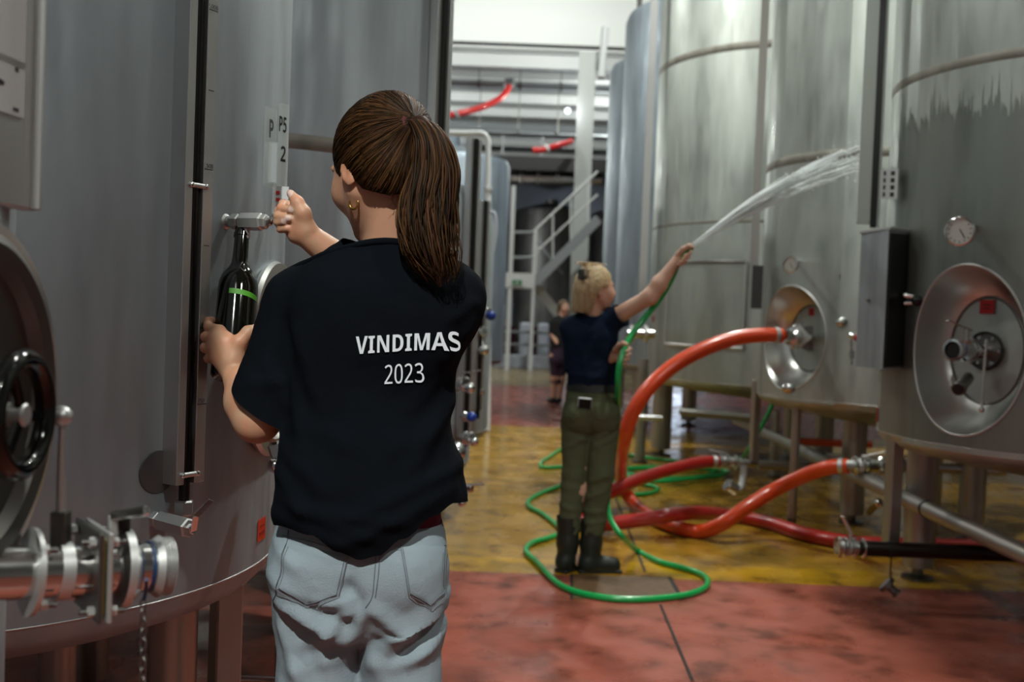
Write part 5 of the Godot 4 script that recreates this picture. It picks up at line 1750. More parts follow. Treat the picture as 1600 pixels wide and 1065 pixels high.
func build_floor_pipes() -> void:
	var r := 0.046
	hose("orange hose arching from the oval manway to the floor and up to a levered valve", [
		at(1221, 524, 6.25), at(1195, 523, 6.22), at(1150, 528, 6.2), at(1100, 545, 6.15), at(1050, 573, 6.1), at(1012, 608, 6.05), at(987, 648, 6.05), at(974, 690, 6.15),
		at(969, 728, 6.75), at(974, 760, 7.15), lies(992, 788, r), lies(1020, 808, r), lies(1060, 824, r), lies(1095, 830, r), at(1132, 816, 6.2), at(1165, 793, 6.22), at(1210, 765, 6.3), at(1258, 742, 6.2), at(1296, 730, 6.05), at(1326, 728, 5.98)], r, M.hose_orange)
	hose("dull red hose curling behind the boots and along the floor under the dark pipe", [
		at(1124, 721, 7.42), at(1105, 721, 7.4), at(1075, 726, 7.3), at(1030, 738, 7.1), at(992, 751, 6.85), at(958, 766, 6.65), at(930, 780, 6.6), lies(908, 798, r), lies(903, 811, r), lies(918, 820, r),
		at(960, 817, 6.32), at(1010, 811, 6.28), at(1050, 804, 6.28), at(1095, 801, 6.5), lies(1145, 806, r), lies(1200, 816, r), lies(1250, 832, r), lies(1300, 843, r), lies(1350, 849, r), lies(1450, 852, r), lies(1560, 854, r), lies(1660, 857, r)], r, M.hose_red)
	# pipes
	var y := 0.467
	pipe_run("long slanting looking steel pipe running along under the tall tanks", Vector3(2.15, y, -3.2), Vector3(2.15, y, -9.4), 0.042, M.pipe_steel, [0.3])
	for z in [-3.3, -6.15, -9.3]: pass
	var dp := pipe_run("dark steel pipe low over the floor, with a valve at its open end", at(1340, 856, 4.8), at(1700, 870, 4.8), 0.037, M.dark_pipe, [0.14])
	var a := at(1309, 854, 4.8)
	var b := at(1352, 856, 4.8)
	var o := hose_valve("lever valve at the open end of the dark low pipe", a, b, 0.036, at(1330, 832, 4.78), at(1316, 806, 4.75))
	part("pipe_mouth", mb().lathe(along(a + Vector3(0.012, 0, 0), a), [Vector2(0.03, 0), Vector2(0.05, 0.0), Vector2(0.05, 0.016), Vector2(0.036, 0.016), Vector2(0.034, 0.0)], 28), M.polished, o)
	# support posts hanging from the tank bottoms
	for q in [[1394, 690, 853, 4.95, 0.033, "square steel post from the cabinet tank down to the dark pipe"], [1180, 618, 722, 7.35, 0.028, "square steel post from the orange hose tank down to the bright pipe"]]:
		var p0 := at(q[0] + 2, q[1], q[3])
		var p1 := at(q[0] - 3, q[2], q[3])
		var s := thing("support_post", q[5], "post", Vector3(p1.x, p1.y, p1.z))
		part("post", mb().box(Transform3D(Basis(Vector3.UP, 0.25), Vector3(p1.x, (p0.y + p1.y) * 0.5 + 0.06, p1.z)), Vector3(q[4] * 2, p0.y - p1.y + 0.12, q[4] * 2), 0.006), M.pipe_steel, s)
		part("saddle", mb().box(Transform3D(Basis.IDENTITY, p1), Vector3(q[4] * 2.2, 0.02, 0.09), 0.004), M.satin_dark, s)
	var cp := thing("hanging_cap", "steel pipe cap hanging on a thin wire from the dark low pipe", "cap", at(1392, 918, 4.78))
	part("wire", mb().tube([at(1393, 866, 4.76), at(1392, 880, 4.76), at(1391, 906, 4.77)], 0.004, 6), M.black_rubber, cp)
	part("cap", mb().lathe(along(at(1383, 910, 4.78), at(1402, 928, 4.76)), [Vector2(0, 0), Vector2(0.042, 0), Vector2(0.042, 0.02), Vector2(0.02, 0.026), Vector2(0.018, 0.06), Vector2(0.024, 0.064), Vector2(0.024, 0.075), Vector2(0, 0.078)], 24), M.satin_dark, cp)
	# the twin valves on the bright pipe
	pipe_run("bright level pipe behind the slanting pipe", at(1425, 729, 6.62), at(1570, 736, 6.62), 0.034, M.polished)
	hose_valve("valve with a long level lever where the orange hose ends", at(1320, 727, 5.98), at(1380, 728, 5.98), 0.044, at(1350, 712, 5.93), at(1388, 704, 5.9))
	hose_valve("second valve with a level lever behind the square post", at(1392, 727, 6.6), at(1432, 729, 6.6), 0.036, at(1408, 713, 6.5), at(1440, 709, 6.5))
	var t := thing("drain_tap", "small bent tap on the leg between the tall tanks", "tap", at(1366, 790, 6.3))
	part("tap_body", mb().tube([at(1358, 800, 6.6), at(1364, 793, 6.4), at(1372, 786, 6.3)], 0.022, 12), M.brass, t)
	part("tap_mouth", mb().rod(at(1370, 788, 6.3), at(1376, 783, 6.28), 0.03, 14, 0.005), M.polished, t)
	# the same behind, for the next tank
	pipe_run("bright pipe stub behind the square post", at(1142, 722, 7.45), at(1182, 724, 7.45), 0.030, M.polished)
	pipe_run("dull level pipe running on from the bright stub", at(1184, 726, 7.45), at(1340, 731, 7.45), 0.034, M.pipe_steel)
	hose_valve("valve with a thin lever where the dull red hose ends", at(1116, 720, 7.42), at(1152, 722, 7.42), 0.044, at(1133, 708, 7.4), at(1108, 702, 7.4))
	t = thing("drain_tap", "bent white drain elbow hanging under the bright pipe stub", "tap", at(1160, 750, 7.4))
	part("tap_body", mb().tube(smooth_path([at(1162, 728, 7.42), at(1161, 748, 7.4), at(1158, 760, 7.35), at(1148, 766, 7.3)], 4), 0.028, 12), M.white_paint, t)
	part("tap_mouth", mb().rod(at(1150, 766, 7.3), at(1135, 756, 7.28), 0.05, 18, 0.008), M.polished, t)
	pipe_run("level rail pipe under the hatch tank", at(1062, 643, 8.6), at(1178, 652, 8.6), 0.035, M.pipe_steel)
	pipe_run("short level pipe between the hatch tank's legs", at(988, 651, 9.3), at(1035, 653, 9.3), 0.03, M.polished)
	pipe_run("orange tinted far pipe under the orange hose tank", at(1210, 688, 9.2), at(1362, 694, 9.2), 0.035, M.hose_orange)
	for q in [[1006, 560, 690, 9.6, 0.05, "slim steel post behind the orange hose arch"], [1212, 640, 720, 9.0, 0.04, "slim steel post behind the dangling green hose"]]:
		var p0 := at(q[0], q[1], q[3])
		var s := thing("support_post", q[5], "post", Vector3(p0.x, 0, p0.z))
		part("post", mb().rod(Vector3(p0.x, 0.02, p0.z), Vector3(p0.x, p0.y, p0.z), q[4], 16), M.pipe_steel, s)
		part("foot", mb().rod(Vector3(p0.x, 0, p0.z), Vector3(p0.x, 0.025, p0.z), q[4] * 1.6, 16, 0.004), M.satin_dark, s)
	# --- the green water hose
	var g := 0.0165
	var pts := [at(1081, 386, 5.17), at(1073, 391, 5.17), at(1062, 405, 5.2), at(1048, 438, 5.24), at(1030, 468, 5.27), at(1008, 495, 5.28), at(988, 522, 5.24), at(974, 548, 5.18), at(967, 578, 5.15), at(966, 610, 5.2), at(965, 660, 5.5), at(957, 720, 5.62), at(950, 770, 5.6),
		at(950, 797, 5.55), at(957, 817, 5.5), at(973, 839, 5.45), lies(996, 860, g), lies(1030, 877, g), lies(1072, 888, g), lies(1098, 898, g), lies(1106, 909, g), lies(1096, 921, g), lies(1060, 931, g), lies(983, 936, g), lies(915, 928, g), lies(871, 911, g), lies(841, 880, g), lies(822, 861, g), lies(831, 848, g), lies(860, 839, g),
		lies(874, 832, g), lies(872, 822, g), lies(848, 803, g), lies(827, 791, g), lies(827, 781, g), lies(848, 769, g), lies(882, 757, g), lies(915, 752, g), lies(960, 752, g), lies(1010, 757, g), lies(1028, 764, g), lies(1010, 771, g), lies(965, 772, g), lies(925, 762, g), lies(895, 742, g)]
	for k in 15:   # the loose coil
		var ang := PI + TAU * k / 5.0
		var ctr := Vector2(1040 + 12 * sin(k * 1.7), 738 + 2.5 * sin(k * 2.3))
		pts.append(lies(ctr.x + (86 + 14 * sin(k * 1.1)) * cos(ang), ctr.y + (10 + 2.5 * cos(k * 0.9)) * sin(ang), g + 0.012 * (k / 5)))
	for q in [[960, 722], [905, 727], [850, 730], [846, 722], [858, 714], [884, 700], [935, 702], [1020, 716], [1100, 722], [1150, 718]]: pts.append(lies(q[0], q[1], g))
	pts.append_array([at(1163, 712, 8.2), at(1176, 690, 7.95), at(1196, 655, 7.85), at(1210, 626, 7.8)])
	hose("long green water hose held overhead, looping over the floor to a loose coil", pts, g, M.hose_green, false, 5)
# ---------------------------------------------------------------- the bottle
func build_bottle() -> void:
	var a := at(361, 590, 1.955)
	var b := at(379, 357, 2.066)
	var o := thing("wine_bottle", "dark glass wine bottle with a strip of green tape, held up under the sample valve", "bottle", a)
	var k := a.distance_to(b) / 0.30
	var pr := []
	for q in [[0, 0.012], [0.024, 0.006], [0.033, 0.0], [0.0368, 0.004], [0.0372, 0.012], [0.0372, 0.172], [0.0362, 0.186], [0.0325, 0.199], [0.0265, 0.209], [0.0205, 0.217], [0.0165, 0.226], [0.0148, 0.238], [0.0138, 0.276], [0.0138, 0.281], [0.0156, 0.282], [0.0156, 0.289], [0.0142, 0.290], [0.0142, 0.299], [0.0098, 0.30], [0.0096, 0.285], [0.0, 0.285]]:
		pr.append(Vector2(q[0], q[1]) * k)
	var gm := mat("bottle_glass", Color(0.03, 0.035, 0.025), 0.07)
	var x := along(a, b)
	part("bottle_glass", mb().lathe(x, pr, 56, 0, TAU, 0.6), gm, o)
	var tm := mat("green_tape", Color(0.27, 0.55, 0.12), 0.55)
	var inv := x.affine_inverse()
	var mid := inv * at(386, 452, 1.965)
	var ang := atan2(mid.z, mid.x)
	var rows := [[], []]
	var tb := mb()
	for i in 19:
		var t := i / 18.0
		var p := inv * at(373.0 + 30.0 * t, 450.0 + 4.0 * t, 1.99)
		var an := ang + lerpf(-0.72, 0.95, t) * (1.0 if (inv * at(400, 452, 1.98)).x * sin(ang) - (inv * at(400, 452, 1.98)).z * cos(ang) < 0 else -1.0)
		var y := mid.y - 0.006 * (t - 0.5)
		var d := Vector3(cos(an), 0, sin(an))
		rows[0].append(tb.vert(x * (d * 0.0378 * k + Vector3(0, y + 0.0055, 0)), x.basis * d))
		rows[1].append(tb.vert(x * (d * 0.0378 * k + Vector3(0, y - 0.0055, 0)), x.basis * d))
	for i in 18: tb.quad(rows[0][i], rows[0][i + 1], rows[1][i + 1], rows[1][i])
	part("tape", tb, tm, o, "strip of green tape")

# ---------------------------------------------------------------- people: shared pieces
func skin_mat(called: String, c: Color) -> StandardMaterial3D:
	var m := mat(called, c, 0.5)
	m.vertex_color_use_as_albedo = true
	m.subsurf_scatter_enabled = true
	m.subsurf_scatter_strength = 0.08
	return m

func cloth(called: String, c: Color, grain: float, scale: float) -> StandardMaterial3D:
	var m := mat(called, c, 0.92)
	m.metallic_specular = 0.16
	m.normal_enabled = true
	m.normal_texture = M.weave
	m.normal_scale = grain
	world_map(m, Vector3(scale, scale, scale))
	return m

# A finger: joints with radii, rounded at the tip.
func finger(f: Field, pts: Array, rs: Array) -> void:
	f.chain(pts, rs, 0.0035)

# Head in its own frame: +z face, +y up, +x its left.
func head_field(f: Field, x: Transform3D, s := 1.0) -> void:
	var b := x.basis.orthonormalized()
	var P := func(a: float, c: float, e: float) -> Vector3: return x * (Vector3(a, c, e) * s)
	f.blob(P.call(0, 0.022, -0.014), Vector3(0.075, 0.098, 0.096) * s, b, 0.01)
	f.blob(P.call(0, -0.015, 0.030), Vector3(0.064, 0.085, 0.066) * s, b, 0.03)
	f.cone(P.call(0, -0.055, 0.035), P.call(0, -0.094, 0.066), 0.044 * s, 0.020 * s, Vector3.ZERO, 1.0, 0.03)
	for q in [-1.0, 1.0]:
		f.blob(P.call(q * 0.036, -0.022, 0.063), Vector3(0.026, 0.026, 0.026) * s, b, 0.025)
		f.cone(P.call(q * 0.052, -0.045, 0.0), P.call(q * 0.018, -0.098, 0.058), 0.022 * s, 0.014 * s, Vector3.ZERO, 1.0, 0.02)
		f.blob(P.call(q * 0.031, 0.016, 0.094), Vector3(0.017, 0.012, 0.012) * s, b, 0.012, true)
		f.blob(P.call(q * 0.031, 0.015, 0.076), Vector3(0.0135, 0.0125, 0.0125) * s, b, 0.002)
		f.cone(P.call(q * 0.014, 0.031, 0.092), P.call(q * 0.048, 0.033, 0.075), 0.007 * s, 0.006 * s, Vector3.ZERO, 1.0, 0.01)
		# ear: rim with a hollow
		f.blob(P.call(q * 0.079, -0.018, -0.012), Vector3(0.007, 0.027, 0.016) * s, b * Basis(Vector3.RIGHT, 0.2) * Basis(Vector3.UP, q * 0.35), 0.004)
		f.blob(P.call(q * 0.088, -0.015, -0.010), Vector3(0.006, 0.017, 0.009) * s, b * Basis(Vector3.RIGHT, 0.2) * Basis(Vector3.UP, q * 0.35), 0.004, true)
	f.cone(P.call(0, 0.022, 0.092), P.call(0, -0.020, 0.111), 0.008 * s, 0.0115 * s, Vector3.ZERO, 1.0, 0.012)
	f.blob(P.call(0.010, -0.026, 0.099), Vector3(0.008, 0.007, 0.010) * s, b, 0.006)
	f.blob(P.call(-0.010, -0.026, 0.099), Vector3(0.008, 0.007, 0.010) * s, b, 0.006)
	f.blob(P.call(0, -0.051, 0.092), Vector3(0.022, 0.0055, 0.009) * s, b, 0.006)
	f.blob(P.call(0, -0.061, 0.090), Vector3(0.019, 0.006, 0.010) * s, b, 0.006)

func paint_face(vs: PackedVector3Array, x: Transform3D, s: float, base: Color, lips: Color) -> PackedColorArray:
	var inv := x.affine_inverse()
	var out := PackedColorArray()
	for p in vs:
		var q := (inv * p) / s
		var c := base
		if q.z > 0.08 and absf(q.x) < 0.022 and q.y < -0.045 and q.y > -0.068: c = lips
		elif q.z > 0.06 and absf(absf(q.x) - 0.032) < 0.018 and absf(q.y - 0.035) < 0.0055: c = base * 0.35
		elif q.z > 0.065 and absf(absf(q.x) - 0.031) < 0.012 and absf(q.y - 0.015) < 0.007: c = Color(0.75, 0.72, 0.70) if absf(absf(q.x) - 0.031) > 0.005 else Color(0.04, 0.03, 0.02)
		elif absf(q.x) > 0.074 and absf(q.y) < 0.04: c = Color(base.r * 1.0, base.g * 0.86, base.b * 0.82)
		out.append(c)
	return out

func mottled(vs: PackedVector3Array, c: Color) -> PackedColorArray:   # skin is never quite one colour
	var f := FastNoiseLite.new()
	f.seed = 3
	f.frequency = 24.0
	var a := PackedColorArray()
	for p in vs:
		var g := f.get_noise_3dv(p)
		a.append(Color(c.r * (1.0 + 0.10 * g), c.g * (1.0 - 0.16 * g), c.b * (1.0 - 0.22 * g)))
	return a

func flat_colors(n: int, c: Color) -> PackedColorArray:
	var a := PackedColorArray()
	a.resize(n)
	a.fill(c)
	return a

# ---------------------------------------------------------------- the worker at the valve, seen from behind
const D1 := 1.82

func w1(px: float, py: float, dd := 0.0) -> Vector3: return at(px, py, D1 + dd)

func build_woman_at_valve() -> void:
	M["weave"] = noise_tex(0.09, [], FastNoiseLite.TYPE_SIMPLEX_SMOOTH, 3, 256, 15, 3.0)
	var base := w1(562, 900)
	base.y = 0.0
	var o := thing("person", "person with long brown ponytail, black t-shirt and pale jeans, filling a bottle at the tank", "person", base)
	var skin := skin_mat("skin_warm", Color(1, 1, 1))
	var tone := Color(0.50, 0.262, 0.165)
	# --- skeleton joints
	var neck := w1(607, 398, 0.0)
	var hc := w1(594, 268, 0.01)
	var fwd := Vector3(-0.63, -0.33, -0.70).normalized()
	var hx := Vector3.UP.cross(fwd).normalized()
	var hb := Basis(hx, fwd.cross(hx), fwd)
	var head := Transform3D(hb, hc)
	var shl := w1(462, 476, 0.03)
	var ell := at(402, 655, 1.80)
	var wrl := at(366, 580, 1.907)
	var shr := w1(708, 470, 0.0)
	var elr := at(602, 462, 2.09)
	var wrr := at(478, 366, 2.03)
	var hip := w1(562, 852, 0.01)
	# --- body: one skin, trunk and legs coarse, head and forearms fine
	var bm := mb()
	bm.colored = true
	var f := Field.new()
	f.k = 0.05
	f.cone(w1(600, 440, 0.02), w1(566, 640), 0.105, 0.10, Vector3.BACK, 0.75)
	f.cone(w1(566, 640), w1(562, 830), 0.10, 0.125, Vector3.BACK, 0.8)
	f.cone(shl, shr, 0.05, 0.05)
	f.chain([shl, ell], [0.045, 0.037], 0.03)
	f.chain([shr, elr], [0.045, 0.037], 0.03)
	for q in [[497, -0.06], [626, 0.06]]:
		var hp := w1(q[0], 880, 0.01)
		var kn := Vector3(hp.x, 0.48, hp.z - 0.01)
		var an := Vector3(hp.x - q[1] * 0.1, 0.09, hp.z + 0.03)
		f.chain([hp, kn, an], [0.075, 0.05, 0.034], 0.04)
		f.cone(an + Vector3(0, -0.04, 0.01), an + Vector3(q[1] * 0.3, -0.065, -0.14), 0.035, 0.025)
	var net := f.nets(base + Vector3(-0.35, 0.0, -0.35), base + Vector3(0.35, 1.48, 0.25), 0.016)
	net = clipped(net, func(p: Vector3) -> float: return neck.y - 0.01 - p.y)
	bm.welded(net[0], net[1], flat_colors(net[0].size(), tone))
	# head and neck
	f = Field.new()
	f.k = 0.02
	head_field(f, head, 1.0)
	f.cone(head * Vector3(0, -0.05, -0.030), neck + Vector3(0.004, -0.02, 0.0), 0.047, 0.049, Vector3.ZERO, 1.0, 0.022)
	f.cone(neck + Vector3(0.004, -0.02, 0.0), neck + Vector3(0.0, -0.07, 0.01), 0.049, 0.062, Vector3.ZERO, 1.0, 0.03)
	net = f.nets(hc + Vector3(-0.15, -0.235, -0.15), hc + Vector3(0.15, 0.15, 0.16), 0.004)
	bm.welded(net[0], net[1], paint_face(net[0], head, 1.0, tone, Color(0.42, 0.15, 0.12)))
	# left forearm and hand round the bottle
	f = Field.new()
	f.k = 0.012
	f.cone(ell, ell.lerp(wrl, 0.35), 0.036, 0.0385, Vector3.ZERO, 1.0, 0.03)
	f.cone(ell.lerp(wrl, 0.35), wrl, 0.0385, 0.0245, Vector3.ZERO, 1.0, 0.03)
	f.cone(shl.lerp(ell, 0.7), ell, 0.042, 0.037, Vector3.ZERO, 1.0, 0.03)
	var fl := [[at(343, 517, 1.917), at(326, 510, 1.926), at(325, 502, 1.953), at(331, 500, 1.974)],
		[at(335, 528, 1.910), at(321, 526, 1.923), at(322, 524, 1.953), at(330, 522, 1.974)],
		[at(333, 543, 1.908), at(320, 543, 1.920), at(322, 543, 1.948), at(330, 542, 1.970)],
		[at(337, 558, 1.910), at(325, 560, 1.918), at(327, 561, 1.943), at(338, 561, 1.973)]]
	var k := 0
	for q in fl:
		f.cone(wrl + (q[0] - wrl) * 0.12, q[0], 0.0175, 0.0128, Vector3.ZERO, 1.0, 0.012)
		finger(f, q, [[0.0108, 0.0098, 0.0088, 0.0078], [0.0108, 0.0098, 0.0089, 0.008], [0.0104, 0.0095, 0.0085, 0.0076], [0.0095, 0.0083, 0.0075, 0.0068]][k])
		k += 1
	f.chain([at(366, 560, 1.902), at(374, 535, 1.897), at(388, 519, 1.904), at(401, 512, 1.922)], [0.019, 0.0135, 0.0115, 0.0088], 0.010)
	f.cone(at(352, 535, 1.907), at(364, 560, 1.902), 0.021, 0.023, Vector3.ZERO, 1.0, 0.012)
	net = f.nets(at(300, 700, 2.05).min(at(430, 480, 1.75)) - Vector3.ONE * 0.05, at(440, 480, 1.75).max(at(300, 480, 2.06)) + Vector3.ONE * 0.03, 0.0034)
	bm.welded(net[0], net[1], mottled(net[0], tone))
	# right forearm and fist at the lever
	f = Field.new()
	f.k = 0.012
	f.cone(elr, elr.lerp(wrr, 0.35), 0.040, 0.040, Vector3.ZERO, 1.0, 0.03)
	f.cone(elr.lerp(wrr, 0.35), wrr, 0.040, 0.0255, Vector3.ZERO, 1.0, 0.03)
	var fr := [[at(461, 322, 2.062), at(442, 319, 2.056), at(439, 325, 2.026), at(456, 328, 2.012)],
		[at(458, 333, 2.066), at(436, 330, 2.056), at(434, 337, 2.024), at(451, 341, 2.010)],
		[at(458, 345, 2.066), at(436, 342, 2.055), at(434, 347, 2.026), at(445, 346, 2.014)],
		[at(460, 357, 2.060), at(440, 354, 2.052), at(438, 358, 2.030), at(448, 357, 2.016)]]
	k = 0
	for q in fr:
		f.cone(wrr + (q[0] - wrr) * 0.1, q[0], 0.0185, 0.0130, Vector3.ZERO, 1.0, 0.012)
		finger(f, q, [[0.0102, 0.0094, 0.0086, 0.0072], [0.0102, 0.0095, 0.0087, 0.0074], [0.0098, 0.0092, 0.0083, 0.0070], [0.009, 0.0083, 0.0075, 0.0064]][k])
		k += 1
	f.chain([at(478, 356, 2.022), at(474, 333, 2.012), at(465, 316, 2.014), at(454, 302, 2.02)], [0.020, 0.0145, 0.0115, 0.0082], 0.010)
	f.cone(at(470, 350, 2.03), at(462, 366, 2.035), 0.021, 0.018, Vector3.ZERO, 1.0, 0.012)
	net = f.nets(at(410, 520, 2.14).min(at(410, 520, 1.98)) - Vector3.ONE * 0.02, at(640, 280, 2.0).max(at(640, 280, 2.0)) + Vector3(0.05, 0.02, 0.06), 0.0034)
	var cols := mottled(net[0], tone)
	for q in [fr[0][3] + Vector3(0, 0.001, 0.004), fr[1][3] + Vector3(0, 0.001, 0.004), fr[2][3] + Vector3(0, 0.001, 0.004), at(453, 302, 2.012)]:
		for i in net[0].size():
			if net[0][i].distance_to(q) < 0.0068: cols[i] = Color(0.62, 0.44, 0.40)
	bm.welded(net[0], net[1], cols)
	part("body", bm, skin, o)
	build_shirt_one(o, neck, shl, ell, shr, elr, hip)
	build_jeans(o, base)
	build_hair_one(o, head, neck)
	# hoop earring: a twisted ring below the visible ear
	var ec := w1(553, 318, -0.045)
	var gold := mat("gold", Color(0.80, 0.62, 0.32), 0.25, 1.0)
	var er := mb()
	var p := []
	var u := Vector3(0.86, 0, 0.5).normalized()
	for i in 40:
		var a := TAU * i / 40
		p.append(ec + u * cos(a) * 0.0095 + Vector3.UP * sin(a) * 0.0095)
	var rs := []
	for i in 40: rs.append(0.0021 + 0.0004 * sin(i * PI * 0.5))
	er.tube(p, rs, 8, false, true)
	part("earring", er, gold, o, "small gold hoop earring")
	# shoes
	var shoe := mat("shoe_white", Color(0.75, 0.75, 0.74), 0.6)
	for q in [[497, -0.006], [626, 0.006]]:
		var hp := w1(q[0], 880, 0.01)
		var sf := Field.new()
		sf.k = 0.02
		sf.cone(Vector3(hp.x, 0.045, hp.z + 0.045), Vector3(hp.x + q[1], 0.04, hp.z - 0.17), 0.043, 0.04)
		sf.cone(Vector3(hp.x, 0.08, hp.z + 0.03), Vector3(hp.x, 0.06, hp.z - 0.05), 0.045, 0.045)
		var sn := sf.nets(Vector3(hp.x - 0.09, -0.01, hp.z - 0.25), Vector3(hp.x + 0.09, 0.16, hp.z + 0.13), 0.01)
		for i in sn[0].size(): sn[0][i].y = maxf(sn[0][i].y, 0.004)
		part("shoe", mb().welded(sn[0], sn[1]), shoe, o)

func build_shirt_one(o: Node3D, neck: Vector3, shl: Vector3, ell: Vector3, shr: Vector3, elr: Vector3, _hip: Vector3) -> void:
	var m := cloth("shirt_black", Color(0.045, 0.057, 0.078), 0.25, 6.0)
	var f := Field.new()
	f.k = 0.05
	var Z := Vector3.BACK
	f.cone(w1(592, 500, 0.01), w1(568, 655, 0.0), 0.156, 0.143, Z, 0.70, 0.03)
	f.cone(w1(568, 655, 0.0), w1(569, 735, -0.005), 0.143, 0.158, Z, 0.74, 0.03)
	f.cone(w1(569, 735, -0.005), w1(571, 775, -0.005), 0.158, 0.171, Z, 0.74, 0.02)
	f.cone(w1(571, 775, -0.005), w1(572, 1000, -0.005), 0.171, 0.158, Z, 0.76, 0.05)
	f.blob(w1(640, 500, -0.075), Vector3(0.07, 0.09, 0.04), Basis.IDENTITY, 0.06)   # shoulder blades
	f.blob(w1(520, 510, -0.065), Vector3(0.07, 0.09, 0.04), Basis.IDENTITY, 0.06)
	f.cone(w1(600, 428, 0.0), shl + Vector3(0.004, 0.004, 0), 0.056, 0.055, Vector3.ZERO, 1.0, 0.05)
	f.cone(w1(628, 428, 0.0), shr + Vector3(-0.01, 0.006, 0), 0.056, 0.058, Vector3.ZERO, 1.0, 0.05)
	f.cone(neck + Vector3(0, -0.02, 0.0), neck + Vector3(0, 0.02, 0.0), 0.058, 0.058, Vector3.ZERO, 1.0, 0.045)
	# sleeves
	var sl := shl.lerp(ell, 0.74)
	f.cone(shl + Vector3(0.006, 0, 0), sl + Vector3(0.006, 0.0, -0.005), 0.064, 0.064, Vector3.ZERO, 1.0, 0.03)
	f.cone(sl + Vector3(0.006, 0, -0.005), shl.lerp(ell, 1.15) + Vector3(0.006, 0, -0.005), 0.064, 0.066, Vector3.ZERO, 1.0, 0.02)
	var sr := shr + (elr - shr) * 0.72 + Vector3(-0.004, -0.016, 0)
	f.cone(shr + Vector3(-0.002, -0.004, 0.005), sr, 0.060, 0.066, Vector3.ZERO, 1.0, 0.03)
	f.cone(shr + Vector3(-0.02, -0.05, -0.02), sr + Vector3(-0.03, -0.05, 0), 0.05, 0.045, Vector3.ZERO, 1.0, 0.04)
	var net := f.nets(w1(330, 940, 0.35) - Vector3(0.05, 0, 0), w1(790, 360, -0.22) + Vector3(0.03, 0.03, 0), 0.0065)
	# hem, sleeve ends and neck hole
	var hem := [[400, 800], [425, 800], [440, 820], [500, 834], [540, 861], [575, 875], [602, 869], [640, 842], [690, 806], [720, 786], [760, 780]]
	var hy := func(p: Vector3) -> float:
		var px: float = 800.0 + p.x * FOCAL / -p.z
		var y := 0.0
		for i in hem.size() - 1:
			if px >= hem[i][0] and px < hem[i + 1][0]:
				var t: float = (px - hem[i][0]) / (hem[i + 1][0] - hem[i][0])
				t = t * t * (3 - 2 * t)
				y = at(px, lerpf(hem[i][1], hem[i + 1][1], t), -p.z).y
		if y == 0.0: y = at(px, 795, -p.z).y
		var front := smoothstep(-D1 - 0.0, -D1 - 0.06, p.z)
		return lerpf(y, maxf(y, w1(560, 790).y), front)
	var lcut := w1(405, 634, -0.02)
	var sx := w1(447, 660, -0.02).x
	var lnn := Vector3(-0.50, -0.84, -0.12).normalized()
	var ra := (elr - shr).normalized()
	var re := shr.distance_to(elr) * 0.72
	var nk := neck + Vector3(0, -0.004, 0.004)
	var nn := Vector3(-0.05, 1, -0.45).normalized()
	net = clipped(net, func(p: Vector3) -> float:
		var g: float = p.y - float(hy.call(p))
		if Vector2(p.x - nk.x, p.z - nk.z).length() < 0.085: g = minf(g, -(p - nk).dot(nn))
		var ql := p - shl
		if p.x < sx and ql.length() < 0.42: g = minf(g, -(p - lcut).dot(lnn))
		var qr := p - shr
		if (qr - ra * qr.dot(ra)).length() < 0.13: g = minf(g, re - qr.dot(ra))
		return g)
	# folds
	var fo := Folds.new()
	for q in [[420, 800, 560, 850, 0.006, 0.016], [440, 780, 600, 840, 0.006, 0.014], [480, 790, 640, 815, 0.005, 0.012], [540, 845, 700, 770, 0.006, 0.014], [560, 800, 715, 735, 0.006, 0.016], [440, 700, 520, 770, 0.005, 0.016], [690, 640, 640, 740, 0.005, 0.018], [700, 560, 640, 640, 0.004, 0.018],
		[446, 560, 470, 700, 0.006, 0.014], [458, 520, 500, 640, 0.004, 0.016], [735, 500, 690, 560, 0.006, 0.012], [738, 470, 700, 500, 0.005, 0.012], [400, 560, 440, 640, 0.004, 0.012], [385, 600, 440, 600, 0.004, 0.012], [430, 500, 450, 580, -0.005, 0.012], [660, 440, 690, 560, 0.003, 0.018], [712, 600, 660, 690, 0.006, 0.014], [430, 735, 480, 800, 0.005, 0.013], [600, 700, 690, 680, 0.003, 0.02], [470, 660, 560, 700, 0.003, 0.02]]:
		fo.add(w1(q[0], q[1], -0.11), w1(q[2], q[3], -0.11), q[4], q[5])
	var nz := FastNoiseLite.new()
	nz.seed = 4
	nz.frequency = 7.0
	var dis := func(p: Vector3, _n: Vector3) -> float:
		var q := Vector3(p.x, p.y, -D1 + 0.11)
		return (fo.at(q) * 1.5 if p.z > -D1 - 0.02 else 0.0) + nz.get_noise_3dv(p) * 0.0055
	net = displaced(net, dis)
	part("t_shirt", mb().welded(net[0], net[1]), m, o, "black t-shirt")
	# rolled edges: collar and hem
	var col := []
	for i in 40:
		var a := TAU * i / 40
		var d := Vector3(cos(a), 0, sin(a))
		var s := nk + d * 0.2
		d.y = -(d.x * nn.x + d.z * nn.z) / nn.y
		s = nk + d * 0.25
		col.append(f.shoot(s, -d.normalized(), 0.3) + Vector3(0, -0.006, 0))
	part("collar", mb().tube(smooth_path(col, 2, true), 0.0068, 8, false, true), m, o)
	# print on the back, laid onto the cloth
	var ink := mat("print_white", Color(0.80, 0.82, 0.85), 0.8)
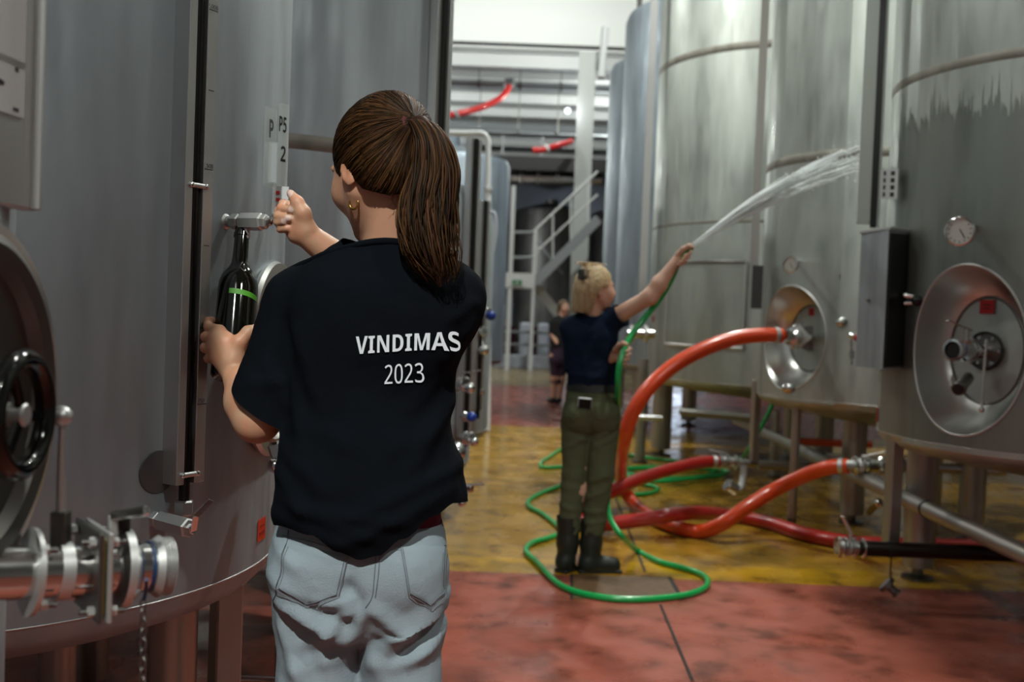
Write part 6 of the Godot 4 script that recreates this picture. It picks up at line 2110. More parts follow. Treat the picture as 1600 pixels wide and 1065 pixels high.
	for w in [["VINDIMAS", w1(557, 552, -0.25), w1(706, 547, -0.25), w1(631, 535, -0.25), 28.0, true], ["2023", w1(600, 600, -0.25), w1(658, 597, -0.25), w1(629, 584, -0.25), 31.0, false]]:
		var l := letters(w[0], 1.0, w[-1])
		var wide := 0.0
		for q in l: wide = maxf(wide, absf(q.x))
		var d1 := (D1 - 0.12)
		var c: Vector3 = at(631.0 if w[-1] else 629.0, 535.0 if w[-1] else 584.0, d1)
		var e0: Vector3 = at(555.0 if w[-1] else 599.0, 540.0 if w[-1] else 586.0, d1)
		var e1: Vector3 = at(706.5 if w[-1] else 658.5, 531.5 if w[-1] else 582.0, d1)
		var h: float = w[-2] * d1 / FOCAL
		var ux := (e1 - e0) * 0.5 / wide
		var uy := Vector3(0.0, h, 0)
		var b := mb()
		var todo := []
		for i in range(0, l.size(), 3): todo.append([l[i], l[i + 1], l[i + 2]])
		while todo.size():   # cut long triangles so that the print follows the cloth
			var t: Array = todo.pop_back()
			var far := 0
			var best := 0.0
			for i in 3:
				var e: float = (ux * (t[i].x - t[(i + 1) % 3].x) + uy * (t[i].y - t[(i + 1) % 3].y)).length()
				if e > best:
					best = e
					far = i
			if best > 0.009:
				var mid: Vector2 = (t[far] + t[(far + 1) % 3]) * 0.5
				todo.append([t[far], mid, t[(far + 2) % 3]])
				todo.append([mid, t[(far + 1) % 3], t[(far + 2) % 3]])
				continue
			var ps := []
			for q in t:
				var s: Vector3 = c + ux * q.x + uy * q.y + Vector3(0, 0, 0.2)
				var hit := f.shoot(s, Vector3(0, 0, -1), 0.6)
				var g := f.grad(hit)
				ps.append(hit + g * (float(dis.call(hit, g)) + 0.0022))
			b.flat(ps, Vector3(0, 0, 1))
		part("lettering", b, ink, o, "white print reading %s" % w[0])

func build_jeans(o: Node3D, base: Vector3) -> void:
	var m := cloth("denim_pale", Color(0.53, 0.58, 0.615), 0.35, 9.0)
	var f := Field.new()
	f.k = 0.04
	var Z := Vector3.BACK
	f.cone(w1(561, 812, 0.0), w1(560, 870, -0.005), 0.150, 0.158, Z, 0.74)
	for q in [[496, -1.0, 0.0855, 0.071, 0.068], [628, 1.0, 0.0830, 0.069, 0.067]]:
		var hp := w1(q[0], 905, 0.0)
		f.blob(w1(q[0] + q[1] * 2, 893, -0.045), Vector3(0.078, 0.082, 0.075), Basis.IDENTITY, 0.035)
		f.cone(hp, w1(q[0] + q[1] * -1, 1065, 0.0), q[2], q[3], Z, 1.0, 0.012)
		var kn := Vector3(w1(q[0] - q[1] * 1, 1065).x, 0.48, hp.z)
		f.cone(w1(q[0] - q[1] * 1, 1065, 0.0), kn, q[3], q[4], Z, 1.0, 0.03)
		f.cone(kn, Vector3(kn.x, 0.06, kn.z + 0.02), q[4], 0.072, Z, 1.0, 0.03)
	var net := f.nets(base + Vector3(-0.25, 0.0, -0.22), base + Vector3(0.25, 1.06, 0.22), 0.0075)
	var wl := at(430, 800, 1.72)
	var wr := at(692, 834, 1.72)
	var waist := func(x: float) -> float: return lerpf(wl.y, wr.y, (x - wl.x) / (wr.x - wl.x))
	net = clipped(net, func(p: Vector3) -> float: return minf(p.y - 0.055, float(waist.call(p.x)) - p.y))
	var fo := Folds.new()
	for q in [[425, 900, 540, 1000, 0.010, 0.016], [430, 935, 530, 975, 0.010, 0.012], [445, 925, 545, 968, -0.009, 0.012], [470, 1010, 556, 985, 0.009, 0.014], [560, 940, 500, 985, 0.008, 0.012], [435, 960, 470, 1080, 0.010, 0.014], [455, 960, 500, 1080, -0.006, 0.014],
		[580, 940, 650, 1000, 0.009, 0.014], [600, 975, 690, 965, 0.009, 0.013], [600, 1010, 690, 940, 0.011, 0.014], [615, 1030, 685, 975, -0.009, 0.013], [585, 985, 640, 1000, 0.007, 0.011], [640, 1000, 560, 1060, 0.008, 0.018], [570, 1000, 600, 1080, 0.007, 0.016], [640, 1040, 690, 990, 0.008, 0.014], [548, 905, 566, 945, -0.010, 0.012], [500, 940, 560, 930, 0.006, 0.012], [570, 950, 540, 1010, 0.006, 0.012], [425, 850, 470, 880, 0.005, 0.012], [600, 1050, 680, 1020, 0.006, 0.016], [450, 1050, 540, 1030, 0.006, 0.018]]:
		fo.add(w1(q[0], q[1], -0.09), w1(q[2], q[3], -0.09), q[4], q[5])
	var nz := FastNoiseLite.new()
	nz.seed = 9
	nz.frequency = 8.0
	var dis := func(p: Vector3, _n: Vector3) -> float:
		var q := Vector3(p.x, p.y, -D1 + 0.09)
		var low := smoothstep(0.75, 0.3, p.y) * 0.006 * sin(p.y * 55.0 + p.x * 20.0)
		return (fo.at(q) * 1.3 if p.z > -D1 - 0.01 else 0.0) + nz.get_noise_3dv(p) * 0.005 + low
	net = displaced(net, dis)
	part("jeans", mb().welded(net[0], net[1]), m, o, "pale blue jeans")
	var lay := func(px: float, py: float, off: float) -> Vector3:
		var s := w1(px, py, -0.3)
		var hit := f.shoot(s, (s - EYE).normalized(), 0.6)
		var g := f.grad(hit)
		return hit + g * (float(dis.call(hit, g)) + off)
	# patch pockets with stitching, yoke and centre seams
	var thread := mat("denim_thread", Color(0.40, 0.42, 0.45), 0.8)
	for pk in [[[448, 848], [437, 916], [479, 948], [531, 930], [546, 868]], [[624, 850], [637, 928], [669, 946], [694, 925], [696, 850]]]:
		var c := Vector2.ZERO
		for q in pk: c += Vector2(q[0], q[1]) / pk.size()
		var b := mb()
		var rows := []
		var edge := []
		for i in pk.size():
			var a := Vector2(pk[i][0], pk[i][1])
			var e := Vector2(pk[(i + 1) % pk.size()][0], pk[(i + 1) % pk.size()][1])
			for t in 8: edge.append(a.lerp(e, t / 8.0))
		for s in 9:
			var row := []
			for e in edge:
				var q: Vector2 = c.lerp(e, maxf(s / 8.0, 0.01))
				row.append(lay.call(q.x, q.y, 0.0038 if s < 8 else 0.0))
			rows.append(row)
		b.sheet(rows, Vector3.BACK, true)
		var pocket := part("pocket", b, m, o)
		for inset in [0.965, 0.88]:
			var st := []
			for e in edge.slice(0, 33):
				var q: Vector2 = c.lerp(e, inset)
				st.append(lay.call(q.x, q.y, 0.0042))
			part("stitching", mb().tube(st, 0.0006, 5), thread, pocket)
	for sm in [[[588, 862], [585, 900], [582, 930], [572, 946]], [[594, 862], [591, 900], [587, 932]], [[450, 815], [448, 850], [440, 905], [430, 945]], [[440, 835], [500, 850], [550, 868]], [[640, 843], [690, 818]]]:
		var st := []
		for q in smooth_path(sm.map(func(e): return Vector3(e[0], e[1], 0)), 6): st.append(lay.call(q.x, q.y, 0.0007))
		part("seam", mb().tube(st, 0.0008, 5), thread, o)
	# waistband and the strip of undershirt above it
	var wb := mb()
	var us := mb()
	var r0 := [[], [], []]
	var u0 := [[], []]
	for i in 49:
		var a := TAU * i / 48
		var d := Vector3(cos(a), 0, sin(a))
		var pt := func(dy: float, off: float) -> Vector3:
			var c := w1(560, 830)
			var s := Vector3(c.x, float(waist.call(c.x + d.x * 0.15)) + dy, -D1) + d * 0.4
			var hit := f.shoot(s, -d, 0.5)
			return hit + d * (float(dis.call(hit, d)) + off)
		r0[0].append(pt.call(-0.034, 0.002)); r0[1].append(pt.call(-0.017, 0.004)); r0[2].append(pt.call(0.0, 0.003))
		u0[0].append(pt.call(-0.006, 0.001)); u0[1].append(pt.call(0.05, 0.0015))
	wb.sheet(r0, Vector3.ZERO, false)
	us.sheet(u0, Vector3.ZERO, false)
	part("waistband", wb, m, o)
	part("undershirt", us, mat("undershirt_magenta", Color(0.38, 0.02, 0.17), 0.8), o, "strip of magenta undershirt")

func build_hair_one(o: Node3D, head: Transform3D, _neck: Vector3) -> void:
	var m := mat("hair_brown", Color(1, 1, 1), 0.52)
	m.vertex_color_use_as_albedo = true
	m.metallic_specular = 0.24
	var inv := head.affine_inverse()
	var b := head.basis
	var tie := w1(640, 197, -0.075)
	var tl := inv * tie
	var f := Field.new()
	f.k = 0.02
	f.blob(head * Vector3(0, 0.026, -0.020), Vector3(0.086, 0.106, 0.104), b)
	f.blob(head * Vector3(0, -0.03, -0.045), Vector3(0.074, 0.07, 0.066), b, 0.03)
	f.cone(head * Vector3(0, 0.05, -0.07), tie, 0.050, 0.011, Vector3.ZERO, 1.0, 0.05)
	var net := f.nets(head.origin - Vector3.ONE * 0.16, head.origin + Vector3(0.16, 0.17, 0.17), 0.0032)
	var line := [[-0.2, -0.088], [-0.07, -0.082], [-0.035, -0.058], [-0.022, -0.030], [-0.010, -0.002], [0.006, 0.006], [0.024, -0.010], [0.034, 0.000], [0.045, 0.036], [0.058, 0.066], [0.072, 0.092], [0.09, 0.14]]
	var hair_y := func(z: float) -> float:
		for i in line.size() - 1:
			if z >= line[i][0] and z < line[i + 1][0]:
				return lerpf(line[i][1], line[i + 1][1], (z - line[i][0]) / (line[i + 1][0] - line[i][0]))
		return 0.14 if z > 0 else -0.09
	net = clipped(net, func(p: Vector3) -> float:
		var q := inv * p
		return q.y - float(hair_y.call(q.z)))
	# combed back towards the tie: grooves run along lines that meet there
	var ax := tl.normalized()
	var e1 := ax.cross(Vector3.UP).normalized()
	var e2 := ax.cross(e1)
	var nz := FastNoiseLite.new()
	nz.seed = 31
	nz.frequency = 1.0
	var groove := func(p: Vector3) -> float:
		var q := (inv * p) - Vector3(0, 0.02, -0.015)
		var ph := atan2(q.dot(e1), q.dot(e2))
		return nz.get_noise_2d(ph * 9.0, q.dot(ax) * 6.0) * 0.6 + nz.get_noise_2d(ph * 34.0, q.dot(ax) * 10.0) * 0.6
	net = displaced(net, func(p: Vector3, _n: Vector3) -> float: return float(groove.call(p)) * 0.0020)
	var cols := PackedColorArray()
	for p in net[0]:
		var g: float = groove.call(p)
		var q: Vector3 = inv * p
		var warm := clampf(0.5 + g * 0.9, 0.0, 1.0)
		cols.append(Color(0.007, 0.0035, 0.002).lerp(Color(0.040, 0.017, 0.007), warm * warm))
	var cap := mb()
	cap.colored = true
	cap.welded(net[0], net[1], cols)
	var hp := part("hair", cap, m, o, "dark brown hair combed back")
	# fine strands lying on it, each drawn from the hairline to the tie
	var rs0 := RandomNumberGenerator.new()
	rs0.seed = 41
	var hc := head * Vector3(0, 0.015, -0.02)
	var td := (tie - hc).normalized()
	var fine := mb()
	fine.colored = true
	for s in 620:
		var az := rs0.randf() * TAU
		var side := e1 * cos(az) + e2 * sin(az)
		side = (head.basis * side).normalized()
		side = (side - td * side.dot(td)).normalized()
		var wide := rs0.randf_range(1.2, 2.5)
		var near := rs0.randf_range(0.05, 0.4)
		var pts := []
		var rr := []
		var drift := rs0.randf_range(-0.12, 0.12)
		for k in 15:
			var an := lerpf(wide, near, k / 14.0)
			var sd := side.rotated(td, drift * an)
			var d := (td * cos(an) + sd * sin(an)).normalized()
			var p := f.shoot(hc + d * 0.24, -d, 0.24)
			var q := inv * p
			if q.y < float(hair_y.call(q.z)) + 0.001: continue
			pts.append(p + d * (0.0004 + 0.0012 * sin(PI * k / 14.0) * rs0.randf()))
			rr.append(0.0012 * (0.3 + 0.7 * sin(PI * (k + 0.6) / 15.2)))
		if pts.size() < 5: continue
		rr[0] = 0.0003
		var lit := rs0.randf()
		fine.col = Color(0.008, 0.004, 0.0022).lerp(Color(0.085, 0.038, 0.015), lit * lit)
		fine.tube(pts, rr, 5)
	part("strand", fine, m, hp).set_meta("kind", "stuff")
	# ponytail: a core and many tapering locks on one guide curve
	var gp := smooth_path([tie, w1(657, 191, -0.092), w1(676, 222, -0.108), w1(680, 265, -0.11), w1(672, 310, -0.115), w1(668, 352, -0.12), w1(672, 392, -0.125), w1(682, 424, -0.125), w1(688, 448, -0.122)], 6)
	var n := gp.size()
	var wx := [0.009, 0.021, 0.030, 0.040, 0.047, 0.050, 0.048, 0.036, 0.014]
	var half := func(t: float) -> float:
		var s := t * (wx.size() - 1)
		var i := mini(int(s), wx.size() - 2)
		return lerpf(wx[i], wx[i + 1], s - i)
	var rg := RandomNumberGenerator.new()
	rg.seed = 5
	var tail := mb()
	tail.colored = true
	var core_r := []
	for i in n: core_r.append(float(half.call(float(i) / (n - 1))) * 0.5 * clampf((n - 1 - i) / 6.0, 0.1, 1.0) + 0.002)
	tail.col = Color(0.028, 0.014, 0.008)
	tail.tube(gp, core_r, 14)
	for s in 420:
		var a := rg.randf() * TAU
		var rho := sqrt(rg.randf_range(0.3, 1.0))
		var swirl := rg.randf_range(-0.7, 0.7)
		var wob := rg.randf_range(0.001, 0.0045)
		var ph := rg.randf() * TAU
		var end := rg.randf_range(0.72, 1.0)
		var pts := []
		var rs := []
		var thick := rg.randf_range(0.0008, 0.0022)
		for i in n:
			var t := float(i) / (n - 1) * end
			var gi := t * (n - 1)
			var i0 := mini(int(gi), n - 2)
			var c: Vector3 = (gp[i0] as Vector3).lerp(gp[i0 + 1], gi - i0)
			var w: float = half.call(t)
			var aa := a + swirl * t
			pts.append(c + Vector3(cos(aa) * rho * w, 0, sin(aa) * rho * w * 0.72) + Vector3(sin(ph + t * 11.0), 0, cos(ph + t * 9.0)) * wob * t * 3.0)
			rs.append(thick * (0.6 + 0.8 * sin(PI * minf(t * 1.3 + 0.08, 1.0))) * clampf((end - t) * 9.0, 0.12, 1.0))
		var lit := rg.randf()
		tail.col = Color(0.008, 0.004, 0.0022).lerp(Color(0.075, 0.033, 0.013), lit * lit)
		tail.tube(pts, rs, 6)
	part("ponytail", tail, m, o, "long brown ponytail").set_meta("kind", "stuff")
	# scrunchie and some stray hairs
	var sc := mat("scrunchie_red", Color(0.27, 0.03, 0.07), 0.8)
	var dir := (gp[3] as Vector3) - (gp[0] as Vector3)
	part("hair_tie", mb().torus(along(tie, tie + dir).translated_local(Vector3(0, 0.004, 0)), 0.0165, 0.0075, 28, 10), sc, o, "dark red hair tie")
	var fly := mb()
	fly.colored = true
	fly.col = Color(0.06, 0.03, 0.015)
	for s in 14:
		var a := w1(rg.randf_range(560, 640), rg.randf_range(330, 392), -0.05)
		if s < 14:
			var q := head * Vector3(0.0, -0.075, -0.085)
			a = q + Vector3(rg.randf_range(-0.04, 0.04), rg.randf_range(-0.01, 0.015), rg.randf_range(-0.01, 0.02))
			fly.tube([a, a + Vector3(rg.randf_range(-0.008, 0.012), -0.02, 0.002), a + Vector3(rg.randf_range(-0.01, 0.02), -0.042, -0.002)], [0.0005, 0.0004, 0.0002], 4)
		else:
			var q := head * Vector3(0.075, 0.0, 0.02)
			fly.tube([q, q + Vector3(0.0, -0.02, 0.006 + 0.003 * rg.randf()), q + Vector3(0.006 * rg.randf(), -0.045, 0.008)], [0.0004, 0.0003, 0.0002], 4)
	part("stray_hair", fly, m, o).set_meta("kind", "stuff")
# ---------------------------------------------------------------- the worker with the water hose
const D2 := 5.36

func w2(px: float, py: float, dd := 0.0) -> Vector3: return at(px, py, D2 + dd)

func build_woman_with_hose() -> void:
	var base := w2(918, 892)
	base.y = 0.0
	var o := thing("person", "person with short blonde hair, navy t-shirt, olive trousers and boots, raising a green hose", "person", base)
	var skin := skin_mat("skin_fair", Color(1, 1, 1))
	var tone := Color(0.56, 0.33, 0.24)
	var neck := w2(927, 492, 0.0)
	var hc := w2(932, 452, -0.01)
	var fwd := Vector3(0.93, -0.02, -0.36).normalized()
	var hx := Vector3.UP.cross(fwd).normalized()
	var hb := Basis(hx, fwd.cross(hx), fwd)
	var head := Transform3D(hb, hc)
	var shr := w2(955, 500, -0.01)
	var elr := w2(1016, 463, -0.12)
	var wrr := w2(1057, 407, -0.16)
	var shl := w2(893, 512, 0.03)
	var ell := w2(905, 592, -0.02)
	var wrl := at(958, 556, 5.30)
	var bm := mb()
	bm.colored = true
	var f := Field.new()
	f.k = 0.05
	f.cone(w2(924, 525), w2(922, 600), 0.105, 0.10, Vector3.BACK, 0.8)
	f.cone(w2(922, 600), w2(923, 640), 0.10, 0.12, Vector3.BACK, 0.85)
	f.cone(shl, shr, 0.05, 0.05)
	f.chain([shl, ell, wrl], [0.045, 0.036, 0.026], 0.03)
	for q in [[903, 890, 0.0], [940, 922, 0.05]]:
		var hp := w2(q[0], 655)
		var an := Vector3(w2(q[1], 880).x, 0.10, hp.z)
		f.chain([hp, hp.lerp(an, 0.52) + Vector3(0.01, 0, 0), an], [0.075, 0.05, 0.034], 0.04)
		f.cone(an + Vector3(0, -0.04, 0.0), an + Vector3(0.12, -0.06, -0.06), 0.033, 0.025)
	var net := f.nets(base + Vector3(-0.28, 0.0, -0.3), base + Vector3(0.35, 1.50, 0.25), 0.016)
	net = clipped(net, func(p: Vector3) -> float: return neck.y - 0.01 - p.y)
	bm.welded(net[0], net[1], flat_colors(net[0].size(), tone))
	f = Field.new()
	f.k = 0.02
	head_field(f, head, 0.98)
	f.cone(head * Vector3(0, -0.05, -0.03), neck + Vector3(0, -0.06, 0.0), 0.047, 0.056, Vector3.ZERO, 1.0, 0.025)
	net = f.nets(hc + Vector3(-0.15, -0.22, -0.15), hc + Vector3(0.15, 0.15, 0.16), 0.0055)
	bm.welded(net[0], net[1], paint_face(net[0], head, 0.98, tone, Color(0.45, 0.18, 0.15)))
	# raised arm and fist round the hose
	f = Field.new()
	f.k = 0.015
	f.chain([shr, elr, elr.lerp(wrr, 0.35), wrr], [0.048, 0.040, 0.039, 0.0265], 0.03)
	var fr := [[at(1073, 392, 5.22), at(1079, 388, 5.19), at(1079, 395, 5.145), at(1070, 399, 5.13)],
		[at(1070, 397, 5.225), at(1077, 395, 5.19), at(1076, 402, 5.145), at(1067, 404, 5.13)],
		[at(1066, 402, 5.225), at(1073, 402, 5.19), at(1071, 408, 5.145), at(1063, 409, 5.13)],
		[at(1062, 407, 5.22), at(1068, 408, 5.19), at(1066, 413, 5.15), at(1060, 413, 5.14)]]
	for q in fr:
		f.cone(wrr + (q[0] - wrr) * 0.1, q[0], 0.018, 0.013, Vector3.ZERO, 1.0, 0.012)
		finger(f, q, [0.0105, 0.0098, 0.0088, 0.0075])
	f.chain([at(1060, 398, 5.19), at(1068, 389, 5.16), at(1077, 384, 5.14), at(1083, 386, 5.13)], [0.019, 0.014, 0.0115, 0.0085], 0.01)
	net = f.nets(w2(935, 540, -0.30), w2(1095, 365, 0.08), 0.0052)
	bm.welded(net[0], net[1], flat_colors(net[0].size(), tone))
	# lower hand steadying the hose
	f = Field.new()
	f.k = 0.012
	for q in [[at(970, 544, 5.27), at(979, 541, 5.22), at(985, 545, 5.17), at(979, 549, 5.14)], [at(970, 550, 5.27), at(980, 548, 5.21), at(984, 553, 5.16), at(978, 556, 5.14)], [at(969, 556, 5.27), at(979, 556, 5.21), at(982, 560, 5.16), at(976, 562, 5.14)], [at(967, 562, 5.27), at(976, 563, 5.22), at(978, 567, 5.17), at(973, 568, 5.15)]]:
		f.cone(wrl + (q[0] - wrl) * 0.1, q[0], 0.018, 0.013, Vector3.ZERO, 1.0, 0.012)
		finger(f, q, [0.0105, 0.0098, 0.0088, 0.0075])
	f.chain([at(962, 547, 5.27), at(968, 539, 5.2), at(974, 536, 5.15), at(980, 538, 5.12)], [0.018, 0.014, 0.0115, 0.0085], 0.01)
	f.cone(ell.lerp(wrl, 0.7), wrl, 0.03, 0.0265, Vector3.ZERO, 1.0, 0.02)
	net = f.nets(at(940, 585, 5.06), at(995, 522, 5.36), 0.0045)
	bm.welded(net[0], net[1], flat_colors(net[0].size(), tone))
	part("body", bm, skin, o)
	# t-shirt
	var sm := cloth("shirt_navy", Color(0.085, 0.12, 0.19), 0.25, 6.0)
	f = Field.new()
	f.k = 0.05
	f.cone(w2(925, 528, 0.0), w2(923, 585), 0.142, 0.128, Vector3.BACK, 0.74, 0.04)
	f.cone(w2(923, 585), w2(924, 660), 0.128, 0.135, Vector3.BACK, 0.8, 0.04)
	f.cone(w2(920, 502), shl + Vector3(0.004, 0.0, 0), 0.05, 0.054, Vector3.ZERO, 1.0, 0.05)
	f.cone(w2(932, 502), shr + Vector3(-0.005, 0.004, 0), 0.05, 0.055, Vector3.ZERO, 1.0, 0.05)
	var sr := shr.lerp(elr, 0.5) + Vector3(0, -0.012, 0)
	f.cone(shr, sr, 0.062, 0.066, Vector3.ZERO, 1.0, 0.03)
	f.cone(shl, shl.lerp(ell, 0.8), 0.060, 0.062, Vector3.ZERO, 1.0, 0.03)
	f.cone(neck + Vector3(0, -0.03, 0), neck + Vector3(0, 0.02, 0), 0.055, 0.055, Vector3.ZERO, 1.0, 0.04)
	net = f.nets(w2(860, 665, 0.25), w2(1000, 470, -0.25), 0.0095)
	var hem_y := w2(922, 604).y
	var nk := neck + Vector3(0, -0.006, 0)
	var ra := (elr - shr).normalized()
	var la := (ell - shl).normalized()
	net = clipped(net, func(p: Vector3) -> float:
		var g := p.y - hem_y
		if Vector2(p.x - nk.x, p.z - nk.z).length() < 0.075: g = minf(g, nk.y - p.y)
		var qr := p - shr
		if (qr - ra * qr.dot(ra)).length() < 0.11: g = minf(g, 0.068 - qr.dot(ra))
		var ql := p - shl
		if p.x < w2(889, 560).x: g = minf(g, 0.23 - ql.dot(la))
		return g)
	var nz := FastNoiseLite.new()
	nz.seed = 14
	nz.frequency = 8.0
	var fo := Folds.new()
	for q in [[945, 500, 920, 560, 0.007, 0.02], [960, 505, 945, 570, 0.007, 0.02], [890, 540, 905, 590, 0.006, 0.02], [885, 585, 960, 592, 0.006, 0.015], [900, 520, 920, 600, 0.005, 0.02], [950, 575, 920, 600, 0.007, 0.018]]:
		fo.add(w2(q[0], q[1], -0.10), w2(q[2], q[3], -0.10), q[4], q[5])
	net = displaced(net, func(p: Vector3, _n: Vector3) -> float: return nz.get_noise_3dv(p) * 0.007 + (fo.at(Vector3(p.x, p.y, -D2 + 0.10)) if p.z > -D2 else 0.0))
	part("t_shirt", mb().welded(net[0], net[1]), sm, o, "navy t-shirt")
	# trousers
	var tm := cloth("trousers_olive", Color(0.31, 0.325, 0.245), 0.4, 8.0)
	f = Field.new()
	f.k = 0.04
	f.cone(w2(924, 605), w2(924, 640, -0.01), 0.128, 0.150, Vector3.BACK, 0.80)
	f.blob(w2(903, 650, -0.05), Vector3(0.078, 0.085, 0.08), Basis.IDENTITY, 0.04)
	f.blob(w2(943, 650, -0.05), Vector3(0.080, 0.085, 0.08), Basis.IDENTITY, 0.04)
	f.chain([w2(901, 660), w2(897, 740), w2(889, 828)], [0.086, 0.066, 0.058], 0.014)
	f.chain([w2(943, 660), w2(939, 740, -0.04), w2(926, 835)], [0.088, 0.069, 0.060], 0.014)
	net = f.nets(w2(855, 850, 0.22), w2(990, 600, -0.24), 0.0095)
	var wy := w2(923, 602).y
	var by := w2(905, 832).y
	net = clipped(net, func(p: Vector3) -> float: return minf(wy - p.y, p.y - by))
	fo = Folds.new()
	for q in [[925, 700, 965, 680, 0.009, 0.016], [925, 690, 970, 660, 0.008, 0.014], [885, 700, 912, 685, 0.008, 0.014], [915, 780, 945, 765, 0.009, 0.016], [912, 800, 945, 800, 0.009, 0.014], [915, 755, 950, 740, 0.008, 0.016], [872, 790, 902, 800, 0.009, 0.014], [874, 760, 902, 765, 0.007, 0.016], [920, 640, 922, 680, -0.01, 0.012], [890, 680, 920, 690, 0.006, 0.012], [915, 818, 945, 815, 0.008, 0.012]]:
		fo.add(w2(q[0], q[1], -0.08), w2(q[2], q[3], -0.08), q[4], q[5])
	var tdis := func(p: Vector3, _n: Vector3) -> float: return nz.get_noise_3dv(p * 1.3) * 0.007 + (fo.at(Vector3(p.x, p.y, -D2 + 0.08)) if p.z > -D2 - 0.02 else 0.0)
	net = displaced(net, tdis)
	var tr := part("trousers", mb().welded(net[0], net[1]), tm, o, "olive trousers")
	var lay := func(px: float, py: float, off: float) -> Vector3:
		var s := w2(px, py, -0.4)
		var hit := f.shoot(s, (s - EYE).normalized(), 0.9)
		var g := f.grad(hit)
		return hit + g * (float(tdis.call(hit, g)) + off)
	for pk in [[[928, 628], [958, 630], [957, 652], [944, 660], [929, 655]], [[886, 625], [905, 628], [905, 655], [896, 660], [886, 652]]]:
		var rows := []
		var c := Vector2.ZERO
		for q in pk: c += Vector2(q[0], q[1]) / pk.size()
		for s in 6:
			var row := []
			for i in pk.size():
				var a := Vector2(pk[i][0], pk[i][1])
				var e := Vector2(pk[(i + 1) % pk.size()][0], pk[(i + 1) % pk.size()][1])
				for t in 4:
					var q: Vector2 = c.lerp(a.lerp(e, t / 4.0), maxf(s / 5.0, 0.01))
					row.append(lay.call(q.x, q.y, 0.006 if s < 5 else 0.0))
			rows.append(row)
		part("pocket", mb().sheet(rows, Vector3.BACK, true), tm, tr)
	# belt and phone
	var belt := mb()
	var rows := [[], []]
	for i in 41:
		var a := TAU * i / 40
		var d := Vector3(cos(a), 0, sin(a))
		for k in 2:
			var c := w2(924, 610 if k == 0 else 599)
			rows[k].append(f.shoot(Vector3(c.x, c.y, -D2) + d * 0.4, -d, 0.6) + d * 0.008)
	belt.sheet(rows, Vector3.ZERO)
	part("belt", belt, M.black_rubber, o, "black belt")
	var ph := thing("phone", "dark phone sticking out of the olive trousers' back pocket", "phone", w2(915, 630, -0.14))
	var p0 := lay.call(914, 630, 0.010) as Vector3
	part("phone_body", mb().box(Transform3D(Basis(Vector3.UP, -0.15) * Basis(Vector3.BACK, -0.05), p0), Vector3(0.074, 0.055, 0.010), 0.003), M.satin, ph)
	part("phone_back", mb().box(Transform3D(Basis(Vector3.UP, -0.15) * Basis(Vector3.BACK, -0.05), p0 + Vector3(0, -0.003, 0.004)), Vector3(0.066, 0.05, 0.008), 0.002), M.black_gloss, ph)
	# boots
	var bt := mat("boot_rubber", Color(0.10, 0.125, 0.11), 0.4)
	for q in [[[888, 815], [886, 870], 0.06, 0.07], [[926, 820], [921, 880], 0.13, 0.02]]:
		f = Field.new()
		f.k = 0.03
		var top := w2(q[0][0], q[0][1])
		var an := w2(q[1][0], q[1][1])
		an.y = 0.085
		f.cone(top + Vector3(0, 0.03, 0), top.lerp(an, 0.6), 0.066, 0.056, Vector3.ZERO, 1.0, 0.03)
		f.cone(top.lerp(an, 0.6), an, 0.056, 0.052, Vector3.ZERO, 1.0, 0.03)
		f.cone(Vector3(an.x - 0.015, 0.05, an.z + 0.01), Vector3(an.x + q[2], 0.042, an.z - q[3]), 0.05, 0.042, Vector3.ZERO, 1.0, 0.03)
		net = f.nets(Vector3(an.x - 0.12, -0.02, an.z - 0.2), Vector3(an.x + 0.28, top.y + 0.12, an.z + 0.14), 0.009)
		var ty := top.y + 0.03
		net = clipped(net, func(p: Vector3) -> float: return ty - p.y)
		for i in net[0].size(): net[0][i].y = maxf(net[0][i].y, 0.006)
		var boot := part("boot", mb().welded(net[0], net[1]), bt, o, "dark rubber boot")
		part("boot_sole", mb().box(Transform3D(Basis(Vector3.UP, atan2(q[3], q[2])), Vector3(an.x + q[2] * 0.42, 0.010, an.z - q[3] * 0.42)), Vector3(q[2] + q[3] * 0.6 + 0.10, 0.02, 0.082), 0.006), M.black_rubber, boot)
	# hair with a claw clip
	var hm := mat("hair_blonde", Color(1, 1, 1), 0.45)
	hm.vertex_color_use_as_albedo = true
	var inv := head.affine_inverse()
	f = Field.new()
	f.k = 0.02
	f.blob(head * Vector3(0, 0.026, -0.018), Vector3(0.087, 0.107, 0.106), hb)
	f.cone(head * Vector3(0.0, -0.02, -0.05), head * Vector3(0, -0.115, -0.062), 0.080, 0.072, Vector3.ZERO, 1.0, 0.03)
	f.blob(head * Vector3(0, 0.10, -0.03), Vector3(0.055, 0.03, 0.06), hb, 0.02)
	net = f.nets(hc - Vector3(0.17, 0.24, 0.17), hc + Vector3(0.17, 0.19, 0.17), 0.006)
	var line := [[-0.3, -0.120], [-0.055, -0.132], [-0.036, -0.06], [-0.026, -0.02], [-0.012, 0.008], [0.02, 0.020], [0.034, 0.015], [0.05, 0.05], [0.066, 0.085], [0.085, 0.14]]
	net = clipped(net, func(p: Vector3) -> float:
		var q := inv * p
		for i in line.size() - 1:
			if q.z >= line[i][0] and q.z < line[i + 1][0]: return q.y - lerpf(line[i][1], line[i + 1][1], (q.z - line[i][0]) / (line[i + 1][0] - line[i][0]))
		return -1.0)
	var str := func(p: Vector3) -> float:
		var q: Vector3 = inv * p
		var a := atan2(q.x, q.z + 0.02)
		return nz.get_noise_2d(a * 2.6, q.y * 0.7) + 0.5 * nz.get_noise_2d(a * 7.0, q.y * 1.2)
	net = displaced(net, func(p: Vector3, _n: Vector3) -> float: return float(str.call(p)) * 0.006)
	var cols := PackedColorArray()
